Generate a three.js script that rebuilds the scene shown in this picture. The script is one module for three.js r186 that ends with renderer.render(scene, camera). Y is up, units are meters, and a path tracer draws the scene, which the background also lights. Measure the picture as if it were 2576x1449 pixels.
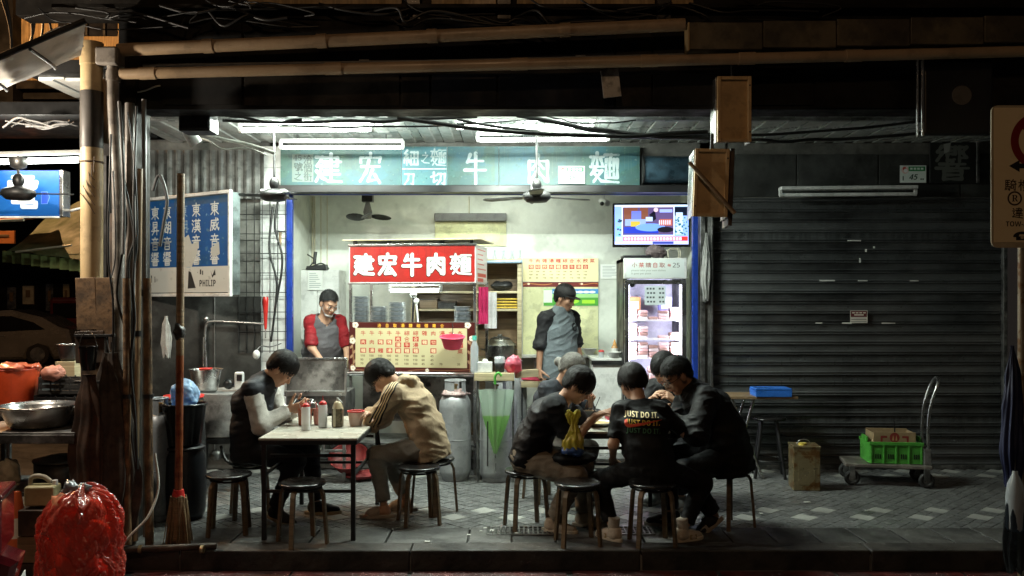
import * as THREE from 'three';
import { RoundedBoxGeometry } from 'three/addons/geometries/RoundedBoxGeometry.js';
import { mergeGeometries, mergeVertices } from 'three/addons/utils/BufferGeometryUtils.js';
import { RectAreaLightUniformsLib } from 'three/addons/lights/RectAreaLightUniformsLib.js';
RectAreaLightUniformsLib.init();

// ---------- camera, night sky, moon, exposure ----------
const scene = new THREE.Scene();
const FOCAL = 2200, CU = 1288, CV = 753, CAMZ = 6, CAMY = 1.75;
const camera = new THREE.PerspectiveCamera(2 * Math.atan(1449 / 2 / FOCAL) * 180 / Math.PI, 2576 / 1449, 0.1, 200);
camera.position.set(0, CAMY, CAMZ);
camera.lookAt(0, CAMY, -10);
camera.setViewOffset(2576, 1449, 0, -28.5, 2576, 1449);
{
  const w = 64, h = 32, data = new Float32Array(w * h * 4);
  for (let j = 0; j < h; j++) for (let i = 0; i < w; i++) {
    const up = Math.max(0, (j / (h - 1)) * 2 - 1), g = 0.006 + 0.008 * (1 - up), k = (j * w + i) * 4;
    data[k] = g * 1.0; data[k + 1] = g * 0.85; data[k + 2] = g * 0.75; data[k + 3] = 1;
  }
  const sky = new THREE.DataTexture(data, w, h, THREE.RGBAFormat, THREE.FloatType);
  sky.mapping = THREE.EquirectangularReflectionMapping; sky.magFilter = THREE.LinearFilter; sky.needsUpdate = true;
  scene.background = sky; scene.environment = sky;
}
const moon = new THREE.DirectionalLight(0xffe2c4, 0.01);
moon.position.set(-4, 9, 7); moon.target.position.set(0, 1, -2);
moon.shadow.camera.left = -8; moon.shadow.camera.right = 8; moon.shadow.camera.top = 8; moon.shadow.camera.bottom = -8; moon.shadow.radius = 4;
scene.add(moon, moon.target);
const renderer = new THREE.WebGLRenderer({ antialias: true });
renderer.toneMapping = THREE.LinearToneMapping; renderer.toneMappingExposure = 1;
renderer.shadowMap.enabled = true;

// ---------- helpers ----------
let seed = 12345;
const rnd = () => { seed = (seed + 0x6d2b79f5) | 0; let t = Math.imul(seed ^ (seed >>> 15), 1 | seed); t = (t + Math.imul(t ^ (t >>> 7), 61 | t)) ^ t; return ((t ^ (t >>> 14)) >>> 0) / 4294967296; };
const rr = (a, b) => a + (b - a) * rnd();
const V = (x, y, z) => new THREE.Vector3(x, y, z);
const W = (u, v, d) => V((u - CU) / FOCAL * d, CAMY - (v - CV) / FOCAL * d, CAMZ - d);   // a spot of the place at distance d
const clamp = (x, a, b) => Math.min(b, Math.max(a, x)), mix = (a, b, t) => a + (b - a) * t, sst = (a, b, x) => { const t = clamp((x - a) / (b - a), 0, 1); return t * t * (3 - 2 * t); };
// 3-D value noise
function hash3(i, j, k) { let n = Math.imul(i, 374761393) ^ Math.imul(j, 668265263) ^ Math.imul(k, 2147483647 & 1274126177); n = Math.imul(n ^ (n >>> 13), 1274126177); return ((n ^ (n >>> 16)) >>> 0) / 4294967296; }
function vn(x, y, z) {
  const i = Math.floor(x), j = Math.floor(y), k = Math.floor(z), fx = x - i, fy = y - j, fz = z - k, a = fx * fx * (3 - 2 * fx), b = fy * fy * (3 - 2 * fy), c = fz * fz * (3 - 2 * fz);
  const l = (p, q) => mix(hash3(i, p, q), hash3(i + 1, p, q), a);
  return mix(mix(l(j, k), l(j + 1, k), b), mix(l(j, k + 1), l(j + 1, k + 1), b), c);
}
// tileable 2-D noise textures
function tileNoise(n, oct, sx, sy, sd) {
  const out = new Float32Array(n * n); let amp = 1, tot = 0;
  for (let o = 0; o < oct; o++) {
    const fx = sx << o, fy = sy << o; tot += amp;
    for (let j = 0; j < n; j++) for (let i = 0; i < n; i++) {
      const x = i / n * fx, y = j / n * fy, ix = Math.floor(x), iy = Math.floor(y), a = x - ix, b = y - iy, s = a * a * (3 - 2 * a), t = b * b * (3 - 2 * b);
      const h = (p, q) => hash3((p % fx) + sd * 57, (q % fy) + o * 131, sd);
      out[j * n + i] += amp * mix(mix(h(ix, iy), h(ix + 1, iy), s), mix(h(ix, iy + 1), h(ix + 1, iy + 1), s), t);
    }
    amp *= 0.55;
  }
  let lo = 9, hi = -9; for (const v of out) { const q = v / tot; if (q < lo) lo = q; if (q > hi) hi = q; }
  for (let i = 0; i < out.length; i++) out[i] = (out[i] / tot - lo) / (hi - lo);
  return out;
}
function tex(n, f, srgb) {
  const d = new Uint8Array(n * n * 4);
  for (let j = 0; j < n; j++) for (let i = 0; i < n; i++) { const c = f(i, j), k = (j * n + i) * 4; if (typeof c === 'number') d[k] = d[k + 1] = d[k + 2] = clamp(c, 0, 1) * 255; else { d[k] = clamp(c[0], 0, 1) * 255; d[k + 1] = clamp(c[1], 0, 1) * 255; d[k + 2] = clamp(c[2], 0, 1) * 255; } d[k + 3] = 255; }
  const t = new THREE.DataTexture(d, n, n); t.wrapS = t.wrapT = THREE.RepeatWrapping; t.magFilter = THREE.LinearFilter; if (srgb) t.colorSpace = THREE.SRGBColorSpace; t.needsUpdate = true; return t;
}
const N1 = tileNoise(512, 6, 4, 4, 1), N2 = tileNoise(512, 5, 9, 9, 2), N3 = tileNoise(512, 4, 2, 40, 3), N4 = tileNoise(512, 4, 60, 3, 4), N5 = tileNoise(512, 3, 70, 70, 5);
const TX = {
  grime: tex(512, (i, j) => { const k = j * 512 + i; return 0.9 + 0.08 * sst(0.2, 0.7, N1[k]) - 0.07 * sst(0.55, 0.75, N2[k]) + 0.05 * (N5[k] - 0.5); }, true),
  heavy: tex(512, (i, j) => { const k = j * 512 + i; return 0.66 + 0.28 * sst(0.2, 0.8, N1[k]) - 0.14 * sst(0.5, 0.8, N2[k]) + 0.1 * (N5[k] - 0.5); }, true),
  rust: tex(512, (i, j) => { const k = j * 512 + i, r = sst(0.5, 0.66, N1[k]) * sst(0.3, 0.6, N2[k]); return [mix(0.95, 0.75, r), mix(0.95, 0.6, r), mix(0.95, 0.46, r)].map((c) => c * (0.88 + 0.12 * N5[k])); }, true),
  wood: tex(512, (i, j) => { const k = j * 512 + i; return 0.72 + 0.28 * N3[k] - 0.06 * N2[k]; }, true),
  streak: tex(512, (i, j) => { const k = j * 512 + i; return 0.78 + 0.2 * sst(0.2, 0.8, N4[k]) - 0.1 * sst(0.5, 0.8, N1[k]); }, true),
  cloth: tex(512, (i, j) => { const k = j * 512 + i; return 0.78 + 0.14 * N1[k] + 0.14 * N5[k]; }, true),
  bump: tex(512, (i, j) => { const k = j * 512 + i; return 0.5 * N1[k] + 0.35 * N2[k] + 0.15 * N5[k]; }),
  fine: tex(512, (i, j) => N5[j * 512 + i] * 0.6 + 0.4 * N2[j * 512 + i]),
  rough: tex(512, (i, j) => { const k = j * 512 + i; return 0.45 + 0.5 * N1[k] + 0.12 * (N2[k] - 0.5); }),
  brush: tex(512, (i, j) => 0.35 + 0.55 * N3[j * 512 + i]),
};
const sets = new Map();
function rep(name, metres) { const key = name + metres; if (!sets.has(key)) { const t = TX[name].clone(); t.repeat.set(1 / metres, 1 / metres); t.needsUpdate = true; sets.set(key, t); } return sets.get(key); }
// material: base colour (linear), roughness, metalness, options
function mk(c, rough = 0.6, metal = 0, o = {}) {
  const Kind = o.phys ? THREE.MeshPhysicalMaterial : THREE.MeshStandardMaterial;
  const m = new Kind({ roughness: rough, metalness: metal });
  m.color.setRGB(...(Array.isArray(c) ? c : [c, c, c]));
  if (o.map !== 0) m.map = o.map?.isTexture ? o.map : rep(o.map ?? 'grime', o.size ?? 0.8);
  if (o.bump) { m.bumpMap = rep(o.bumpTex ?? 'bump', o.bumpSize ?? 0.25); m.bumpScale = o.bump; }
  if (o.rmap !== 0 && !o.map?.isTexture) { m.roughnessMap = rep('rough', 0.55); m.roughness = Math.min(1, rough * 1.35); }
  if (o.phys) Object.assign(m, o.phys);
  if (o.set) Object.assign(m, o.set);
  m.side = THREE.DoubleSide;
  return m;
}
const glow = (c, k) => { const m = new THREE.MeshStandardMaterial({ roughness: 0.4 }); m.color.setRGB(0.8, 0.8, 0.8); m.emissive.setRGB(...c); m.emissiveIntensity = k; return m; };
// geometry helpers: all return non-indexed geometry with metre uv
function fin(g) {
  if (g.index) g = g.toNonIndexed();
  if (!g.attributes.normal) g.computeVertexNormals();
  const p = g.attributes.position, nn = g.attributes.normal, uv = new Float32Array(p.count * 2), a = V(), b = V(), c = V();
  for (let i = 0; i < p.count; i += 3) {
    a.fromBufferAttribute(p, i); b.fromBufferAttribute(p, i + 1).sub(a); c.fromBufferAttribute(p, i + 2).sub(a); b.cross(c);
    const x = Math.abs(b.x), y = Math.abs(b.y), z = Math.abs(b.z);
    for (let k = 0; k < 3; k++) {
      const X = p.getX(i + k), Y = p.getY(i + k), Z = p.getZ(i + k), o = (i + k) * 2;
      if (y >= x && y >= z) { uv[o] = X; uv[o + 1] = Z; } else if (x >= z) { uv[o] = Z; uv[o + 1] = Y; } else { uv[o] = X; uv[o + 1] = Y; }
    }
  }
  g.setAttribute('uv', new THREE.BufferAttribute(uv, 2));
  for (const k of Object.keys(g.attributes)) if (!['position', 'normal', 'uv', 'color'].includes(k)) g.deleteAttribute(k);
  return g;
}
const J = (...gs) => { gs = gs.flat(); return gs.length === 1 ? gs[0] : mergeGeometries(gs, false); };
const mv = (g, x, y, z) => g.translate(x, y, z);
const rot = (g, x = 0, y = 0, z = 0) => { if (x) g.rotateX(x); if (y) g.rotateY(y); if (z) g.rotateZ(z); return g; };
function B(w, h, d, x = 0, y = 0, z = 0, bev = 0.003, seg = 1) { bev = Math.min(bev, w * 0.45, h * 0.45, d * 0.45); return fin(mv(bev > 0 ? new RoundedBoxGeometry(w, h, d, seg, bev) : new THREE.BoxGeometry(w, h, d), x, y, z)); }
function C(r1, r2, h, x = 0, y = 0, z = 0, seg = 20, ax = 'y') { const g = new THREE.CylinderGeometry(r1, r2, h, seg); if (ax === 'x') g.rotateZ(-Math.PI / 2); if (ax === 'z') g.rotateX(Math.PI / 2); return fin(mv(g, x, y, z)); }
const v3 = (p) => (p.isVector3 ? p : V(...p));
function Tb(pts, r, n, rad = 8, closed = false) { const c = new THREE.CatmullRomCurve3(pts.map(v3), closed, 'centripetal'); return fin(new THREE.TubeGeometry(c, n ?? pts.length * 5, r, rad, closed)); }
function K(a, b, r1, r2 = r1, seg = 12) { a = v3(a); b = v3(b); const d = b.clone().sub(a), g = new THREE.CylinderGeometry(r2, r1, d.length(), seg); g.applyQuaternion(new THREE.Quaternion().setFromUnitVectors(V(0, 1, 0), d.clone().normalize())); return fin(mv(g, (a.x + b.x) / 2, (a.y + b.y) / 2, (a.z + b.z) / 2)); }
function bar(a, b, w, t, bev = 0.002) { a = v3(a); b = v3(b); const d = b.clone().sub(a), m = new THREE.Matrix4(), y = d.clone().normalize(), ref = Math.abs(y.z) > 0.95 ? V(0, 1, 0) : V(0, 0, 1), x = y.clone().cross(ref).normalize(), z = x.clone().cross(y); m.makeBasis(x, y, z).setPosition((a.x + b.x) / 2, (a.y + b.y) / 2, (a.z + b.z) / 2); const g = B(w, d.length(), t, 0, 0, 0, bev); return g.applyMatrix4(m); }
function L(prof, seg = 28, x = 0, y = 0, z = 0) { return fin(mv(new THREE.LatheGeometry(prof.map((p) => new THREE.Vector2(p[0], p[1])), seg), x, y, z)); }
function El(rx, ry, rz, x = 0, y = 0, z = 0, n = 16) { const g = new THREE.SphereGeometry(1, n, Math.max(8, n * 0.7 | 0)); g.scale(rx, ry, rz); g.computeVertexNormals(); return fin(mv(g, x, y, z)); }
function Ex(pts, depth, bev = 0, holes) { const s = new THREE.Shape(pts.map((p) => new THREE.Vector2(p[0], p[1]))); for (const h of holes ?? []) s.holes.push(new THREE.Path(h.map((p) => new THREE.Vector2(p[0], p[1])))); return fin(new THREE.ExtrudeGeometry(s, { depth, bevelEnabled: bev > 0, bevelSize: bev, bevelThickness: bev, bevelSegments: 1, curveSegments: 8 })); }
// a plate with 0..1 uv on its face, for print
function plate(w, h, x = 0, y = 0, z = 0) { const g = new THREE.PlaneGeometry(w, h).toNonIndexed(); return mv(g, x, y, z); }
// crumple a geometry by noise
function crumple(g, amp, freq, sd = 0) {
  let h = g.clone(); for (const k of Object.keys(h.attributes)) if (k !== 'position') h.deleteAttribute(k);
  h = mergeVertices(h, 1e-4); h.computeVertexNormals();
  const p = h.attributes.position, n = h.attributes.normal;
  for (let i = 0; i < p.count; i++) {
    const x = p.getX(i), y = p.getY(i), z = p.getZ(i);
    const q = (vn(x * freq + sd, y * freq, z * freq) - 0.5) + 0.55 * (Math.abs(vn(x * freq * 2.3, y * freq * 2.3 + sd, z * freq * 2.3) - 0.5) * 2 - 0.5);
    p.setXYZ(i, x + n.getX(i) * q * amp, y + n.getY(i) * q * amp, z + n.getZ(i) * q * amp);
  }
  h.computeVertexNormals(); return fin(h);
}
// a gathered hanging cloth: pleated cross-section along its height, hem uneven
function gathered(h, radii, folds, amp, flat = 0.5, sd = 0) {
  const g = new THREE.CylinderGeometry(1, 1, h, 96, 40, false), p = g.attributes.position;
  for (let i = 0; i < p.count; i++) {
    const t = clamp(p.getY(i) / h + 0.5, 0, 1), a = Math.atan2(p.getZ(i), p.getX(i)), q = Math.hypot(p.getX(i), p.getZ(i)), k = t * (radii.length - 1), j = Math.min(radii.length - 2, Math.floor(k)), f = k - j, r = mix(radii[j], radii[j + 1], f * f * (3 - 2 * f));
    const w = a + 0.5 * vn(t * 3 + sd, sd, 2), pl = Math.sin(w * folds + sd + 2.2 * vn(t * 2.2, sd, Math.cos(a))) * 0.5 + 0.35 * Math.sin(w * folds * 1.7 + 3 * t + sd), e = r * (1 + amp * pl * (1 - t * 0.4)) + 0.012 * (vn(a * 2, t * 9, sd) - 0.5);
    p.setXYZ(i, Math.cos(a) * e * q, p.getY(i) - (1 - t) * (1 - t) * 0.07 * vn(Math.cos(a) * 3 + sd, Math.sin(a) * 3, 1), Math.sin(a) * e * flat * q);
  }
  g.computeVertexNormals(); return fin(g);
}
// names, things, parts
const taken = new Map();
function nm(n) { const k = taken.get(n) ?? 0; taken.set(n, k + 1); return k ? n + '_' + String(k).padStart(3, '0') : n; }
function thing(name, label, category, at = [0, 0, 0], turn = 0, group) {
  const o = new THREE.Group(); o.name = nm(name); at = v3(at); o.position.copy(at); o.rotation.y = turn;
  o.userData = { label, category }; if (group) o.userData.group = group; scene.add(o); return o;
}
function part(name, geo, m, parent, label) { const o = new THREE.Mesh(J(geo), m); o.name = name; if (label) o.userData.label = label; parent.add(o); return o; }
function single(name, geo, m, label, category, group) { const o = part(nm(name), geo, m, scene); o.userData = { label, category }; if (group) o.userData.group = group; return o; }
function struct(name, geo, m, parent) { const o = part(parent ? name : nm(name), geo, m, parent ?? scene); if (!parent) o.userData.kind = 'structure'; return o; }
function copy(src, at, turn, label, group) { const c = src.clone(); c.name = nm(src.name.replace(/_\d{3}$/, '')); c.position.copy(v3(at)); if (turn !== undefined) c.rotation.y = turn; c.userData = { ...src.userData }; if (label) c.userData.label = label; if (group) c.userData.group = group; scene.add(c); return c; }
function canvas(w, h, draw, o = {}) {
  const c = document.createElement('canvas'); c.width = w; c.height = h; const x = c.getContext('2d'); draw(x, w, h);
  const t = new THREE.CanvasTexture(c); t.colorSpace = THREE.SRGBColorSpace; t.magFilter = THREE.LinearFilter; return t;
}
function print(t, rough = 0.6, o = {}) { const m = new THREE.MeshStandardMaterial({ map: t, roughness: rough, metalness: o.metal ?? 0 }); m.side = THREE.DoubleSide; if (o.alpha) { m.transparent = true; m.alphaTest = 0.5; } if (o.em) { m.emissive.setRGB(1, 1, 1); m.emissiveMap = t; m.emissiveIntensity = o.em; m.color.setRGB(0.1, 0.1, 0.1); } return m; }
// a lamp's light: rectangle w x h at p, shining towards q
function area(p, q, w, h, color, k) { const l = new THREE.RectAreaLight(color, k, w, h); l.position.copy(v3(p)); l.lookAt(v3(q)); scene.add(l); return l; }
// Chinese strokes in a 100 box, as brush polylines
const GLYPH = {
  牛: '30,8 18,32;22,28 82,28;8,56 92,56;52,4 52,98', 肉: '14,24 14,96;14,24 86,24 86,92 76,90;50,4 48,24 26,52;50,30 72,50;48,50 26,82;48,58 74,82',
  建: '38,16 82,16 82,42;30,29 94,29;38,42 82,42;38,56 84,56;34,68 90,68;60,4 60,82;8,14 30,14 12,42 28,42 22,66 8,90;10,58 30,80 50,90 96,92',
  宏: '50,2 50,14;12,16 12,32;12,16 88,16 84,30;14,44 86,44;44,24 34,60 10,92;58,54 40,90 76,86;66,70 86,96',
  麵: '4,16 48,16;26,4 26,46;14,22 10,40;38,22 44,40;4,46 50,46;20,48 6,70;16,58 42,58 14,92;14,64 40,90 98,94;52,10 98,10;74,10 70,22;56,24 94,24 94,80 56,80 56,24;68,24 68,80;82,24 82,80;68,42 82,42;68,60 82,60',
  細: '26,4 10,24 26,30 8,50 34,46;22,50 22,92;8,62 6,80;34,60 38,78;50,16 94,16 94,90 50,90 50,16;72,16 72,90;50,52 94,52', 刀: '14,22 86,22 80,90 64,84;46,22 42,56 12,94',
  切: '4,40 44,28;22,10 22,74 44,62;48,20 92,20 88,88 74,82;68,20 64,60 42,94', 之: '50,4 52,16;18,28 74,28 20,78;8,74 36,90 94,94',
  洽: '10,10 22,20;6,36 18,46;8,92 26,60;62,4 34,44;62,4 94,44;48,42 78,42;44,58 84,58 84,94 44,94 44,58', 個: '24,4 6,44;16,30 16,96;36,12 92,12 92,94 36,94 36,12;44,32 84,32;64,20 64,50;50,50 78,50 78,80 50,80 50,50',
  街: '24,4 8,24;26,26 6,52;18,42 18,96;34,20 62,20;48,6 48,44;32,42 64,42;34,64 62,64;48,50 48,88;32,90 66,86;72,18 94,18;68,42 98,42;84,42 84,94 76,90',
  號: '8,10 40,10 40,30 8,30 8,10;4,46 46,46;22,46 16,62 42,62 38,92 24,90;66,2 66,20;66,10 90,10;52,22 96,22 92,34;54,22 52,70 44,96;60,36 90,30;72,26 72,46 92,46;64,56 60,78 52,94;64,56 82,56 82,88 96,88 96,78',
  東: '8,18 92,18;50,2 50,98;22,32 78,32 78,62 22,62 22,32;22,47 78,47;48,62 10,92;52,62 92,92', 湖: '8,10 20,20;4,34 16,44;6,92 22,60;26,28 58,28;42,8 42,50;30,50 54,50 54,84 30,84 30,50;66,10 64,66 56,94;66,10 92,10 92,92 82,90;66,36 92,36;66,60 92,60',
  漢: '8,10 20,20;4,34 16,44;6,92 22,60;32,14 96,14;48,4 48,26;80,4 80,26;44,34 86,34 86,52 44,52 44,34;64,24 64,72;34,62 94,62;30,76 98,76;62,76 32,98;68,76 98,98',
  威: '14,20 90,20;14,20 12,60 4,92;22,36 56,36;38,44 28,68 56,88;50,44 44,66 22,90;20,58 58,58;62,4 68,50 94,90 98,74;90,38 60,84;76,6 88,14', 昇: '26,4 74,4 74,38 26,38 26,4;26,21 74,21;60,44 22,54;6,68 96,68;42,50 40,74 16,98;72,44 72,98',
  音: '50,2 50,12;14,16 86,16;34,22 40,36;66,22 60,36;4,42 96,42;24,54 76,54 76,96 24,96 24,54;24,74 76,74',
  響: '20,2 8,18 22,20 6,44;36,4 58,4 58,24 36,24 36,4;36,14 58,14;36,24 36,44 56,40;70,4 70,46;70,4 90,4 78,20 90,34 74,36;14,54 86,54;50,46 50,54;34,56 38,64;66,56 62,64;4,66 96,66;26,74 76,74 76,98 26,98 26,74;26,86 76,86',
  電: '20,6 82,6;8,20 8,36;8,20 94,20 90,34;50,6 50,42;22,28 38,30;22,38 38,40;62,28 80,30;62,38 80,40;20,50 82,50 82,76 20,76 20,50;20,63 82,63;50,50 50,90 92,90 92,78', 水: '50,4 50,94 38,88;10,30 38,30 12,84;88,18 62,42;54,34 70,66 96,90',
  騎: '10,8 10,62;10,8 44,8;10,26 40,26;10,44 40,44;26,8 26,62;10,62 46,62 42,94 34,90;8,72 4,90;18,74 18,88;30,74 32,86;54,16 96,16;74,2 54,34;76,16 96,34;52,42 98,42;56,54 76,54 76,76 56,76 56,54;90,42 90,94 80,90',
  樓: '4,28 40,28;22,4 22,96;22,36 4,66;24,36 40,54;46,10 92,10 92,40 46,40 46,10;40,25 98,25;68,2 68,56;48,50 90,50;42,66 98,66;64,54 48,82 90,98;84,66 46,98', 違: '12,8 20,18;6,30 22,30 14,52 24,62 10,86;6,80 30,84 96,94;40,10 84,10 84,22;32,24 96,24;44,32 84,32 84,46 44,46 44,32;36,56 94,56;36,70 96,70;66,56 66,86;64,2 60,20',
  者: '14,20 80,20;46,4 46,38;4,40 96,40;82,12 10,72;32,54 80,54 80,96 32,96 32,54;32,74 80,74', 小: '50,4 50,92 38,86;26,34 10,72;74,30 92,70', 菜: '6,14 94,14;32,4 32,24;68,4 68,24;80,28 16,36;22,42 28,52;48,42 50,52;78,38 68,52;6,62 94,62;50,50 50,98;48,62 8,94;52,62 94,94',
  請: '20,4 26,12;4,20 40,20;10,34 34,34;10,46 34,46;10,60 34,60 34,88 10,88 10,60;46,14 94,14;50,26 90,26;44,40 98,40;70,4 70,40;54,52 54,98;54,52 88,52 88,94 80,92;54,66 88,66;54,78 88,78', 自: '48,2 40,16;20,18 80,18 80,96 20,96 20,18;20,44 80,44;20,70 80,70',
  取: '4,10 54,10;14,10 14,76;44,10 44,98;14,32 44,32;14,54 44,54;4,82 52,74;54,24 92,24 80,60 50,96;58,40 74,70 98,96', 每: '30,4 14,30;26,18 92,18;24,36 84,36 78,92 64,88;24,36 18,76 84,76;4,56 98,56;46,42 54,50;44,62 52,70',
  合: '50,4 6,46;50,4 94,46;30,46 70,46;24,60 76,60 76,96 24,96 24,60', 湯: '8,10 20,20;4,34 16,44;6,92 22,60;40,6 86,6 86,36 40,36 40,6;40,21 86,21;30,48 98,48;48,48 30,70;44,60 92,60 86,96 76,92;60,60 36,92;76,62 52,96',
  各: '40,2 14,40;36,16 74,16 12,62;34,24 92,60;26,62 76,62 76,96 26,96 26,62', 式: '8,26 94,26;14,50 54,50;34,50 34,82;8,88 58,80;66,4 70,54 92,92 98,76;80,6 90,16', 餃: '26,2 4,28;26,2 46,24;12,32 38,32 38,58 12,58 12,32;12,45 38,45;12,58 12,92 34,84;72,4 72,16;50,20 98,20;64,26 52,44;80,26 94,44;84,44 52,96;60,46 98,96',
  雜: '6,12 54,12;30,2 30,12;20,16 8,40;40,16 52,38;4,48 56,48;30,44 30,96;28,54 6,80;32,54 54,74;70,4 58,34;64,28 64,98;80,6 84,18;62,24 96,24;64,44 94,44;64,64 94,64;62,88 98,88;80,24 80,88', 綜: '26,4 10,24 26,30 8,50 34,46;22,50 22,92;8,62 6,80;34,60 38,78;70,2 70,12;48,14 48,28;48,14 96,14 94,28;56,36 90,36;46,52 98,52;72,52 72,96 62,92;56,66 48,84;86,66 96,84',
};
function glyph(x, ch, px, py, s, color, wd = 9, brush = 0, sy = s) {
  const g = GLYPH[ch]; x.fillStyle = x.strokeStyle = color; x.lineCap = brush ? 'butt' : 'round'; x.lineJoin = 'round';
  if (!g) return;
  for (const st of g.split(';')) {
    const p = st.split(' ').map((q) => q.split(',').map(Number));
    for (let i = 0; i + 1 < p.length; i++) {
      const [a, b] = [p[i], p[i + 1]], vertical = Math.abs(b[0] - a[0]) < Math.abs(b[1] - a[1]);
      if (brush) { const n = 10; for (let k = 0; k < n; k++) { const t = k / n, w = wd * (0.75 + 0.55 * Math.abs(Math.cos(t * 2.6 + (vertical ? 0.2 : 0)))) * (i + 2 === p.length && t > 0.7 ? 1.55 - t * 0.8 : 1) * (vertical ? 1.1 : 0.95); x.lineWidth = w * s / 100; x.lineCap = 'round'; x.beginPath(); x.moveTo(px + mix(a[0], b[0], t) * s / 100, py + mix(a[1], b[1], t) * sy / 100); x.lineTo(px + mix(a[0], b[0], t + 1 / n) * s / 100, py + mix(a[1], b[1], t + 1 / n) * sy / 100); x.stroke(); } }
      else { x.lineWidth = wd * s / 100; x.beginPath(); x.moveTo(px + a[0] * s / 100, py + a[1] * sy / 100); x.lineTo(px + b[0] * s / 100, py + b[1] * sy / 100); x.stroke(); }
    }
  }
}
function blotch(x, w, h, n, cols, r0, r1, al) { for (let i = 0; i < n; i++) { x.globalAlpha = al * rnd(); x.fillStyle = cols[(rnd() * cols.length) | 0]; x.beginPath(); const px = rnd() * w, py = rnd() * h, r = rr(r0, r1); for (let k = 0; k < 9; k++) { const a = k / 9 * 6.283, q = r * rr(0.5, 1.2); x.lineTo(px + Math.cos(a) * q, py + Math.sin(a) * q * rr(0.5, 1)); } x.fill(); } x.globalAlpha = 1; }
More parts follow.
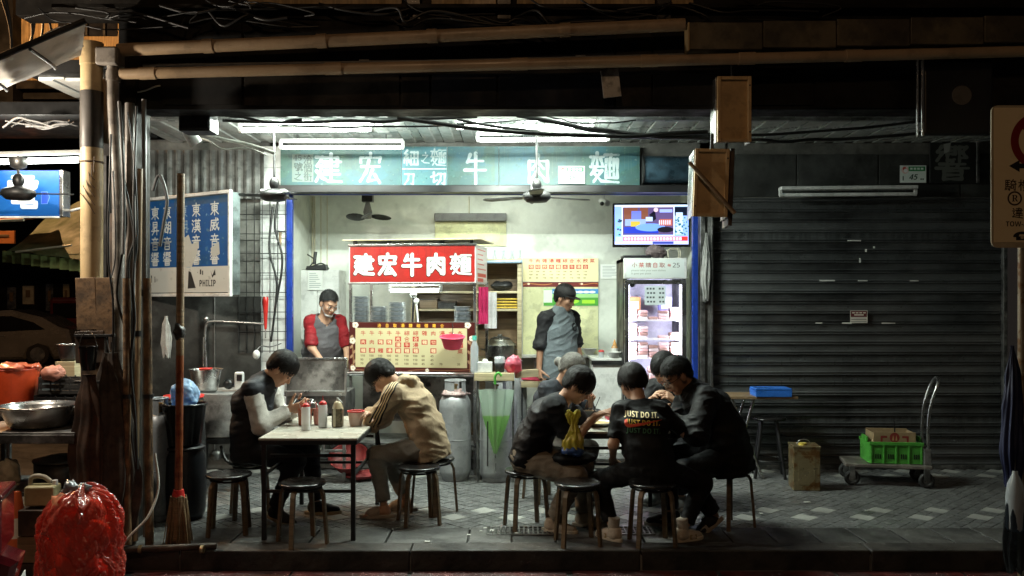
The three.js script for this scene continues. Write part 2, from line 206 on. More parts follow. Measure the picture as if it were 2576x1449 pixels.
// ---------- materials ----------
const M = {
  asphalt: mk([0.045, 0.042, 0.04], 0.85, 0, { map: 'heavy', size: 1.1, bump: 0.006, bumpTex: 'fine', bumpSize: 0.3 }),
  redline: mk([0.1, 0.014, 0.012], 0.7, 0, { map: 'heavy', size: 0.5 }),
  concrete: mk([0.22, 0.21, 0.19], 0.85, 0, { map: 'heavy', size: 0.9, bump: 0.004 }),
  slab: [0, 1, 2].map((k) => mk([0.085 + k * 0.013, 0.085 + k * 0.012, 0.08 + k * 0.011], 0.6, 0, { map: 'heavy', size: 0.7 + k * 0.2, bump: 0.004 })),
  tile: [0, 1, 2, 3, 4, 5, 6].map((k) => mk([0.15 + k * 0.009, 0.153 + k * 0.009, 0.15 + k * 0.009], 0.32 + (k % 3) * 0.08, 0, { map: k % 2 ? 'heavy' : 'streak', size: 0.35 + k * 0.09, bump: 0.0015 })),
  kerb: mk([0.04, 0.034, 0.028], 0.85, 0, { map: 'heavy', size: 0.8, bump: 0.004 }),
  darkboard: [0, 1].map((k) => mk([0.045 + k * 0.012, 0.047 + k * 0.012, 0.043 + k * 0.012], 0.8, 0, { map: 'heavy', size: 0.9 })),
  tilepale: mk([0.36, 0.36, 0.335], 0.35, 0, { map: 'grime', size: 0.4 }),
  grout: mk([0.07, 0.068, 0.065], 0.9),
  wall: mk([0.76, 0.79, 0.72], 0.55, 0, { map: 'grime', size: 2.7, bump: 0.001, set: {} }),
  dirtywall: mk([0.2, 0.195, 0.175], 0.8, 0, { map: 'heavy', size: 1.4, bump: 0.003 }),
  darkpanel: [mk([0.016, 0.016, 0.016], 0.7, 0, { map: 'heavy', size: 1.2, phys: { specularIntensity: 0.25 } }), mk([0.012, 0.015, 0.024], 0.7, 0, { map: 'heavy', size: 1, phys: { specularIntensity: 0.25 } }), mk([0.024, 0.021, 0.018], 0.75, 0, { map: 'heavy', size: 0.9, phys: { specularIntensity: 0.25 } })],
  ochre: mk([0.42, 0.29, 0.13], 0.6, 0, { map: 'streak', size: 0.9 }),
  board: [mk([0.62, 0.64, 0.62], 0.2, 0.1, { map: 'grime', size: 0.9 }), mk([0.5, 0.53, 0.5], 0.3, 0.15, { map: 'grime', size: 0.7 }), mk([0.34, 0.36, 0.36], 0.35, 0.2, { map: 'heavy', size: 0.8 })],
  black: mk([0.012, 0.012, 0.013], 0.45, 0, { map: 'grime' }), blackgloss: mk([0.01, 0.01, 0.011], 0.18, 0, { map: 'grime' }), rubber: mk([0.018, 0.018, 0.018], 0.75),
  cable: mk([0.012, 0.012, 0.012], 0.5, 0, { map: 0, rmap: 0 }), cablewhite: mk([0.55, 0.55, 0.5], 0.5, 0, { map: 'grime', size: 0.2 }), cablegrey: mk([0.14, 0.14, 0.14], 0.5, 0, { map: 'grime', size: 0.2 }),
  steel: mk([0.56, 0.56, 0.55], 0.3, 0.95, { map: 'grime', size: 0.5 }), steeldull: mk([0.36, 0.36, 0.35], 0.45, 0.85, { map: 'heavy', size: 0.45 }), chrome: mk([0.7, 0.7, 0.7], 0.14, 1, { map: 'grime', size: 0.4 }), iron: mk([0.05, 0.05, 0.05], 0.5, 0.5, { map: 'heavy', size: 0.3 }),
  white: mk([0.75, 0.76, 0.74], 0.4, 0, { map: 'grime', size: 0.5 }), paper: mk([0.75, 0.75, 0.7], 0.8), cream: mk([0.62, 0.58, 0.44], 0.5),
  pvc: mk([0.5, 0.37, 0.2], 0.5, 0, { map: 'grime', size: 0.7 }), pvcgrey: mk([0.26, 0.23, 0.2], 0.5, 0, { map: 'heavy', size: 0.6 }), pvcbrown: mk([0.34, 0.24, 0.145], 0.45, 0, { map: 'grime', size: 0.9 }),
  blue: mk([0.012, 0.04, 0.26], 0.4, 0, { map: 'grime', size: 0.6 }), red: mk([0.55, 0.025, 0.02], 0.4, 0, { map: 'grime' }), redplastic: mk([0.6, 0.03, 0.03], 0.35, 0, { map: 'grime' }), pink: mk([0.75, 0.08, 0.17], 0.3, 0, { map: 'grime', size: 0.3 }), greenp: mk([0.08, 0.36, 0.05], 0.4, 0, { map: 'grime', size: 0.4 }), bluep: mk([0.03, 0.16, 0.62], 0.35, 0, { map: 'grime' }),
  wood: mk([0.3, 0.2, 0.11], 0.55, 0, { map: 'wood', size: 0.5, bump: 0.001, bumpTex: 'brush' }), ply: mk([0.52, 0.35, 0.17], 0.65, 0, { map: 'grime', size: 0.4 }), palewood: mk([0.68, 0.58, 0.36], 0.5, 0, { map: 'wood', size: 0.6 }), oldwood: mk([0.23, 0.135, 0.065], 0.75, 0, { map: 'heavy', size: 0.25, bump: 0.003 }), darkwood: mk([0.09, 0.055, 0.035], 0.6, 0, { map: 'heavy', size: 0.4 }),
  gas: mk([0.34, 0.35, 0.36], 0.42, 0.15, { map: 'grime', size: 0.5 }), tin: mk([0.42, 0.34, 0.19], 0.35, 0.7, { map: 'rust', size: 0.5 }), shutter: [0, 1, 2, 3, 4].map((k) => mk([0.07 + k * 0.006, 0.074 + k * 0.006, 0.075 + k * 0.006], 0.38 + k * 0.03, 0.2, { map: ['grime', 'streak', 'grime', 'heavy', 'grime'][k], size: 0.9 + k * 0.37 })),
  glass: new THREE.MeshPhysicalMaterial({ color: 0xffffff, roughness: 0.02, transmission: 1, thickness: 0, ior: 1.45 }),
  clearbag: new THREE.MeshPhysicalMaterial({ color: 0xe8eef2, roughness: 0.25, transmission: 0.7, thickness: 0, ior: 1.4, side: THREE.DoubleSide }),
  tube: glow([0.93, 1, 0.93], 16), tubedim: glow([0.93, 1, 0.93], 5),
};
// ---------- road, kerb, pavement ----------
struct('road', fin(mv(new THREE.PlaneGeometry(120, 60).rotateX(-Math.PI / 2), 0, -0.135, 29.94)), M.asphalt);
struct('side_street', fin(mv(new THREE.PlaneGeometry(40, 60).rotateX(-Math.PI / 2), -24.05, -0.131, -30.0)), M.asphalt);
{
  const line = []; let x = -2.6;
  while (x < 8) { const w = rr(0.5, 1.1); line.push(B(w - rr(0.0, 0.05), 0.004, rr(0.1, 0.12), x + w / 2, -0.129, 0.015 + rr(-0.006, 0.006), 0.001)); x += w; }
  struct('red_no_parking_line', J(line), M.redline);
}
{
  const kerb = struct('kerb', B(14, 0.5, 0.14, 3.1, -0.272, -0.135, 0.01), M.concrete);
  for (let i = 0; i < 6; i++) part('kerb_stone', B(1.594, 0.15, 0.2, -3.1 + i * 1.597, -0.062 + rr(-0.003, 0.003), -0.16 + rr(-0.004, 0.004), 0.014, 2), M.kerb, kerb);
  const pave = struct('pavement', B(14, 0.3, 1.2, 3.1, -0.175, -0.85, 0), M.grout);
  let x = -3.95, i = 0;
  while (x < 5.2) { const w = x < -0.4 ? rr(0.38, 0.6) : 0.318; part('paving_slab', B(w - 0.012, 0.05, 0.42, x + w / 2, -0.019 + rr(-0.003, 0.003), -0.475, 0.007), M.slab[(i * 7 + (rnd() * 2 | 0)) % 3], pave); x += w; i++; }
}
{
  const q = 0.1175, fl = struct('arcade_floor', B(12.5, 0.3, 3.2, 2.25, -0.164, -2.4, 0), M.grout);
  const shape = (r) => fin(new THREE.CylinderGeometry(r - 0.0015, r, 0.03, 4)), g = [shape(q / 2 - 0.0022), shape(q - 0.003)], list = [], pales = new Set(), key = (x, z) => Math.round(x / q * 2) + ',' + Math.round((z + 0.79) / q * 2);
  for (const J of [2, 4, 16, 18]) for (let I = -18; I <= 24; I++) if ((J === 2 || J === 16) === (I % 2 === 0)) { const x = I * 2 * q, z = -0.79 - J * q; list.push({ x, z, pale: 1, s: 100 }); for (const [dx, dz] of [[q / 2, 0], [-q / 2, 0], [0, q / 2], [0, -q / 2]]) pales.add(key(x + dx, z + dz)); }
  for (let j = -4; j <= 38; j++) for (let i = -38; i <= 50; i++) { const x = (i + (((j % 2) + 2) % 2 ? 0 : 0.5)) * q, z = -0.79 - j * q / 2; if (z < -2.97 || z > -0.66 || pales.has(key(x, z))) continue; list.push({ x, z, s: (Math.abs(x / (6 - z)) < 0.58 ? 10 : 0) + z }); }
  list.sort((a, b) => b.s - a.s); const rest = [[], [], [], [], [], [], []];
  list.forEach((t, k) => {
    const m = (hash3(Math.round(t.x * 50), Math.round(t.z * 50), 3) * 7) | 0, y = -0.015 + rr(-0.0015, 0.0015);
    if (t.pale || k < 290) { const o = part('floor_tile', g[t.pale ? 1 : 0], t.pale ? M.tilepale : M.tile[m], fl); o.position.set(t.x, y, t.z); o.rotation.set(rr(-0.006, 0.006), 0, rr(-0.006, 0.006)); }
    else rest[m].push(g[0].clone().translate(t.x, y, t.z));
  });
  rest.forEach((r, k) => { if (r.length) { const o = part('floor_tiling', J(r), M.tile[k], fl); o.userData.kind = 'stuff'; } });
}
for (const [x, w] of [[0.075, 0.53], [0.92, 0.28]]) {
  const g = thing('drain_grate', w > 0.4 ? 'wide iron drain grate in the pavement in front of the cart' : 'small iron drain grate in the pavement under the crowded table', 'drain grate', [x, 0.009, -0.58]);
  part('frame', J(B(w, 0.012, 0.02, 0, 0, 0.11), B(w, 0.012, 0.02, 0, 0, -0.11), B(0.02, 0.012, 0.2, w / 2 - 0.01, 0.001, 0), B(0.02, 0.012, 0.2, -w / 2 + 0.01, 0.001, 0)), M.steeldull, g);
  for (let k = 0; k < w / 0.035 - 1; k++) part('grate_bar', B(0.014, 0.01, 0.2, -w / 2 + 0.035 + k * 0.035, 0, 0), M.steeldull, g);
  part('cross_rod', J(B(w - 0.04, 0.006, 0.01, 0, 0.001, 0.045), B(w - 0.04, 0.006, 0.01, 0, 0.001, -0.045)), M.steeldull, g);
}
// ---------- building: walls, ceiling, beam ----------
const house = thing('shop_building', 'old arcaded shop building with dark fascia and ribbed arcade ceiling', 'building');
{
  // arcade ceiling of long boards
  part('ceiling_backing', B(9.6, 0.1, 2.7, 1.25, 3.44, -1.7, 0), M.darkpanel[0], house);
  const profile = Ex([[0.006, 0], [0.11, 0], [0.12, 0.012], [0.194, 0.012], [0.194, 0.026], [0.006, 0.026]], 2.55);
  for (let i = 0; i < 42; i++) { const o = part('ceiling_board', profile, M.board[i < 12 ? 0 : i % 5 === 2 ? 1 : i > 20 ? 1 : 0], house); o.position.set(-3.5 + i * 0.2, 3.36 + rr(-0.003, 0.003), -3.0); }
  part('ceiling_batten', B(8.4, 0.03, 0.05, 0.7, 3.345, -1.75), M.board[2], house);
  // fascia beam over the pavement edge
  part('fascia_beam', B(8.55, 0.72, 0.26, 1.395, 3.5, -0.53, 0.004), M.darkpanel[0], house);
  const seams = [[-2.55, -1.97, 0], [-1.96, -0.82, 2], [-0.81, -0.6, 0], [-0.59, -0.11, 1], [-0.1, 0.75, 1], [0.76, 1.02, 2], [1.03, 2.2, 0], [2.21, 3.1, 0], [3.11, 4.6, 2]];
  for (const [a, b, m] of seams) part('fascia_panel', B(b - a - 0.008, 0.63 + rr(-0.015, 0.015), 0.012, (a + b) / 2, 3.475 + rr(-0.008, 0.008), -0.392, 0.002), M.darkpanel[m], house);
  // upper storey wall with ochre panels behind dark frames
  part('upper_wall', B(9.4, 2.6, 0.2, 1.0, 5.17, -0.62, 0), M.darkpanel[2], house);
  for (const [u0, u1] of [[615, 1010], [1085, 1248], [1300, 1648], [1690, 1745]]) { const a = (u0 - CU) / FOCAL * 6.45, b = (u1 - CU) / FOCAL * 6.45; part('ochre_panel', B(b - a, 0.7, 0.03, (a + b) / 2, u1 === 1248 ? 4.27 : 4.235, -0.47, 0.004), M.ochre, house); }
  for (const u of [1040, 1268, 1670]) part('frame_post', B(0.1, 1.2, 0.06, (u - CU) / FOCAL * 6.4, 4.4, -0.42), M.black, house);
  part('ledge', B(9, 0.03, 0.1, 1.17, 3.872, -0.37), M.darkpanel[2], house);
  // shop front: lintel, left wall, jambs, step
  part('lintel', B(4.7, 0.52, 0.16, -0.15, 3.115, -3.1, 0.003), M.dirtywall, house);
  part('corner_wall', B(1.75, 3.4, 0.16, -3.45, 1.7, -3.12, 0), M.dirtywall, house);
  part('side_wall', B(0.16, 3.4, 6, -4.28, 1.7, -6.2, 0), M.dirtywall, house);
  part('tiled_pier', B(0.28, 3.4, 0.14, -2.455, 1.7, -3.09, 0.003), M.grout, house);
  for (let k = 0; k < 15; k++) for (let c = 0; c < 2; c++) part('wall_tile', B(0.134, 0.218, 0.01, -2.525 + c * 0.139, 0.11 + k * 0.222, -3.017 + rr(-0.0008, 0.0008), 0.002), M.white, house);
  part('shop_step', B(4.5, 0.1, 1.5, -0.2, 0.05, -3.78, 0.008), M.concrete, house);
  part('shop_floor', B(4.4, 0.012, 1.25, -0.2, 0.104, -3.63, 0), M.tile[1], house);
  part('shop_back_wall', B(4.9, 3.1, 0.14, -0.2, 1.55, -4.27, 0), M.wall, house);
  part('shop_side_wall', B(0.12, 3.1, 1.1, -2.42, 1.55, -3.7, 0), M.wall, house);
  part('shop_side_wall', B(0.12, 3.1, 1.1, 2.02, 1.55, -3.7, 0), M.wall, house);
  part('shop_ceiling', B(4.7, 0.1, 1.2, -0.2, 3.02, -3.66, 0), M.wall, house);
  part('blue_post', B(0.062, 2.78, 0.06, -2.29, 1.44, -3.02, 0.004), M.blue, house); part('blue_post', B(0.055, 2.78, 0.06, 1.886, 1.44, -3.02, 0.004), M.blue, house);
  part('blue_rail', B(4.23, 0.05, 0.05, -0.2, 2.85, -3.02, 0.004), M.blue, house);
  part('shutter_track', B(4.4, 0.075, 0.14, -0.18, 2.872, -2.93, 0.006), M.black, house);
  part('door_jamb', B(0.15, 3.4, 0.14, 2.01, 1.7, -3.09, 0.003), M.dirtywall, house);
  part('jamb_channel', J(B(0.05, 2.8, 0.03, 1.96, 1.4, -3.0), B(0.02, 2.8, 0.06, 2.05, 1.4, -2.99)), M.steeldull, house);
  part('shutter_head_wall', B(3.4, 0.6, 0.14, 3.75, 3.1, -3.12, 0), M.dirtywall, house);
  for (let k = 0; k < 4; k++) part('wall_board', B(0.83, 0.44, 0.014, 2.52 + k * 0.845, 3.03, -3.043, 0.003), M.darkboard[k % 2], house);
  part('end_wall', B(0.16, 3.4, 3.0, 5.35, 1.7, -1.6, 0), M.dirtywall, house);
  // vertical conduits on the back wall
  for (const [u, r] of [[785, 0.012], [790.5, 0.008], [806, 0.006], [822, 0.006], [1180, 0.007]]) { const x = (u - CU) / FOCAL * 10.17; part('conduit', C(r, r, u > 1000 ? 0.7 : 1.9, x, u > 1000 ? 2.6 : 2.0, -4.2 + r * 0.5, 8), M.cream, house); }
}
// corrugated sheet above the sign at the side wall
{
  const pts = []; for (let i = 0; i <= 60; i++) pts.push([-0.66 + i * 0.022, 0.011 * Math.sin(i * 1.55)]);
  const back = pts.slice().reverse().map(([x, y]) => [x, y + 0.006]);
  const g = Ex([...pts, ...back], 0.5); rot(g, -Math.PI / 2);
  single('corrugated_sheet', mv(g, -3.2, 2.78, -2.96), mk([0.13, 0.13, 0.12], 0.6, 0.1, { map: 'heavy', size: 0.35, bump: 0.002 }), 'grimy corrugated metal sheet above the blue and white audio shop sign', 'metal sheet');
}
// ---------- roller shutter ----------
{
  const sh = thing('roller_shutter', 'closed dark grey roller shutter of the unit beside the noodle shop', 'shutter', [3.57, 0, -3.06]);
  const prof = [[0, 0], [0.012, 0.004], [0.016, 0.014], [0.004, 0.022], [0.006, 0.03], [0.015, 0.038], [0.019, 0.065], [0.015, 0.092], [0.004, 0.1], [0.0, 0.1055]];
  const g = Ex([...prof, ...prof.slice().reverse().map(([a, b]) => [a - 0.004, b])], 2.99); rot(g, 0, -Math.PI / 2); rot(g, 0, Math.PI); mv(g, -1.495, 0, 0);
  // profile x becomes depth towards the street
  for (let k = 0; k < 27; k++) { const o = part('slat', g, M.shutter[(rnd() * 5) | 0], sh); o.position.set(0, 0.02 + k * 0.1056, rr(-0.003, 0.003)); o.rotation.z = rr(-0.0009, 0.0009); o.rotation.y = rr(-0.0012, 0.0012); }
  for (const [u, v, w, h] of [[2150, 605, 0.14, 0.012], [2178, 630, 0.02, 0.03], [2165, 655, 0.018, 0.045], [2198, 622, 0.02, 0.02], [2080, 706, 0.16, 0.014], [2170, 706, 0.1, 0.012], [2130, 813, 0.1, 0.014], [2060, 813, 0.07, 0.012], [2235, 813, 0.14, 0.012], [2300, 706, 0.09, 0.012]]) { const q = W(u, v, 9.03), o = part('tape_scrap', B(w, h, 0.002, q.x - 3.57, q.y, 0.021, 0.0005), M.paper, sh, 'scrap of torn paper tape left on the shutter'); o.rotation.z = rr(-0.004, 0.004); }
  part('bottom_bar', B(2.99, 0.05, 0.05, 0, 0.012, 0.005, 0.004), M.steeldull, sh);
  part('backing', B(3.0, 2.9, 0.01, 0, 1.46, -0.03, 0), M.black, sh);
  for (const x of [1.52, -1.53]) part('guide_rail', B(0.04, 2.9, 0.07, x, 1.45, 0.01), M.steeldull, sh);
  const st = canvas(128, 96, (x) => { x.fillStyle = '#c9c6bc'; x.fillRect(0, 0, 128, 96); x.fillStyle = '#5c2020'; x.fillRect(4, 4, 120, 46); x.fillStyle = '#e2ddcf'; x.font = 'bold 20px sans-serif'; for (const i of [0, 1, 2, 3]) x.fillRect(14 + i * 27, 14, 20, 8); x.fillRect(30, 30, 70, 8); x.fillStyle = '#3a3a36'; x.fillRect(8, 66, 112, 4); x.fillRect(8, 84, 112, 3); });
  const o = part('sticker', mv(plate(0.18, 0.13), 0, 1.57, 0.021), print(st, 0.7), sh, 'small maroon and white paper sticker on the shutter'); o.position.x = 1.55 - 1.535;
}
// ---------- fluorescent lamps ----------
function tubeLamp(name, label, a, b, k, o = {}) {
  a = v3(a); b = v3(b); const len = a.distanceTo(b), mid = a.clone().add(b).multiplyScalar(0.5), t = thing(name, label, 'lamp', mid, Math.atan2(-(b.z - a.z), b.x - a.x), o.group);
  const r = o.r ?? 0.019, tilt = Math.asin((b.y - a.y) / len);
  const spin = (g) => rot(g, 0, 0, tilt);
  part('tube', spin(C(r, r, len - 0.05, 0, 0, 0, 14, 'x')), o.off ? M.white : o.glow ?? M.tube, t);
  part('end_cap', spin(J(C(r * 1.1, r * 1.1, 0.03, len / 2 - 0.012, 0, 0, 12, 'x'), B(0.03, 0.07, 0.03, len / 2 - 0.005, 0.03, 0))), M.white, t);
  part('end_cap', spin(J(C(r * 1.1, r * 1.1, 0.03, -len / 2 + 0.012, 0, 0, 12, 'x'), B(0.03, 0.07, 0.03, -len / 2 + 0.005, 0.03, 0))), M.white, t);
  part('batten', spin(B(len, 0.035, o.bw ?? 0.05, 0, 0.065, 0, 0.006)), M.white, t);
  for (const s of [-0.36, 0.36]) if (o.hang) part('hanger', B(0.012, o.hang, 0.012, s * len, 0.08 + o.hang / 2, 0), M.iron, t);
  if (!o.off) for (let q = 0; q < 3; q++) { const an = -Math.PI / 2 + (o.turn ?? 0) + q * 2.0944, dz = Math.cos(an), dy = Math.sin(an), off = r + 0.003; const p = mid.clone().add(V(0, dy * off, dz * off)); area(p, p.clone().add(V(0, dy, dz)), len - 0.08, r * 1.7, o.color ?? 0xf2fff2, k * (o.w?.[q] ?? 1)); }
  return t;
}
const TK = 230;
tubeLamp('tube_lamp', 'lit fluorescent tube hung directly above the green shop sign at its blue post end', W(705, 371, 8.5), W(1015, 371, 8.5), TK * 0.1, { glow: M.tubedim, w: [1.4, 0.8, 0.1], hang: 0.05, group: 'tubes under the arcade ceiling' });
tubeLamp('tube_lamp', 'lit fluorescent tube under the arcade ceiling beside the black cable bracket', W(602, 328, 7.8), W(941, 325, 7.8), TK * 2.5, { turn: -0.05, w: [1.6, 2.0, 0.3], hang: 0.03, group: 'tubes under the arcade ceiling' });
tubeLamp('tube_lamp', 'lit fluorescent tube under the arcade ceiling crossed by the ceiling fan rod, higher of two', W(1142, 320, 7.4), W(1500, 318, 7.4), TK * 2.5, { turn: -0.28, w: [1.6, 2.0, 0.5], hang: 0.08, group: 'tubes under the arcade ceiling' });
tubeLamp('tube_lamp', 'lit fluorescent tube just above the green shop sign, behind the ceiling fan rod', W(1200, 352, 8.0), W(1532, 350, 8.0), TK * 0.8, { w: [1.6, 0.6, 0.2], hang: 0.07, group: 'tubes under the arcade ceiling' });
tubeLamp('tube_lamp', 'unlit white tube fitting above the closed roller shutter', W(1962, 491, 8.86), W(2304, 488, 8.86), 0, { off: 1, bw: 0.12 });
tubeLamp('shop_lamp', 'lit fluorescent tube on the shop ceiling just behind the lintel', [-0.9, 2.93, -3.32], [0.6, 2.93, -3.32], TK * 0.16, { bw: 0.04, w: [1.3, 0.4, 0.6] });
// ---------- street lamp behind the viewer ----------
{
  const s = thing('street_lamp', 'tall sodium street lamp on the far side of the road', 'street lamp', [-1.0, -0.13, 9.0]);
  part('post', K([0, 0, 0], [0, 7.2, 0], 0.09, 0.05), M.steeldull, s); part('arm', Tb([[0, 7.1, 0], [0.1, 7.45, -0.4], [0.2, 7.55, -1.2]], 0.035), M.steeldull, s);
  part('head', B(0.28, 0.12, 0.7, 0.22, 7.56, -1.5, 0.05, 2), M.steeldull, s); part('lens', B(0.2, 0.02, 0.5, 0.22, 7.485, -1.5, 0.008), glow([1, 0.72, 0.4], 8), s);
  area([-0.78, 7.33, 7.5], [-1.0, 1.2, -0.5], 0.42, 0.42, 0xffcc98, 165);
}
// ---------- signs ----------
function panelUV(w, h, u0, u1) { const g = plate(w, h); const a = g.attributes.uv; for (let i = 0; i < a.count; i++) a.setX(i, mix(u0, u1, a.getX(i))); return g; }
{
  const d = 8.9, w = 905 / FOCAL * d, hh = 104 / FOCAL * d, x0 = (705 - CU) / FOCAL * d, yc = CAMY - (420 - CV) / FOCAL * d;
  const t = canvas(1810, 208, (x, W0, H0) => {
    x.fillStyle = '#34524f'; x.fillRect(0, 0, W0, H0);
    blotch(x, W0, H0, 260, ['#2b5f78', '#2a637c', '#3f6656', '#365f60', '#4a6a5c'], 15, 90, 0.4);
    for (const [a, b] of [[470, 640], [1080, 1290], [1560, 1640]]) { x.globalAlpha = 0.35; x.fillStyle = '#28637e'; x.fillRect(a, 0, b - a, H0); x.globalAlpha = 1; }
    blotch(x, W0, H0, 500, ['#1d4a47', '#4f7c74', '#6c7a69', '#17423e'], 2, 9, 0.55);
    x.strokeStyle = '#23514e'; x.lineWidth = 1; x.globalAlpha = 0.5; for (let i = 0; i < 240; i++) { x.beginPath(); let px = rnd() * W0, py = H0 * (0.35 + 0.65 * rnd()); x.moveTo(px, py); for (let k = 0; k < 4; k++) { px += rr(-9, 9); py += rr(-6, 6); x.lineTo(px, py); } x.stroke(); } x.globalAlpha = 1;
    x.fillStyle = '#8d8f86'; x.globalAlpha = 0.65; x.fillRect(58, 40, 108, 140); x.globalAlpha = 1; const dk = '#33423f';
    x.fillStyle = dk; x.font = 'bold 40px serif'; x.fillText('45', 64, 72); glyph(x, '號', 68, 82, 44, dk, 9, 1); glyph(x, '之', 68, 130, 44, dk, 9, 1); glyph(x, '洽', 116, 44, 44, dk, 9, 1); glyph(x, '個', 116, 88, 44, dk, 9, 1); glyph(x, '街', 116, 132, 44, dk, 9, 1);
    const wt = '#a6b5b8';
    glyph(x, '建', 168, 32, 146, wt, 9.5, 1, 160); glyph(x, '宏', 390, 32, 130, wt, 9.5, 1, 158); glyph(x, '牛', 918, 28, 126, wt, 11, 1, 164); glyph(x, '肉', 1234, 38, 128, wt, 10, 1, 152); glyph(x, '麵', 1556, 26, 150, wt, 9, 1, 166);
    x.globalAlpha = 0.55; x.fillStyle = '#5a8c9e'; x.fillRect(608, 4, 234, 200); x.globalAlpha = 1; blotch(x, W0, H0, 0, [], 1, 1, 1);
    x.fillStyle = '#d5e6ea'; x.fillRect(612, 112, 226, 4); glyph(x, '細', 618, 16, 78, wt, 11, 1, 84); glyph(x, '之', 708, 28, 46, wt, 11, 1, 60); glyph(x, '麵', 756, 10, 80, wt, 8, 1, 92); glyph(x, '刀', 616, 124, 64, wt, 11, 1, 76); glyph(x, '切', 756, 124, 80, wt, 11, 1, 76);
    blotch(x, W0, H0, 420, ['#2c605d', '#3b6f70', '#7f8a80', '#1d4744'], 2, 7, 0.6); x.globalAlpha = 0.3; for (let i = 0; i < 90; i++) { x.fillStyle = i % 2 ? '#6f7a70' : '#1d403d'; x.fillRect(rnd() * W0, rnd() * 60, rr(1, 3), rr(20, 120)); } x.globalAlpha = 1;
    x.globalAlpha = 0.4; for (let i = 0; i < 26; i++) { x.fillStyle = '#4a8a86'; x.fillRect(612 + rnd() * 226, rnd() * 200, rr(3, 14), rr(2, 8)); } x.globalAlpha = 1;
  });
  const s = thing('shop_sign', 'long weathered green sign board with big white characters over the shop opening', 'sign', [x0, yc, CAMZ - d]), m = print(t, 0.45);
  for (const [a, b] of [[0, 305], [305, 420], [420, 550], [550, 905]]) { const pw = (b - a) / 905 * w, px = (a + b) / 2 / 905 * w; const o = part('sign_panel', B(pw - 0.004, hh, 0.022, px, 0, -0.013, 0.003), M.white, s); const f = part('painted_face', panelUV(pw - 0.006, hh - 0.004, a / 905, b / 905), m, o); f.position.set(px, 0, a === 305 ? 0.0015 : 0.0005); }
  part('bottom_edge', B(w, 0.018, 0.04, w / 2, -hh / 2 - 0.009, 0), M.steel, s);
}
function numberPlate(label, x, y, z, ry = 0) {
  const t = canvas(256, 168, (c) => { c.fillStyle = '#e2ece6'; c.fillRect(0, 0, 256, 168); c.fillStyle = '#1f8a48'; c.fillRect(80, 8, 168, 46); c.fillStyle = '#e9c8c0'; c.beginPath(); c.arc(46, 44, 36, 0, 7); c.fill(); c.fillStyle = '#b0473f'; c.beginPath(); c.arc(40, 30, 18, 0, 7); c.fill(); c.fillStyle = '#fff'; c.beginPath(); c.arc(52, 50, 20, 0, 7); c.fill(); c.fillStyle = '#dfeee4'; for (let i = 0; i < 4; i++) c.fillRect(96 + i * 36, 20, 26, 20); c.fillStyle = '#163c2c'; c.font = 'italic bold 76px sans-serif'; c.fillText('45', 84, 140); c.fillRect(22, 104, 10, 44); c.fillRect(200, 128, 14, 14); c.fillRect(220, 128, 14, 14); });
  const s = thing('house_number_plate', label, 'number plate', [x, y, z], ry); part('plate', B(0.27, 0.18, 0.006, 0, 0, 0, 0.002), M.white, s); part('printed_face', plate(0.262, 0.172, 0, 0, 0.0036), print(t, 0.4), s);
}
{ const p = W(1438, 440, 8.87); numberPlate('green and white house number plate fixed on the long green shop sign', p.x, p.y, p.z); const q = W(2297, 438, 8.98); numberPlate('green and white house number plate above the closed roller shutter', q.x, q.y, q.z); }
{ // carved sign above the shutter
  const t = canvas(224, 224, (c) => { c.fillStyle = '#141614'; c.fillRect(0, 0, 224, 224); glyph(c, '響', 22, 18, 180, '#5f625c', 9, 1, 190); c.fillStyle = '#8a8d88'; c.beginPath(); c.moveTo(66, 8); c.lineTo(104, 0); c.lineTo(96, 50); c.lineTo(70, 62); c.fill(); });
  const p = W(2396, 409, 8.98), s = thing('character_sign', 'square dark sign with one grey character above the closed shutter', 'sign', p); part('board', B(0.46, 0.42, 0.02, 0, 0, -0.012), M.black, s); part('painted_face', plate(0.45, 0.41, 0, 0, 0.0), print(t, 0.6), s); part('side_strip', B(0.03, 0.42, 0.03, 0.26, 0, -0.005), M.steeldull, s);
}
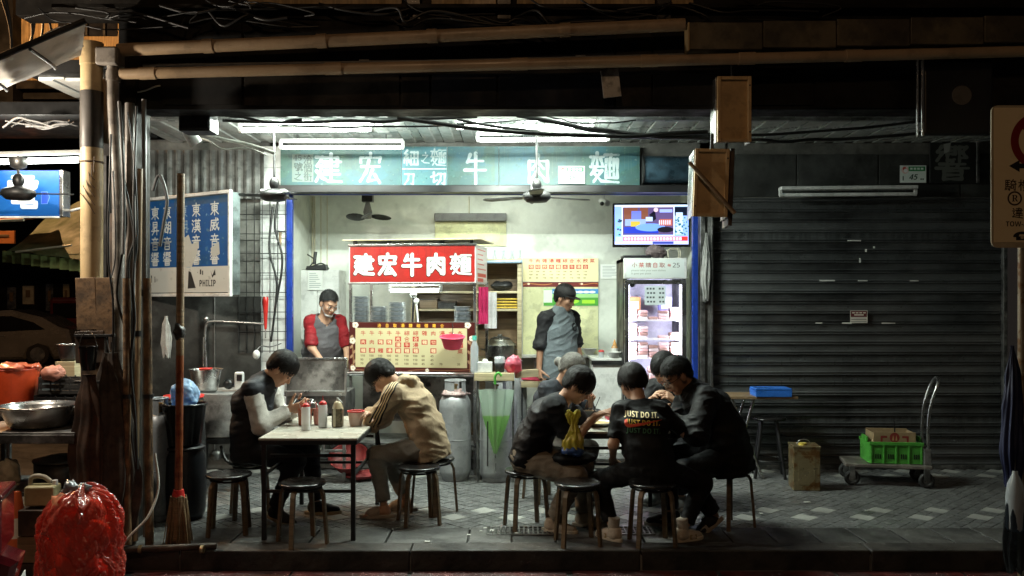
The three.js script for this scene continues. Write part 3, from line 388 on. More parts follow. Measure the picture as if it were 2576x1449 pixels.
{ // audio shop sign box, set at an angle
  const w = 1.3, h = 0.97;
  const t = canvas(1040, 776, (c) => {
    c.fillStyle = '#c4c7c2'; c.fillRect(0, 0, 1040, 776); c.fillStyle = '#12508f'; c.fillRect(0, 0, 1040, 566); blotch(c, 1040, 566, 90, ['#0e4680', '#1a5c9c', '#2a4a6a', '#34506a'], 20, 90, 0.35);
    c.fillStyle = '#44566a'; c.globalAlpha = 0.55; c.fillRect(380, 0, 660, 60); c.globalAlpha = 1;
    const wt = '#cfd4d2', col = (s, a, o = 1) => [...a].forEach((g, i) => { c.globalAlpha = o; glyph(c, g, 1040 - s * 800 - 56, 46 + i * 130, 108, wt, 10, 0, 112); c.globalAlpha = 1; });
    col(0.2, '東威音響'); col(0.48, '東漢音響'); col(0.68, '東湖音響', 0.5); col(0.94, '東湖音響'); col(1.14, '東昇音響');
    c.fillStyle = '#b9bcb6'; c.beginPath(); c.moveTo(500, 330); c.lineTo(560, 300); c.lineTo(600, 380); c.lineTo(690, 360); c.lineTo(660, 470); c.lineTo(600, 566); c.lineTo(470, 566); c.lineTo(460, 420); c.fill(); c.beginPath(); c.moveTo(830, 420); c.lineTo(930, 370); c.lineTo(940, 470); c.lineTo(850, 500); c.fill();
    blotch(c, 1040, 776, 60, ['#8d908c', '#a3a6a0'], 4, 26, 0.5);
    c.fillStyle = '#2b2d2e'; c.font = 'bold 74px sans-serif'; c.save(); c.translate(690, 728); c.scale(0.85, 1); c.fillText('PHILIP', 0, 0); c.restore(); c.beginPath(); c.moveTo(560, 600); c.lineTo(590, 610); c.lineTo(650, 740); c.lineTo(550, 745); c.fill(); c.fillRect(700, 590, 16, 40); c.fillRect(728, 600, 12, 34); c.beginPath(); c.moveTo(830, 600); c.lineTo(850, 640); c.lineTo(884, 590); c.lineTo(890, 640); c.lineTo(870, 640); c.lineTo(850, 660); c.fill(); c.fillRect(70, 630, 14, 60); c.fillRect(120, 640, 8, 50);
    blotch(c, 1040, 776, 40, ['#6c6e6a', '#d0d2cd'], 3, 14, 0.6);
  });
  const p = W(578, 611.5, 8.2), s = thing('audio_shop_sign', 'peeling blue and white sign box with columns of characters beside the wire rack', 'sign', p, -0.57);
  part('box', B(w, h, 0.118, -w / 2, 0, -0.062, 0.004), mk([0.16, 0.2, 0.2], 0.5, 0.2, { map: 'heavy', size: 0.5 }), s);
  part('painted_face', plate(w - 0.04, h - 0.05, -w / 2, 0, 0.0), print(t, 0.5), s);
  for (const y of [h / 2, -h / 2]) part('frame_rail', B(w + 0.03, 0.03, 0.035, -w / 2, y, -0.004), M.white, s);
  for (const x of [0, -w]) part('frame_stile', B(0.028, h - 0.03, 0.033, x, 0, -0.004), M.white, s);
}
{ // no parking sign on its pole
  const d = 5.7, w = 0.62, h = 358 / FOCAL * d, p = W(2494, 444, d);
  const t = canvas(700, 1050, (c) => { c.fillStyle = '#dccba6'; c.fillRect(0, 0, 700, 1050); blotch(c, 700, 1050, 60, ['#cdbc98', '#e2d3b2'], 20, 90, 0.3);
    c.strokeStyle = '#7c1210'; c.lineWidth = 62; c.beginPath(); c.arc(352, 260, 190, 0, 7); c.stroke(); c.lineWidth = 48; c.beginPath(); c.moveTo(222, 130); c.lineTo(480, 392); c.stroke(); c.fillStyle = '#16130f'; c.fillRect(316, 200, 44, 150); c.beginPath(); c.arc(352, 178, 34, 0, 7); c.fill(); c.fillRect(296, 220, 130, 34);
    c.fillRect(190, 436, 330, 38); c.beginPath(); c.moveTo(118, 455); c.lineTo(200, 408); c.lineTo(200, 502); c.fill();
    const k = '#2a1a10'; glyph(c, '騎', 84, 560, 90, k, 9); glyph(c, '樓', 190, 560, 90, k, 9); glyph(c, '小', 300, 560, 90, k, 9); glyph(c, '自', 410, 560, 90, k, 9); c.strokeStyle = '#2a1010'; c.lineWidth = 12; c.beginPath(); c.arc(162, 708, 50, 0, 7); c.stroke(); c.fillStyle = k; c.font = 'bold 70px serif'; c.fillText('R', 138, 732); c.font = 'bold 60px sans-serif'; c.fillText('STOP', 284, 730);
    glyph(c, '違', 140, 780, 86, k, 9); glyph(c, '者', 250, 780, 86, k, 9); glyph(c, '取', 360, 780, 86, k, 9); c.font = 'bold 54px sans-serif'; c.fillText('TOW-AWAY', 92, 926);
    c.fillStyle = '#16130f'; c.beginPath(); c.moveTo(150, 1010); c.bezierCurveTo(150, 952, 290, 952, 290, 1010); c.lineTo(250, 1010); c.lineTo(240, 988); c.lineTo(200, 988); c.lineTo(190, 1010); c.fill(); c.fillRect(172, 1004, 96, 30); c.fillStyle = '#c2b294'; c.beginPath(); c.arc(220, 1012, 13, 0, 7); c.fill(); });
  const s = thing('no_parking_sign', 'tan no parking sign with red ring and arrow on a metal pole', 'road sign', [p.x + w / 2, 0, p.z]);
  const r = 0.05, sh = new THREE.Shape(); sh.moveTo(-w / 2 + r, -h / 2); sh.lineTo(w / 2 - r, -h / 2); sh.quadraticCurveTo(w / 2, -h / 2, w / 2, -h / 2 + r); sh.lineTo(w / 2, h / 2 - r); sh.quadraticCurveTo(w / 2, h / 2, w / 2 - r, h / 2); sh.lineTo(-w / 2 + r, h / 2); sh.quadraticCurveTo(-w / 2, h / 2, -w / 2, h / 2 - r); sh.lineTo(-w / 2, -h / 2 + r); sh.quadraticCurveTo(-w / 2, -h / 2, -w / 2 + r, -h / 2);
  part('sign_plate', fin(mv(new THREE.ExtrudeGeometry(sh, { depth: 0.01, bevelEnabled: false }), 0, p.y, -0.011)), mk([0.45, 0.38, 0.26], 0.5), s); part('printed_face', plate(w - 0.03, h - 0.05, 0, p.y + 0.01, 0.001), print(t, 0.5), s);
  part('pole', C(0.026, 0.026, 2.95, -0.085, 1.345, -0.045, 16), mk([0.3, 0.24, 0.17], 0.4, 0.4, { map: 'rust', size: 0.5 }), s); part('clamp', B(0.09, 0.03, 0.06, -0.085, p.y + 0.3, -0.03), M.steel, s); part('clamp', B(0.09, 0.03, 0.06, -0.085, 0.95, -0.045), M.steel, s); part('foot_plate', C(0.07, 0.08, 0.02, -0.085, -0.115, -0.045, 20), M.steeldull, s);
}
// ---------- hanging plywood sign boxes ----------
function plyBox(label, u0, u1, v0, v1, d, dep, o = {}) {
  const a = W(u0, v1, d), b = W(u1, v0, d), w = b.x - a.x, h = b.y - a.y, s = thing('plywood_sign_box', label, 'sign box', [(a.x + b.x) / 2, (a.y + b.y) / 2, CAMZ - d], o.turn ?? 0);
  part('panel', B(w - 0.03, h - 0.03, 0.012, 0, 0, -0.02, 0.002), M.ply, s);
  for (const x of [-1, 1]) part('frame_stile', B(0.024, h, 0.035, x * (w / 2 - 0.012), 0, -0.01, 0.003), M.ply, s);
  for (const y of [-1, 1]) part('frame_rail', B(w - 0.05, 0.024, 0.033, 0, y * (h / 2 - 0.012), -0.01, 0.003), M.ply, s);
  for (const x of [-1, 1]) part('side_panel', B(0.008, h, dep, x * (w / 2 + 0.004), 0, -dep / 2 - 0.03), x < 0 ? M.steel : M.darkwood, s);
  for (const [x, y] of [[-1, -0.7], [1, -0.7], [1, 0.72]]) part('screw', C(0.006, 0.006, 0.006, x * (w / 2 - 0.012), y * h / 2, 0.009, 8, 'z'), M.iron, s);
  part('bracket', B(0.02, o.hang ?? 0.2, 0.02, 0, h / 2 + (o.hang ?? 0.2) / 2, -0.06), M.iron, s); return s;
}
plyBox('upper plywood sign box back hung under the drain pipe, longer of the two', 1805, 1890, 192, 357, 6.25, 0.16);
{ const s = plyBox('lower plywood sign box back with a stick across it, tilted under the other', 1747, 1832, 374, 545, 6.3, 0.34, { turn: -0.1, hang: 0.12 }); s.rotation.z = -0.035; part('dark_board', B(0.03, 0.56, 0.3, 0.15, -0.02, -0.2), M.darkwood, s); part('stick', K([-0.165, 0.14, 0.03], [0.17, -0.22, 0.03], 0.014, 0.016), M.wood, s); }
// ---------- drain pipes ----------
function pipe(label, pts, r, m, couplings, ends) {
  const s = thing('drain_pipe', label, 'pipe', [0, 0, 0]); part('pipe', Tb(pts, r, pts.length * 4, 18), m, s);
  for (const t of couplings) { const a = v3(pts[0]), b = v3(pts[pts.length - 1]), p = a.clone().lerp(b, t), q = a.clone().lerp(b, t + 0.018); part('coupling', K(p, q, r * 1.13, r * 1.13, 18), m, s); }
  return s;
}
pipe('thick drain pipe sloping along the top of the dark fascia, cut off above the fan', [W(298, 126, 6.22), W(1000, 95, 6.22), W(1722, 62, 6.22)], 0.045, M.pvcbrown, [0.15, 0.35, 0.545, 0.78]);
pipe('long brown drain pipe running under the fascia from the corner to the street sign', [W(304, 186, 6.2), W(1300, 162, 6.2), W(2640, 128, 6.2)], 0.039, M.pvcbrown, [0.02, 0.22, 0.42, 0.56, 0.665, 0.78]);
pipe('thin grey conduit between the two drain pipes on the fascia', [W(360, 165, 6.32), W(1200, 152, 6.32), W(1720, 138, 6.32)], 0.012, M.cablegrey, [0.4, 0.8]);
{ const s = thing('cable_trunking', 'long tan metal trunking box on the fascia beyond the cut pipe', 'trunking', W(1732, 95, 6.2)); const L0 = 2.6; for (let k = 0; k < 5; k++) part('cover', B(L0 / 5 - 0.006, 0.19, 0.12, L0 / 5 * (k + 0.5), 0.012 * (k + 0.5), -0.03, 0.006), mk([0.12, 0.095, 0.055], 0.6, 0, { map: 'heavy', size: 0.9 }), s); part('end_cap', B(0.012, 0.2, 0.13, -0.004, 0, -0.03), M.ochre, s); }
{ const s = thing('hanging_plate', 'tilted grey metal plate hanging below the long brown pipe', 'metal plate', W(1537, 210, 6.28)); const o = part('plate', B(0.13, 0.2, 0.006, 0, 0, 0), M.steeldull, s); s.rotation.z = 0.12; part('wire', K([0, 0.1, 0], [0, 0.15, 0], 0.004), M.iron, s); }
{ const s = thing('dark_sign_panel', 'black hanging panel with a faint round mark above the shutter', 'sign', W(2412, 245, 6.3)); part('panel', B(0.5, 0.54, 0.06, 0, 0, -0.03, 0.02, 2), M.black, s); part('round_mark', C(0.07, 0.07, 0.006, 0.02, 0.015, 0.002, 28, 'z'), mk([0.09, 0.08, 0.07], 0.7), s); part('bracket', B(0.018, 0.56, 0.02, -0.262, 0, 0), M.steel, s); part('bracket', B(0.012, 0.56, 0.02, -0.29, 0, -0.02), M.steel, s); }
// ---------- arcade cables and fans ----------
const cab = (pts, r = 0.009, m = M.cable, label = 'loose black cable slung under the arcade ceiling', g = 'cables under the arcade ceiling') => single('cable', Tb(pts, r, pts.length * 8, 6), m, label, 'cable', g);
for (const [u0, v0, u1, v1, d0, d1, sag, r] of [[560, 300, 1200, 292, 7.0, 7.0, 10, 0.014], [1000, 296, 1780, 330, 7.0, 6.9, 26, 0.018], [1150, 300, 1790, 338, 7.1, 7.0, 22, 0.013], [1300, 290, 1800, 345, 7.0, 7.0, 14, 0.02], [1480, 322, 1850, 350, 7.0, 6.9, 6, 0.017], [700, 318, 1350, 300, 7.1, 7.1, 8, 0.008], [1350, 284, 1600, 300, 7.0, 7.0, 18, 0.007], [560, 284, 760, 300, 6.8, 7.0, 12, 0.012], [1700, 340, 2330, 300, 7.0, 6.9, 14, 0.012], [1850, 352, 2350, 330, 7.2, 7.0, 10, 0.014], [1780, 276, 2330, 270, 6.8, 6.8, 3, 0.01]]) {
  const pts = []; for (let k = 0; k <= 8; k++) { const t = k / 8; pts.push(W(mix(u0, u1, t), mix(v0, v1, t) + sag * 4 * t * (1 - t) + rr(-3, 3), mix(d0, d1, t) + rr(-0.03, 0.03))); } cab(pts, r);
}
for (const [pts, r] of [[[[300, 250, 6.4], [330, 236, 6.4], [365, 228, 6.4], [400, 216, 6.4], [425, 222, 6.45], [460, 236, 6.5]], 0.006], [[[480, 345, 7.2], [520, 352, 7.2], [560, 375, 7.2], [620, 372, 7.3], [670, 390, 7.4]], 0.008], [[[500, 330, 7.2], [560, 350, 7.2], [620, 362, 7.3], [690, 385, 7.4]], 0.016]]) cab(pts.map((p) => W(...p)), r, M.cablewhite, r < 0.007 ? 'thin white wire looping out from the corner post' : r > 0.01 ? 'silver wrapped cable running down to the wall fan' : 'white cord beside the silver wrapped cable', r < 0.007 ? undefined : undefined);
for (let k = 0; k < 26; k++) { const u = rr(0, 1900), v = rr(-10, 45), pts = []; for (let j = 0; j < 5; j++) pts.push(W(u + j * rr(30, 90), v + rr(-14, 22) + j * 6, 6.25 + rr(-0.03, 0.08))); cab(pts, rr(0.004, 0.011), M.cable, 'tangled black wire across the ochre upper wall', 'wires across the upper wall'); }
function fan(label, p, rod, turn, blades = 3, small = 1) {
  const f = thing('ceiling_fan', label, 'fan', p, turn); part('down_rod', C(0.011, 0.011, rod, 0, rod / 2, 0, 10), M.iron, f); part('ceiling_cup', L([[0.02, -0.09], [0.06, -0.07], [0.075, 0], [0.03, 0.01]], 20, 0, rod - 0.02, 0), M.steeldull, f); part('rod_cup', El(0.045, 0.06, 0.045, 0, 0.1, 0), M.iron, f);
  part('motor', L([[0, -0.06], [0.09, -0.055], [0.13, -0.02], [0.125, 0.02], [0.06, 0.05], [0, 0.055]], 26), M.iron, f);
  for (let k = 0; k < blades; k++) { const g = Ex([[0.1, -0.03], [0.2, -0.06], [0.52, -0.07], [0.56, -0.03], [0.56, 0.03], [0.52, 0.06], [0.2, 0.05], [0.1, 0.03]].map(([a, b]) => [a * small, b]), 0.006, 0.001); g.rotateX(-Math.PI / 2 + 0.07); g.rotateY(k * Math.PI * 2 / blades); part('blade', mv(g, 0, -0.01, 0), M.iron, f); }
}
fan('ceiling fan on a long rod in front of the last characters of the green sign', W(1350, 493, 7.9), 0.78, 0.5);
fan('ceiling fan on a long rod beside the blue and white audio sign', W(690, 490, 7.9), 0.74, 1.3, 3, 0.55);
{ const f = thing('wall_fan', 'dark three-bladed fan hung from the ceiling inside the shop', 'fan', W(925, 540, 9.7)); part('bracket', B(0.12, 0.12, 0.1, 0.0, 0.2, 0), M.iron, f); part('motor', L([[0, -0.05], [0.04, -0.045], [0.05, 0.03], [0.02, 0.15], [0, 0.16]], 18), M.cablegrey, f); for (let k = 0; k < 3; k++) { const g = El(0.13, 0.011, 0.07, 0.16, 0, 0); g.rotateX(0.55); g.rotateY(k * 2.094 + 2.7); part('blade', mv(g, 0, -0.02, 0), M.iron, f); } }
{ const c = thing('security_camera', 'small dome security camera hanging under the green sign', 'camera', W(1338, 505, 8.75)); part('housing', C(0.035, 0.04, 0.05, 0, 0.03, 0, 16), M.white, c); part('lens_ball', El(0.032, 0.032, 0.032), M.blackgloss, c); part('stem', C(0.01, 0.01, 0.17, 0, 0.13, 0), M.white, c); }
{ const c = thing('security_camera', 'white bullet security camera by the television', 'camera', W(1520, 508, 9.7)); part('body', rot(C(0.035, 0.035, 0.13, 0, 0, 0, 16, 'z'), 0.35, 0.5), M.white, c); part('arm', K([0, 0.03, -0.03], [0.0, 0.12, -0.1], 0.012), M.white, c); part('lens', El(0.024, 0.024, 0.024, -0.03, -0.025, 0.055), M.blackgloss, c); }
{ const c = thing('flood_light', 'small unlit white spotlight clipped under the fascia near the corner', 'spotlight', W(480, 342, 7.0)); part('shade', rot(L([[0.03, 0.06], [0.045, 0.05], [0.055, -0.07], [0.05, -0.07], [0.04, 0.045]], 18), 0.5, 0, 0.5), M.white, c); part('arm', K([-0.02, 0.05, 0], [-0.05, 0.16, 0], 0.012), M.iron, c); }
{ const p = W(500, 280, 6.75), s = thing('junction_box', 'dark metal junction box under the fascia near the corner', 'electrical box', p); part('case', B(0.24, 0.34, 0.2, 0, 0, 0, 0.01), M.iron, s); part('lid', B(0.22, 0.3, 0.012, 0, 0, 0.106), M.darkpanel[0], s); }
// rolled cover at the end of the sign
{ const a = W(1614, 428, 8.92), b = W(1738, 428, 8.92), s = thing('shutter_housing', 'dark blue rolled shutter housing at the end of the green sign', 'shutter housing', a); part('drum', C(0.14, 0.14, b.x - a.x, (b.x - a.x) / 2, 0, 0, 30, 'x'), mk([0.05, 0.1, 0.14], 0.4, 0.2, { map: 'heavy', size: 0.6 }), s); part('end_plate', C(0.16, 0.16, 0.012, 0.004, 0, 0, 24, 'x'), M.iron, s); }
// ---------- tables and stools ----------
const seatM = mk([0.014, 0.013, 0.013], 0.25, 0, { map: 'grime', size: 0.3 }), legM = mk([0.17, 0.115, 0.06], 0.5, 0, { map: 'wood', size: 0.35 });
function makeStool(label, at, turn, group) {
  const s = thing('stool', label, 'stool', at, turn, group);
  part('seat', L([[0, 0.422], [0.15, 0.42], [0.166, 0.428], [0.168, 0.44], [0.16, 0.449], [0.12, 0.452], [0, 0.446]], 36), seatM, s);
  for (let k = 0; k < 4; k++) {
    const an = Math.PI / 4 + k * Math.PI / 2, path = [[0.03, 0.412], [0.11, 0.408], [0.143, 0.392], [0.158, 0.36], [0.172, 0.2], [0.188, 0.0]], w = 0.036, t = 0.02, P = [], I = [];
    path.forEach(([r, y], i) => { const a = path[Math.max(0, i - 1)], b = path[Math.min(path.length - 1, i + 1)], dx = b[0] - a[0], dy = b[1] - a[1], l = Math.hypot(dx, dy), nx = -dy / l * t / 2, ny = dx / l * t / 2, wq = w * (1 - i * 0.03) / 2; for (const [sn, sw] of [[1, 1], [1, -1], [-1, -1], [-1, 1]]) P.push(r + nx * sn, Math.max(0, y + ny * sn), wq * sw); });
    for (let i = 0; i + 1 < path.length; i++) for (let q = 0; q < 4; q++) { const a = i * 4 + q, b = i * 4 + (q + 1) % 4; I.push(a, b, a + 4, b, b + 4, a + 4); } I.push(0, 2, 1, 0, 3, 2); const e = (path.length - 1) * 4; I.push(e, e + 1, e + 2, e, e + 2, e + 3);
    const g = new THREE.BufferGeometry(); g.setAttribute('position', new THREE.Float32BufferAttribute(P, 3)); g.setIndex(I); const h = g.toNonIndexed(); h.computeVertexNormals(); h.rotateY(an); part('leg', fin(h), legM, s);
  }
  part('ring', fin(mv(new THREE.TorusGeometry(0.13, 0.008, 6, 28).rotateX(Math.PI / 2), 0, 0.404, 0)), M.iron, s);
  return s;
}
const GS = 'round black stools at the tables';
const st0 = makeStool('black round stool with bent wooden legs standing empty by the broom', [-2.12, 0, -0.55], 0.2, GS);
copy(st0, [-1.5, 0, -0.26], 0.6, 'black round stool with bent wooden legs standing empty at the end of the bottle table');
copy(st0, [-0.73, 0, -0.85], 0.35, 'black round stool standing empty right in front of the tan hooded person');
copy(st0, [-0.64, 0, -1.2], 0.9, 'black round stool carrying the person in the tan hooded top');
copy(st0, [-2.12, 0, -1.08], 0.4, 'black round stool carrying the person in the quilted vest');
copy(st0, [0.11, 0, -0.7], 0.3, 'black round stool carrying the young person in light trousers');
copy(st0, [0.47, 0.0, -0.25], 0.15, 'black round stool standing empty at the crowded table below the yellow bag');
copy(st0, [1.0, 0, -0.24], 0.1, 'black round stool carrying the person with the printed slogan');
copy(st0, [1.68, 0, -0.75], 0.5, 'black round stool carrying the person in the black jacket');
copy(st0, [0.28, 0, -1.64], 0.5, 'black round stool carrying the person with grey tied-back hair');
copy(st0, [1.5, 0, -1.72], 0.5, 'black round stool carrying the person in front of the fridge');
{ const s = thing('tall_stool', 'tall dark straight-legged stool by the folding side table at the shutter', 'stool', W(1934, 1190, 8.65)); s.position.y = 0; part('seat', L([[0, 0.565], [0.16, 0.562], [0.17, 0.575], [0.16, 0.59], [0, 0.592]], 30), seatM, s); for (let k = 0; k < 4; k++) { const a = Math.PI / 4 + k * Math.PI / 2 + 0.2; part('leg', K([Math.cos(a) * 0.1, 0.56, Math.sin(a) * 0.1], [Math.cos(a) * 0.2, 0, Math.sin(a) * 0.2], 0.016), M.black, s); } part('foot_ring', fin(mv(new THREE.TorusGeometry(0.165, 0.008, 6, 28).rotateX(Math.PI / 2), 0, 0.17, 0)), M.iron, s); }
function dinTable(label, x0, x1, z0, z1, h, top, o = {}) {
  const t = thing('dining_table', label, 'table', [(x0 + x1) / 2, 0, (z0 + z1) / 2], o.turn ?? 0), w = x1 - x0, d = Math.abs(z1 - z0);
  part('table_top', B(w, 0.018, d, 0, h - 0.009, 0, 0.005, 2), top, t); part('edge_band', J(B(w - 0.01, 0.03, 0.012, 0, h - 0.034, d / 2 - 0.008), B(w - 0.01, 0.03, 0.012, 0, h - 0.034, -d / 2 + 0.008), B(0.012, 0.03, d - 0.03, w / 2 - 0.008, h - 0.034, 0), B(0.012, 0.03, d - 0.03, -w / 2 + 0.008, h - 0.034, 0)), M.black, t);
  for (const a of [-1, 1]) for (const b of [-1, 1]) part('leg', B(0.032, h - 0.03, 0.032, a * (w / 2 - 0.035), (h - 0.03) / 2, b * (d / 2 - 0.035), 0.004), M.black, t);
  for (const b of [-1, 1]) { part('stretcher', B(w - 0.1, 0.022, 0.022, 0, 0.36, b * (d / 2 - 0.035)), M.black, t); part('stretcher', B(w - 0.1, 0.022, 0.022, 0, 0.6, b * (d / 2 - 0.14)), M.black, t); }
  for (const a of [-1, 1]) part('side_stretcher', B(0.022, 0.022, d - 0.1, a * (w / 2 - 0.035), 0.48, 0), M.black, t);
  return t;
}
const laminate = mk([0.62, 0.59, 0.5], 0.3, 0, { map: 'wood', size: 0.9, bump: 0.0005 });
dinTable('black framed table with pale laminate top carrying the sauce bottles', -1.83, -1.115, -0.3, -1.5, 0.75, laminate);
dinTable('black framed crowded table covered with bowls and plates', 0.36, 1.2, -0.62, -1.42, 0.75, laminate);
{ // folding side table by the shutter
  const p = W(1900, 995, 8.7), t = thing('folding_table', 'narrow folding side table standing by the roller shutter', 'table', [p.x, 0, p.z]); part('table_top', B(0.72, 0.026, 0.42, 0, p.y, 0, 0.004), M.wood, t);
  for (const z of [-0.16, 0.16]) { part('leg', K([-0.05, p.y, z], [-0.28, 0.02, z], 0.014), M.steel, t); part('leg', K([-0.28, p.y, z], [0.02, 0.02, z], 0.014), M.steel, t); } part('foot_bar', J(K([0.02, 0.02, -0.2], [0.02, 0.02, 0.2], 0.014)), M.steeldull, t); part('foot_bar', K([-0.28, 0.02, -0.2], [-0.28, 0.02, 0.2], 0.014), M.steeldull, t);
  const b = thing('blue_box', 'shallow blue plastic box on the folding side table', 'plastic box', [p.x + 0.12, p.y + 0.013, p.z]); part('tray', Ex([[-0.17, 0], [0.17, 0], [0.175, 0.055], [-0.175, 0.055]], 0.22, 0.004), M.bluep, b); part('lid', B(0.35, 0.02, 0.23, 0, 0.07, 0.11, 0.006), M.bluep, b);
}
// ---------- on the bottle table ----------
const TY = 0.75;
function sauce(label, x, z, fill, col) {
  const b = thing('squeeze_bottle', label, 'sauce bottle', [x, TY, z]); const mB = new THREE.MeshPhysicalMaterial({ color: 0xf0f0f2, roughness: 0.35, transmission: 0.35, thickness: 0, side: THREE.DoubleSide });
  part('bottle', L([[0, 0.002], [0.03, 0], [0.034, 0.006], [0.034, 0.17], [0.029, 0.182], [0.02, 0.188]], 28), mB, b); part('sauce', C(0.0325, 0.0325, fill, 0, fill / 2 + 0.003, 0, 24), mk(col, 0.3), b); part('cap', L([[0.03, 0.18], [0.03, 0.192], [0.022, 0.2], [0.012, 0.21], [0, 0.212]], 24), M.redplastic, b); part('nozzle', K([0, 0.208, 0], [0, 0.25, 0], 0.006, 0.002), M.redplastic, b);
}
sauce('clear squeeze bottle with red cap, nearly empty, on the pale table', -1.575, -0.68, 0.06, [0.75, 0.7, 0.6]);
sauce('squeeze bottle with red cap half full of dark sauce on the pale table', -1.475, -0.82, 0.1, [0.02, 0.01, 0.008]);
{ const b = thing('vinegar_bottle', 'square brown label bottle with white spout on the pale table', 'bottle', [-1.365, TY, -0.85]); part('body', B(0.085, 0.15, 0.07, 0, 0.076, 0, 0.012, 2), mk([0.2, 0.16, 0.1], 0.35, 0, { map: 'heavy', size: 0.08 }), b); part('shoulder', L([[0.044, 0.145], [0.03, 0.19], [0.014, 0.205], [0, 0.206]], 20), mk([0.6, 0.5, 0.33], 0.3), b); part('spout', J(C(0.009, 0.011, 0.03, 0, 0.215, 0), K([0, 0.225, 0], [0.035, 0.19, 0.0], 0.005)), M.white, b); part('label_band', B(0.02, 0.148, 0.002, -0.02, 0.076, 0.036, 0.0005), M.cream, b); }
{ const b = thing('bag_lined_bowl', 'tall plastic soup tub with red rim on the pale table', 'tub', [-1.235, TY, -0.92]); part('tub', L([[0, 0.003], [0.045, 0], [0.05, 0.008], [0.064, 0.115], [0.061, 0.115], [0.047, 0.01]], 30), new THREE.MeshPhysicalMaterial({ color: 0xd8c0b4, roughness: 0.3, transmission: 0.35, thickness: 0, side: THREE.DoubleSide }), b); part('soup', L([[0, 0.01], [0.046, 0.01], [0.054, 0.06], [0, 0.06]], 24), mk([0.12, 0.09, 0.05], 0.3), b); part('rim', fin(mv(new THREE.TorusGeometry(0.064, 0.006, 8, 32).rotateX(Math.PI / 2), 0, 0.115, 0)), M.redplastic, b); }
for (const [x, z, m, lb] of [[-1.645, -0.95, [0.45, 0.12, 0.05], 'orange plastic chopstick pot behind the clear squeeze bottle'], [-1.53, -0.98, [0.55, 0.24, 0.2], 'pale red spoon pot behind the sauce bottles']]) { const b = thing('utensil_pot', lb, 'pot', [x, TY, z]); part('pot', L([[0, 0.004], [0.045, 0], [0.05, 0.01], [0.058, 0.13], [0.055, 0.13], [0.046, 0.012]], 26), mk(m, 0.35), b); for (let k = 0; k < 6; k++) { const a = k * 1.1; part('utensil', K([Math.cos(a) * 0.02, 0.01, Math.sin(a) * 0.02], [Math.cos(a) * 0.045, 0.17 + rr(0, 0.02), Math.sin(a) * 0.045], 0.0035), k % 2 ? M.white : M.redplastic, b); } }
{ const b = thing('pink_bowl', 'flat pink bowl at the far end of the pale table', 'bowl', [-1.17, TY, -1.3]); part('bowl', L([[0, 0.004], [0.04, 0], [0.045, 0.008], [0.085, 0.045], [0.082, 0.047], [0.04, 0.012], [0, 0.01]], 30), M.pink, b); }
{ const b = thing('phone', 'pale smartphone in the hands of the person in the vest', 'phone', [-1.68, 0.925, -1.04]); part('case', B(0.075, 0.008, 0.15, 0, 0, 0, 0.004, 2), M.white, b); part('screen', plate(0.066, 0.138, 0, 0, 0).rotateX(-Math.PI / 2).translate(0, 0.0045, 0), mk([0.02, 0.02, 0.025], 0.1, 0, { map: 0, rmap: 0 }), b); b.rotation.set(0, 1.4, 0.5); }
// ---------- on the crowded table ----------
const bowlG = (r, h) => L([[0, 0.006], [r * 0.45, 0.004], [r * 0.48, 0], [r * 0.55, 0.004], [r, h], [r * 0.97, h + 0.002], [r * 0.5, 0.012], [0, 0.01]], 32);
function dish(name, label, x, z, r, h, m, food, fm, y = TY) { const b = thing(name, label, name.replace('_', ' ').split(' ').pop(), [x, y, z]); part('bowl', bowlG(r, h), m, b); if (food) part('food', crumple(El(r * 0.78, h * 0.4, r * 0.78, 0, h * 0.62, 0, 20), 0.02, 40), fm, b); return b; }
dish('red_bowl', 'red and pink noodle bowl in the middle of the crowded table', 0.84, -1.15, 0.105, 0.075, M.pink, 1, mk([0.3, 0.14, 0.06], 0.4));
dish('soup_bowl', 'dark soup bowl with chopsticks on the crowded table', 0.64, -1.28, 0.1, 0.08, M.black, 1, mk([0.22, 0.13, 0.07], 0.4));
dish('noodle_plate', 'pale plate of noodles by the outstretched hand', 0.7, -0.92, 0.12, 0.03, M.white, 1, mk([0.5, 0.38, 0.18], 0.5));
dish('side_plate', 'small plate of side dish near the elbow of the slogan shirt', 1.04, -0.78, 0.085, 0.025, M.white, 1, mk([0.5, 0.22, 0.08], 0.5));
dish('white_bowl', 'white bowl in front of the person with grey hair', 0.48, -1.2, 0.08, 0.06, M.white, 1, mk([0.4, 0.3, 0.2], 0.5));
dish('green_bowl', 'pale yellow bowl next to the red noodle bowl', 0.97, -1.05, 0.075, 0.065, M.cream, 1, mk([0.35, 0.36, 0.1], 0.5));
dish('dark_bowl', 'dark bowl in front of the person before the fridge', 1.05, -1.28, 0.095, 0.07, M.black, 1, mk([0.25, 0.15, 0.08], 0.5));
for (const [x, z, a] of [[0.66, -1.28, 0.4], [0.63, -1.27, 0.15], [0.7, -1.27, 0.05]]) { const c = single('chopstick', K([0, 0.02, 0], [a * 0.3 - 0.05, 0.19, 0.02], 0.0035, 0.003), M.black, 'dark chopstick standing in the soup bowl', 'chopstick', 'chopsticks in the soup bowl'); c.position.set(x, TY, z); }
{ const b = thing('plastic_cup', 'clear plastic drink cup with straw behind the red bowl', 'cup', [0.9, TY, -1.33]); part('cup', L([[0, 0.002], [0.035, 0], [0.047, 0.11], [0.045, 0.11], [0.033, 0.004]], 24), M.clearbag, b); part('straw', K([0, 0.02, 0], [0.012, 0.17, 0], 0.003), M.white, b); }
for (let k = 0; k < 4; k++) single('napkin', crumple(B(0.09, 0.012, 0.08, [0.56, 0.6, 0.82, 1.08][k], TY + 0.011, [-0.78, -1.05, -0.76, -0.95][k], 0.004, 2), 0.014, 30, k * 5), M.paper, 'crumpled white napkin on the crowded table', 'napkin', 'napkins on the crowded table');
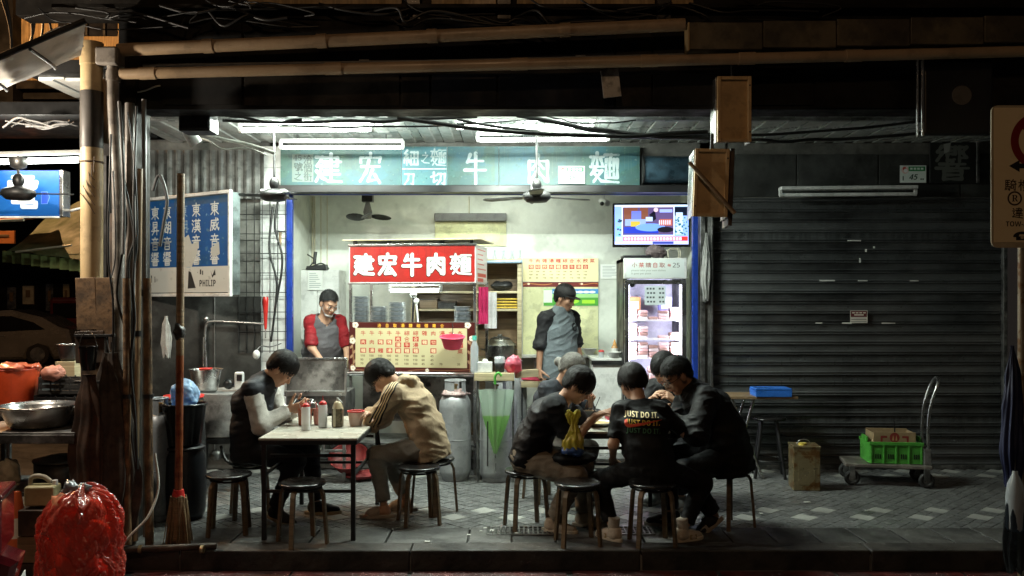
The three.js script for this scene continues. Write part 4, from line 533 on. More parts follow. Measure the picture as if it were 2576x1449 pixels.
single('lap_shade_bundle', mv(crumple(El(0.17, 0.055, 0.13, 0, 0, 0, 50), 0.03, 9, 4), 0.46, 0.575, -0.5), mk([0.008, 0.008, 0.009], 0.9, 0, { phys: { specularIntensity: 0.3 } }), 'added black bundle over the knees imitating shade on the thigh beneath the yellow bag', 'jacket');  // black lump added to stand in for the shaded thigh
{ const p = W(880, 1185, 8.5), b = thing('red_basin', 'red plastic basin leaning on the floor behind the bottle table', 'basin', [p.x, 0.02, p.z], 0.4); part('bowl', rot(L([[0, 0.004], [0.13, 0], [0.14, 0.02], [0.19, 0.12], [0.2, 0.124], [0.18, 0.115], [0.13, 0.014], [0, 0.012]], 34), 0.5, 0, 0.25).translate(0, 0.12, 0), mk([0.16, 0.014, 0.013], 0.6), b); part('cloth', mv(crumple(El(0.16, 0.05, 0.12, 0, 0, 0, 30), 0.04, 12, 8), 0.1, 0.035, 0.1), mk([0.22, 0.02, 0.02], 0.8), b); }
// takeaway bag on the knees
{ const b = thing('yellow_carrier_bag', 'yellow plastic carrier bag with blue bottom resting on the lap at the crowded table', 'bag', [0.45, 0.6, -0.42]);
  const yel = new THREE.MeshPhysicalMaterial({ color: new THREE.Color(0.62, 0.55, 0.07), roughness: 0.3, transmission: 0.3, thickness: 0, side: THREE.DoubleSide });
  part('bag_body', mv(gathered(0.2, [0.07, 0.078, 0.05, 0.02], 6, 0.22, 0.75, 3), 0, 0.15, 0), yel, b); part('blue_base', skinLite([[0, 0.04, 0, 0.084, 0.05, 0.066]], 0.025, 16), mk([0.03, 0.08, 0.25], 0.35), b);
  for (const q of [-1, 1]) part('handle', crumple(rot(mv(gathered(0.12, [0.016, 0.026, 0.03, 0.016], 4, 0.3, 0.45, q + 2), 0, 0.05, 0), 0, 0, q * -0.28).translate(q * 0.006, 0.235, 0), 0.006, 40, q), yel, b); }
function skinLite(balls, amp, f) { const g = balls.map(([x, y, z, a, b, c]) => crumple(El(a, b, c, x, y, z, 40), amp, f, x * 9 + y * 7)); return J(g); }
// ---------- noodle cart ----------
{
  const c = thing('noodle_cart', 'steel noodle cart with red sign on top and cream menu board in front', 'food cart', [-0.361, 0, -2.72], -0.14), w = 1.31, dp = 0.74;
  const sg = canvas(1310, 390, (x) => { x.fillStyle = '#8a1d18'; x.fillRect(0, 0, 1310, 390); blotch(x, 1310, 390, 40, ['#8f1512', '#b52420'], 30, 120, 0.3); [...'建宏牛肉麵'].forEach((g, i) => { const px = 38 + i * 254, s = 218; glyph(x, g, px - 2, 84, s, '#2a0606', g === '麵' ? 15 : 22, 0, 240); glyph(x, g, px, 80, s, '#bcc5c2', g === '麵' ? 11 : 17, 0, 240); }); blotch(x, 1310, 390, 160, ['#7c1a15', '#b9a49c', '#6a1512'], 2, 8, 0.4); x.globalAlpha = 0.2; for (let i = 0; i < 60; i++) { x.fillStyle = '#4a120f'; x.fillRect(rnd() * 1310, 0, rr(2, 6), rr(20, 160)); } x.globalAlpha = 1; });
  part('sign_box', B(w, 0.39, dp * 0.9, -w / 2, 2.105, -dp * 0.45, 0.004), M.white, c); part('sign_face', plate(w - 0.02, 0.36, -w / 2, 2.105, 0.003), print(sg, 0.35), c);
  const sd = canvas(256, 256, (x) => { x.fillStyle = '#c8c0ba'; x.fillRect(0, 0, 256, 256); x.fillStyle = '#b9423a'; for (let i = 0; i < 7; i++) x.fillRect(30, 20 + i * 34, i === 5 ? 200 : rr(120, 200), i > 4 ? 26 : 8); }); part('side_face', rot(plate(dp * 0.86, 0.37), 0, Math.PI / 2).translate(0.002, 2.105, -dp * 0.45), print(sd, 0.4), c);
  part('sign_trim', B(w + 0.02, 0.02, 0.02, -w / 2, 1.91, 0.004), M.steel, c); part('sign_trim', B(w + 0.02, 0.02, 0.02, -w / 2, 2.3, 0.004), M.steel, c);
  part('roof', B(w + 0.12, 0.012, dp + 0.05, -w / 2, 2.352, -dp / 2, 0.002), M.palewood, c);
  for (const x of [-0.05, -0.35, -0.9, -1.26]) part('roof_block', B(0.04, 0.035, 0.04, x, 2.328, -0.05), M.iron, c);
  for (const x of [-0.012, -w + 0.012]) for (const z of [-0.015, -dp + 0.015]) part('post', B(0.028, 1.95, 0.028, x, 0.965, z, 0.004), M.steel, c);
  part('counter', B(w + 0.02, 0.03, dp + 0.02, -w / 2, 1.0, -dp / 2, 0.006), M.steel, c); part('front_rail', C(0.024, 0.024, w + 0.06, -w / 2, 1.0, 0.035, 16, 'x'), M.chrome, c);
  part('shelf', B(w - 0.02, 0.02, dp - 0.06, -w / 2, 1.5, -dp / 2), M.steel, c); part('lower_panel', B(w - 0.06, 0.5, 0.01, -w / 2, 0.72, -0.36), M.steeldull, c); part('lower_shelf', B(w - 0.06, 0.02, dp - 0.1, -w / 2, 0.28, -dp / 2), M.steeldull, c);
  for (let k = 0; k < 4; k++) part('burner_knob', C(0.022, 0.026, 0.03, -0.35 - k * 0.22, 0.86, -0.33, 14, 'z'), M.black, c);
  const mb = canvas(1310, 505, (x) => {
    x.fillStyle = '#43100c'; x.fillRect(0, 0, 1310, 505); x.strokeStyle = '#8d6a4c'; x.lineWidth = 5; for (const s of [0, 1]) { const X = (q) => s ? 1310 - q : q; for (let k = 0; k < 3; k++) { x.beginPath(); x.moveTo(X(20 + k * 14), 505); x.bezierCurveTo(X(70), 420 - k * 60, X(10), 300 - k * 40, X(50), 200 - k * 30); x.stroke(); } for (let k = 0; k < 7; k++) { x.fillStyle = '#9c7d62'; x.beginPath(); x.ellipse(X(24 + (k % 2) * 34), 150 + k * 50, 12, 24, s ? -0.6 : 0.6, 0, 7); x.fill(); } }
    x.beginPath(); x.moveTo(620, 492); x.bezierCurveTo(800, 460, 900, 505, 1290, 470); x.stroke(); x.beginPath(); x.moveTo(60, 480); x.bezierCurveTo(200, 505, 300, 470, 420, 492); x.stroke();
    const flower = (a, b, r) => { for (let k = 0; k < 5; k++) { x.fillStyle = '#d9cfc2'; x.beginPath(); x.arc(a + Math.cos(k * 1.257) * r * 0.6, b + Math.sin(k * 1.257) * r * 0.6, r * 0.55, 0, 7); x.fill(); } x.fillStyle = '#a08a5c'; x.beginPath(); x.arc(a, b, r * 0.25, 0, 7); x.fill(); }; for (const [a, b, r] of [[66, 28, 30], [36, 190, 30], [1240, 26, 30], [1282, 160, 26], [820, 486, 18], [40, 470, 24]]) flower(a, b, r);
    x.fillStyle = '#bdb48e'; x.fillRect(66, 58, 1166, 400); x.fillStyle = '#e3b23a'; for (let i = 0; i < 9; i++) glyph(x, '洽自取湯請細個建合'[i], 300 + i * 82, 14, 38, '#e3b23a', 11);
    const red = '#a5322a', col = ['牛肉麵', '牛肉湯', '牛雜麵', '牛雜湯', '牛肉湯麵', '綜合牛麵', '綜合湯麵', '雜麵', '肉切麵', '湯', '水餃', '各式小菜'], rowY = { 1: [86], 2: [86, 178], 3: [86, 178, 264], 4: [86, 146, 206, 266] };
    col.forEach((s, i) => { const X = 120 + i * 92; [...s].forEach((g, k) => { const y = rowY[s.length][k], box = (i * 3 + k * 5) % 4 !== 0 && k > 0; if (box) { x.fillStyle = red; x.fillRect(X - 2, y - 2, 62, 50); glyph(x, g, X + 6, y + 3, 46, '#e5d9b0', 8, 0, 40); } else glyph(x, g, X, y, 56, red, 9, 0, 48); }); });
    x.fillStyle = '#5d4a34'; x.font = 'bold 30px sans-serif'; const pr = [['110', '150', '100', '100', '60', '150', '100', '60', '45', '', '', ''], ['90', '110', '110', '100', '90', '110', '110', '60', '45', '', '', ''], ['70', '100', '100', '85', '45', '100', '100', '45', '45', '70', '', '35']]; pr.forEach((r, j) => r.forEach((t, i) => x.fillText(t, 118 + i * 92, 352 + j * 40)));
    x.globalAlpha = 0.25; x.fillStyle = '#7d6a4a'; for (let i = 0; i < 50; i++) x.fillRect(66 + rnd() * 1166, 58 + rnd() * 400, rr(2, 20), rr(1, 4)); x.globalAlpha = 1;
  });
  const bd = part('menu_board', B(w - 0.01, 0.505, 0.014, -w / 2, 1.268, 0.012, 0.004), M.darkwood, c); part('menu_face', plate(w - 0.016, 0.5, -w / 2, 1.268, 0.0205), print(mb, 0.4), bd);
  // glass over the bowls
  part('glass_pane', B(w - 0.06, 0.36, 0.004, -w / 2, 1.715, -0.012, 0), M.glass, c);
}
// lamp inside the cart
tubeLamp('cart_lamp', 'short lit fluorescent tube under the red sign of the noodle cart', W(978, 731, 8.98), W(1110, 730, 8.95), 90, { bw: 0.04 });
// plates stacked behind the cart glass
{
  const pg = L([[0, 0.002], [0.05, 0], [0.054, 0.004], [0.086, 0.016], [0.086, 0.019], [0.05, 0.007], [0, 0.006]], 26), mats = [mk([0.42, 0.46, 0.5], 0.25, 0, { map: 'grime', size: 0.2 }), mk([0.34, 0.36, 0.36], 0.3, 0, { map: 'grime', size: 0.2 })];
  for (const [u, n, d, lb] of [[909, 18, 8.98, 'tallest stack next to the cart post'], [954, 11, 8.95, 'lowest stack behind the cart glass'], [999, 14, 8.92, 'middle stack beside the ladles'], [1163, 11, 8.86, 'stack alone at the street end of the cart']]) for (let k = 0; k < n; k++) { const p = W(u, 800, d); const o = single('stacked_plate', pg, mats[k % 3 === 1 ? 1 : 0], 'blue grey plate in the ' + lb, 'plate', 'plates stacked in the noodle cart, ' + lb); o.position.set(p.x + rr(-0.002, 0.002), 1.511 + k * 0.0148, p.z); }
  const l = thing('ladle', 'steel ladle with dark handle standing behind the cart glass', 'ladle', W(1038, 800, 8.9)); l.position.y = 1.511; part('handle', K([0, 0, 0], [0.01, 0.26, 0], 0.01, 0.014), M.black, l); part('scoop', El(0.035, 0.03, 0.03, 0.01, 0.28, 0), M.steel, l);
  const j = thing('ladle', 'pale ladle leaning beside the dark handled ladle', 'ladle', W(1052, 800, 8.9)); j.position.y = 1.511; part('handle', K([0, 0, 0], [-0.02, 0.2, 0], 0.008, 0.012), M.white, j); part('scoop', El(0.03, 0.03, 0.026, -0.02, 0.22, 0), M.white, j);
}
{ const p = W(1138, 862, 8.58), b = thing('pink_basket', 'pink plastic basket hanging on the menu board', 'basket', p); part('basket', L([[0, -0.075], [0.075, -0.075], [0.085, -0.06], [0.115, 0.06], [0.122, 0.068], [0.118, 0.072], [0.11, 0.06], [0.078, -0.064], [0, -0.068]], 34), new THREE.MeshPhysicalMaterial({ color: new THREE.Color(0.72, 0.08, 0.15), roughness: 0.3, transmission: 0.2, thickness: 0, side: THREE.DoubleSide }), b); part('rim', fin(mv(new THREE.TorusGeometry(0.12, 0.008, 8, 36).rotateX(Math.PI / 2), 0, 0.07, 0)), M.pink, b); part('hook', K([0, 0.07, -0.1], [0, 0.2, -0.13], 0.004), M.steel, b); b.rotation.x = 0.25; b.scale.set(1, 0.85, 0.7); }
{ const mk1 = (label, u, v0, v1, wd, m, d, sd) => { const a = W(u, v0, d), b = W(u, v1, d), h = a.y - b.y, pts = []; for (let i = 0; i <= 14; i++) { const t = i / 14; pts.push([(t - 0.5) * wd, Math.sin(t * 15 + sd) * 0.014]); } const g = Ex([...pts, ...pts.slice().reverse().map(([x, y]) => [x, y + 0.006])], h, 0); rot(g, Math.PI / 2); const o = single('hanging_towel', crumple(g, 0.006, 14, sd), m, label, 'towel'); o.position.copy(a); };
  mk1('magenta towel hanging at the side of the noodle cart', 1216, 722, 815, 0.1, clothMat([0.5, 0.03, 0.12]), 8.95, 1); mk1('white towel hanging behind the magenta towel by the cart', 1234, 735, 826, 0.13, clothMat([0.7, 0.7, 0.7]), 9.1, 4); }
// ---------- noodle boiler with raised lid ----------
{
  const a = W(720, 985, 8.35), s = thing('noodle_boiler', 'dark steel boiling box with raised splash lid below the cook', 'cooker', [a.x, 0, a.z]), w = 0.57;
  part('splash_lid', bar([w / 2, 0.87, 0.02], [w / 2, 1.175, -0.03], w, 0.014, 0.004), M.steeldull, s); part('lid_rim', B(w + 0.02, 0.02, 0.03, w / 2, 1.18, -0.03), M.steel, s); for (const x of [0, w]) part('lid_edge', bar([x, 0.87, 0.025], [x, 1.175, -0.025], 0.02, 0.03), M.steel, s);
  part('tank', B(w, 0.2, 0.5, w / 2, 0.76, -0.25, 0.008), M.steeldull, s); part('front_lip', B(w + 0.02, 0.05, 0.03, w / 2, 0.855, 0.03), M.steel, s); for (const x of [0.02, w - 0.02]) for (const z of [-0.02, -0.48]) part('leg', B(0.03, 0.68, 0.03, x, 0.34, z), M.steeldull, s); part('lower_rail', B(w, 0.025, 0.025, w / 2, 0.3, -0.02), M.steeldull, s); part('gas_pipe', Tb([[0.05, 0.7, 0.06], [0.15, 0.76, 0.08], [0.3, 0.76, 0.08], [0.36, 0.68, 0.06], [0.36, 0.3, 0.02]], 0.012), M.steel, s);
  part('burner', L([[0.05, 0.5], [0.14, 0.52], [0.16, 0.56], [0.1, 0.6]], 24, w / 2, 0, -0.25), M.iron, s);
}
// ---------- gas cylinders ----------
{
  const prof = [[0, 0.03], [0.12, 0.02], [0.15, 0.06], [0.155, 0.1], [0.155, 0.7], [0.15, 0.76], [0.12, 0.82], [0.06, 0.85], [0, 0.855]];
  function gas(label, at, r = 1, m = M.gas) { const s = thing('gas_cylinder', label, 'gas cylinder', at, rr(0, 3), 'gas cylinders by the cart'); part('shell', L(prof.map(([a, b]) => [a * r, b]), 32), m, s); part('foot_ring', L([[0.12 * r, 0], [0.125 * r, 0], [0.14 * r, 0.05], [0.132 * r, 0.05], [0.12 * r, 0]], 30), m, s); const n = 30; for (const q of [0, 1, 2]) part('guard', fin(mv(new THREE.CylinderGeometry(0.1 * r, 0.105 * r, 0.12, 14, 1, true, q * 2.094, 1.35), 0, 0.9, 0)), m, s); part('guard_ring', fin(mv(new THREE.TorusGeometry(0.1 * r, 0.008, 6, 28).rotateX(Math.PI / 2), 0, 0.962, 0)), m, s); part('valve', J(C(0.018, 0.022, 0.06, 0, 0.88, 0, 12), C(0.03, 0.03, 0.015, 0, 0.92, 0, 12)), M.tin, s); part('weld_seam', fin(mv(new THREE.TorusGeometry(0.1555 * r, 0.003, 5, 36).rotateX(Math.PI / 2), 0, 0.4, 0)), m, s); return s; }
  const p1 = W(1145, 1000, 8.5), p2 = W(1247, 1000, 8.45), p3 = W(1262, 1000, 8.82), p4 = W(1275, 1000, 9.25), p5 = W(1290, 1000, 9.62);
  gas('grey gas cylinder with a cloth and bag on its shoulder under the cart', [p1.x, 0, p1.z]); gas('grey gas cylinder with the clear and green umbrella hung before it', [p2.x, 0, p2.z]);
  gas('grey gas cylinder directly behind the umbrella cylinder, first of the row', [p3.x, 0, p3.z]); gas('grey gas cylinder second in the row behind the umbrella cylinder', [p4.x, 0.11, p4.z]); gas('grey gas cylinder last in the row behind the umbrella cylinder', [p5.x, 0.11, p5.z]);
  gas('slim pale gas cylinder beside the black barrel at the corner post', W(400, 1000, 6.95).setY(0), 0.68, mk([0.3, 0.33, 0.36], 0.4, 0.2));
  single('cylinder_cloth', mv(crumple(El(0.14, 0.04, 0.14, 0, 0, 0, 26), 0.05, 18, 3), p1.x, 0.835, p1.z), mk([0.6, 0.42, 0.4], 0.5, 0, { map: 'heavy', size: 0.15 }), 'crumpled pale red and white bag draped on the gas cylinder', 'bag');
  const uG = new THREE.MeshPhysicalMaterial({ color: 0xd4e4d8, roughness: 0.2, transmission: 0.6, thickness: 0, side: THREE.DoubleSide }), uH = new THREE.MeshPhysicalMaterial({ color: new THREE.Color(0.5, 0.78, 0.36), roughness: 0.3, transmission: 0.75, thickness: 0, side: THREE.DoubleSide });
  const u = thing('umbrella', 'folded clear umbrella with green lower part hung at the gas cylinder', 'umbrella', [p2.x, 0, p2.z + 0.24]);
  const cone = (y0, r0, y1, r1) => { const P = []; const g = new THREE.CylinderGeometry(r1, r0, y1 - y0, 64, 8, true).translate(0, (y0 + y1) / 2, 0), p = g.attributes.position; for (let i = 0; i < p.count; i++) { const a = Math.atan2(p.getZ(i), p.getX(i)), q = 1 + 0.16 * Math.sin(a * 8) + 0.08 * Math.sin(a * 5 + 1); p.setX(i, p.getX(i) * q); p.setZ(i, p.getZ(i) * q * 0.55); } g.computeVertexNormals(); return fin(g); };
  part('clear_panel', cone(0.66, 0.115, 0.9, 0.15), uG, u); part('green_panel', cone(0.3, 0.012, 0.66, 0.115), uH, u); part('shaft', K([0, 0.12, 0], [0, 0.98, 0], 0.008), M.steel, u); part('handle', Tb([[0, 0.95, 0], [0, 1.03, 0], [0.03, 1.06, 0], [0.06, 1.03, 0]], 0.012), M.greenp, u); part('strap', B(0.012, 0.42, 0.004, -0.07, 0.4, 0.04), M.black, u);
  const sh = thing('plank_shelf', 'small shelf of two pale planks resting on the gas cylinder', 'shelf', [p2.x, 0.975, p2.z]); part('plank', B(0.38, 0.075, 0.16, -0.01, 0.04, 0.1, 0.004), M.palewood, sh); part('plank', rot(B(0.26, 0.075, 0.03, 0, 0, 0, 0.004), 0, 0.6).translate(0.3, 0.06, 0.02), M.palewood, sh); part('prop', K([-0.17, 0, 0.1], [-0.17, -0.965, 0.1], 0.01), M.steeldull, sh); part('prop', K([0.17, 0, 0.12], [0.17, -0.965, 0.12], 0.01), M.steeldull, sh);
  const on = (x) => [p2.x + x, 1.053, p2.z + 0.1];
  { const b = thing('tissue_box', 'white tissue box on the plank shelf', 'box', on(-0.1)); part('box', B(0.14, 0.1, 0.1, 0, 0.05, 0, 0.008, 2), M.white, b); part('tissue', crumple(El(0.03, 0.025, 0.03, 0, 0.11, 0), 0.02, 40), M.paper, b); }
  { const b = thing('dark_cup', 'dark cup with pale lid on the plank shelf', 'cup', on(0.04)); part('cup', L([[0, 0], [0.042, 0], [0.05, 0.09], [0, 0.09]], 22), M.iron, b); part('lid', L([[0.05, 0.09], [0.05, 0.15], [0, 0.155]], 22), M.clearbag, b); }
  { const b = thing('pink_bag', 'round pink plastic bag on the plank shelf', 'bag', on(0.17)); part('bag', mv(crumple(El(0.085, 0.09, 0.075, 0, 0, 0, 30), 0.04, 16, 2), 0, 0.085, 0), new THREE.MeshPhysicalMaterial({ color: new THREE.Color(0.8, 0.2, 0.28), roughness: 0.3, transmission: 0.45, thickness: 0, side: THREE.DoubleSide }), b); }
  { const b = thing('water_bottle', 'clear bottle with turquoise cap at the corner of the cart', 'bottle', [p2.x - 0.2, 1.053, p2.z + 0.12]); part('bottle', L([[0, 0.002], [0.035, 0], [0.038, 0.02], [0.038, 0.24], [0.02, 0.29], [0.016, 0.31]], 22), M.clearbag, b); part('cap', C(0.022, 0.022, 0.04, 0, 0.33, 0, 16), mk([0.1, 0.5, 0.4], 0.4), b); }
}
// ---------- inside the shop ----------
{
  const s = thing('shelf_unit', 'wooden shelf unit on the back wall behind the cart', 'shelf', [-0.5, 0.11, -4.0]);
  part('back_panel', B(1.22, 2.05, 0.015, 0, 1.03, -0.18), M.wood, s); for (const [y, t] of [[0.96, 0.04], [1.52, 0.025], [1.72, 0.025], [2.08, 0.025]]) part('shelf_board', B(1.2, t, 0.36, 0, y, 0), M.palewood, s); for (const x of [-0.61, 0.585]) part('upright', B(0.05, 2.1, 0.37, x, 1.05, 0), M.palewood, s); part('divider', B(0.02, 0.9, 0.34, 0.1, 1.5, 0), M.palewood, s); part('front_panel', B(1.16, 0.9, 0.014, 0, 0.48, 0.15), M.wood, s);
  const put = (u, y, z = -3.95) => V((u - CU) / FOCAL * (6 - z), y, z);
  { const p = thing('steamer_pot', 'large aluminium steamer pot with domed lid on the wooden shelf', 'pot', put(1258, 1.09, -3.86)); part('pot', L([[0, 0.002], [0.15, 0], [0.165, 0.02], [0.178, 0.14], [0.184, 0.145], [0.17, 0.145], [0.155, 0.02]], 34), M.steel, p); part('lid', L([[0.182, 0.147], [0.14, 0.19], [0.12, 0.2], [0.11, 0.225], [0.05, 0.24], [0, 0.245]], 34), M.steel, p); part('knob', L([[0, 0.24], [0.03, 0.245], [0.03, 0.262], [0, 0.268]], 14), M.steeldull, p); for (const q of [-1, 1]) part('handle', Tb([[q * 0.175, 0.09, -0.03], [q * 0.215, 0.1, 0], [q * 0.175, 0.09, 0.03]], 0.007), M.steeldull, p); }
  { const p = thing('yellow_crate', 'yellow plastic basket on the wooden shelf', 'crate', put(1276, 1.643)); for (let k = 0; k < 4; k++) part('side_slat', B(0.24, 0.018, 0.2, 0, 0.015 + k * 0.032, 0, 0.003), mk([0.62, 0.42, 0.05], 0.5), p); }
  single('black_bag', mv(crumple(El(0.13, 0.06, 0.1, 0, 0, 0, 26), 0.04, 14, 5), put(1262, 0, -3.95).x, 1.905, -3.95), M.black, 'crumpled black bag on the upper wooden shelf', 'bag'); single('dark_bag', mv(crumple(El(0.1, 0.05, 0.1, 0, 0, 0, 26), 0.04, 14, 9), put(1245, 0).x, 1.69, -3.95), M.rubber, 'dark bundle beside the yellow basket', 'bundle');
  for (let k = 0; k < 4; k++) { const o = single('takeaway_tub', L([[0, 0], [0.045, 0], [0.055, 0.1], [0.058, 0.104], [0, 0.106]], 20), M.clearbag, 'clear takeaway tub in the row on top of the wooden shelf', 'tub', 'takeaway tubs on top of the shelf'); o.position.copy(put(1234 + k * 22, 2.205)); }
  single('blue_sheet', mv(crumple(B(0.42, 0.03, 0.12, 0, 0, 0, 0.01, 2), 0.03, 15), put(1266, 0, -3.83).x, 2.17, -3.84), mk([0.35, 0.5, 0.66], 0.3), 'pale blue plastic wrap along the top of the wooden shelf', 'plastic wrap');
  for (const [u, y, h, lb] of [[1080, 1.643, 0.1, 'brown carton on the shelf seen through the cart window'], [1125, 1.643, 0.07, 'dark tray on the shelf seen through the cart window']]) { const b = thing('storage_box', lb, 'box', put(u, y)); part('box', B(0.2, h, 0.2, 0, h / 2, 0, 0.006), u < 1100 ? M.wood : M.iron, b); part('lid', B(0.21, 0.015, 0.21, 0, h + 0.008, 0), M.darkwood, b); }
}
{ // menu sheet, panel and poster on the back wall
  const d = 10.19, a = W(1315, 650, d), b = W(1505, 895, d), w = b.x - a.x, z = CAMZ - d;
  const pn = thing('wall_panel', 'pale yellow panel with dark red floral border on the back wall', 'panel', [(a.x + b.x) / 2, (a.y + b.y) / 2, z]), h = a.y - b.y; part('board', B(w, h, 0.012, 0, 0, 0, 0.003), mk([0.82, 0.82, 0.5], 0.3), pn);
  const bd = canvas(512, 48, (x) => { x.fillStyle = '#6d1f18'; x.fillRect(0, 0, 512, 48); x.strokeStyle = '#d0894c'; x.lineWidth = 5; x.beginPath(); x.moveTo(0, 30); x.bezierCurveTo(60, 0, 100, 48, 200, 20); x.stroke(); x.beginPath(); x.moveTo(380, 20); x.bezierCurveTo(420, 46, 470, 0, 512, 24); x.stroke(); x.fillStyle = '#efd9c0'; for (const q of [250, 400, 40]) { x.beginPath(); x.arc(q, 22, 9, 0, 7); x.fill(); } }); part('border', plate(w, 0.065, 0, h / 2 - 0.3, 0.0075), print(bd, 0.4), pn);
  const mn = canvas(512, 160, (x) => { x.fillStyle = '#e6dcae'; x.fillRect(0, 0, 512, 160); const cs = '牛肉雜湯麵綜合水餃菜', rd = '#b8402e'; for (let i = 0; i < 10; i++) { glyph(x, cs[i], 40 + i * 46, 4, 32, rd, 10, 0, 26); if (i < 9) { x.fillStyle = rd; x.fillRect(40 + i * 46, 44, 34, 30); glyph(x, cs[(i * 3 + 2) % 10], 44 + i * 46, 47, 26, '#efe2b8', 9, 0, 24); } x.fillStyle = '#86704a'; x.font = 'bold 15px sans-serif'; for (let k = 0; k < 3; k++) if (i < 9) x.fillText(['110', '100', '60', '45'][(i + k) % 4], 42 + i * 46, 96 + k * 22); } });
  const ms = thing('menu_sheet', 'cream menu sheet with red characters at the top of the wall panel', 'menu', [(a.x + b.x) / 2, a.y - 0.135, z + 0.012]); part('sheet', B(w + 0.01, 0.28, 0.004, 0, 0, 0, 0.001), M.paper, ms); part('printed_face', plate(w, 0.27, 0, 0, 0.0026), print(mn, 0.5), ms);
  const po = canvas(384, 120, (x) => { x.fillStyle = '#9fd08a'; x.fillRect(0, 0, 384, 120); x.fillStyle = '#3f88c8'; x.fillRect(60, 0, 324, 34); x.fillStyle = '#e8f2ee'; for (let i = 0; i < 7; i++) { x.beginPath(); x.ellipse(90 + i * 42, 22, 24, 9, 0, 0, 7); x.fill(); } x.fillStyle = '#4d9c3a'; x.fillRect(0, 62, 384, 58); x.fillStyle = '#9fd33a'; x.beginPath(); x.ellipse(190, 88, 60, 18, 0, 0, 7); x.fill(); x.fillRect(270, 78, 90, 26); x.fillStyle = '#dff0dc'; x.fillRect(0, 8, 60, 90); }); const pp = W(1436, 748, d); const ps = thing('green_poster', 'green and blue landscape poster on the yellow wall panel', 'poster', [pp.x, pp.y, z + 0.012]); part('sheet', B(0.64, 0.2, 0.003, 0, 0, 0, 0.001), M.paper, ps); part('printed_face', plate(0.635, 0.195, 0, 0, 0.0022), print(po, 0.4), ps);
  const bl = W(1184, 578, d), bs = thing('wall_screen', 'pale yellow sheet hanging below a grey casing high on the back wall', 'blind', [bl.x, bl.y, z]); part('casing', B(0.83, 0.09, 0.1, 0, 0.14, 0.04, 0.006), M.cablegrey, bs); part('sheet', B(0.83, 0.28, 0.008, 0, -0.05, 0.004), mk([0.82, 0.83, 0.5], 0.35), bs);
  const nt = (label, u, v, w2, h2, dd, m) => { const p = W(u, v, dd), c = canvas(96, 96, (x) => { x.fillStyle = '#d9dcd8'; x.fillRect(0, 0, 96, 96); x.fillStyle = '#8a9094'; for (let i = 0; i < 8; i++) x.fillRect(10, 12 + i * 10, rr(40, 76), 3); }); const s = thing('wall_notice', label, 'notice', p); part('sheet', B(w2, h2, 0.003, 0, 0, 0, 0.001), M.paper, s); part('printed_face', plate(w2 - 0.004, h2 - 0.004, 0, 0, 0.0022), print(c, 0.7), s); };
  nt('blue grey notice with a small house mark beside the fridge', 1535, 683, 0.23, 0.17, 10.19); nt('small paper notice stuck on the white cabinet', 793, 705, 0.17, 0.22, 9.77);
}
{ // white wall cabinet at the pier side
  const p = W(805, 770, 9.9), s = thing('wall_cabinet', 'white wall cabinet with clutter on top beside the cook', 'cabinet', [p.x, 1.28, -3.98]); part('carcass', B(0.48, 0.8, 0.36, 0, 0.4, 0, 0.006), M.white, s); part('door', B(0.23, 0.76, 0.014, -0.118, 0.4, 0.19, 0.004), M.white, s); part('door', B(0.23, 0.76, 0.014, 0.118, 0.4, 0.19, 0.004), M.white, s);
  const b = thing('desk_telephone', 'black telephone on top of the white wall cabinet', 'telephone', [p.x - 0.02, 2.085, -3.92]); part('base', Ex([[-0.11, 0], [0.11, 0], [0.1, 0.05], [-0.1, 0.03]], 0.14, 0.006), M.black, b); part('handset', Tb([[-0.03, 0.06, 0.07], [-0.03, 0.1, 0.07], [-0.02, 0.2, 0.06]], 0.02), M.black, b);
  single('tangled_wire', Tb([[p.x - 0.24, 2.3, -4.1], [p.x - 0.1, 2.2, -4.05], [p.x - 0.14, 2.12, -4.0], [p.x, 2.16, -4.0], [p.x + 0.08, 2.1, -4.0]], 0.008, 30, 6), M.cable, 'tangled black wire above the white wall cabinet', 'wire');
}
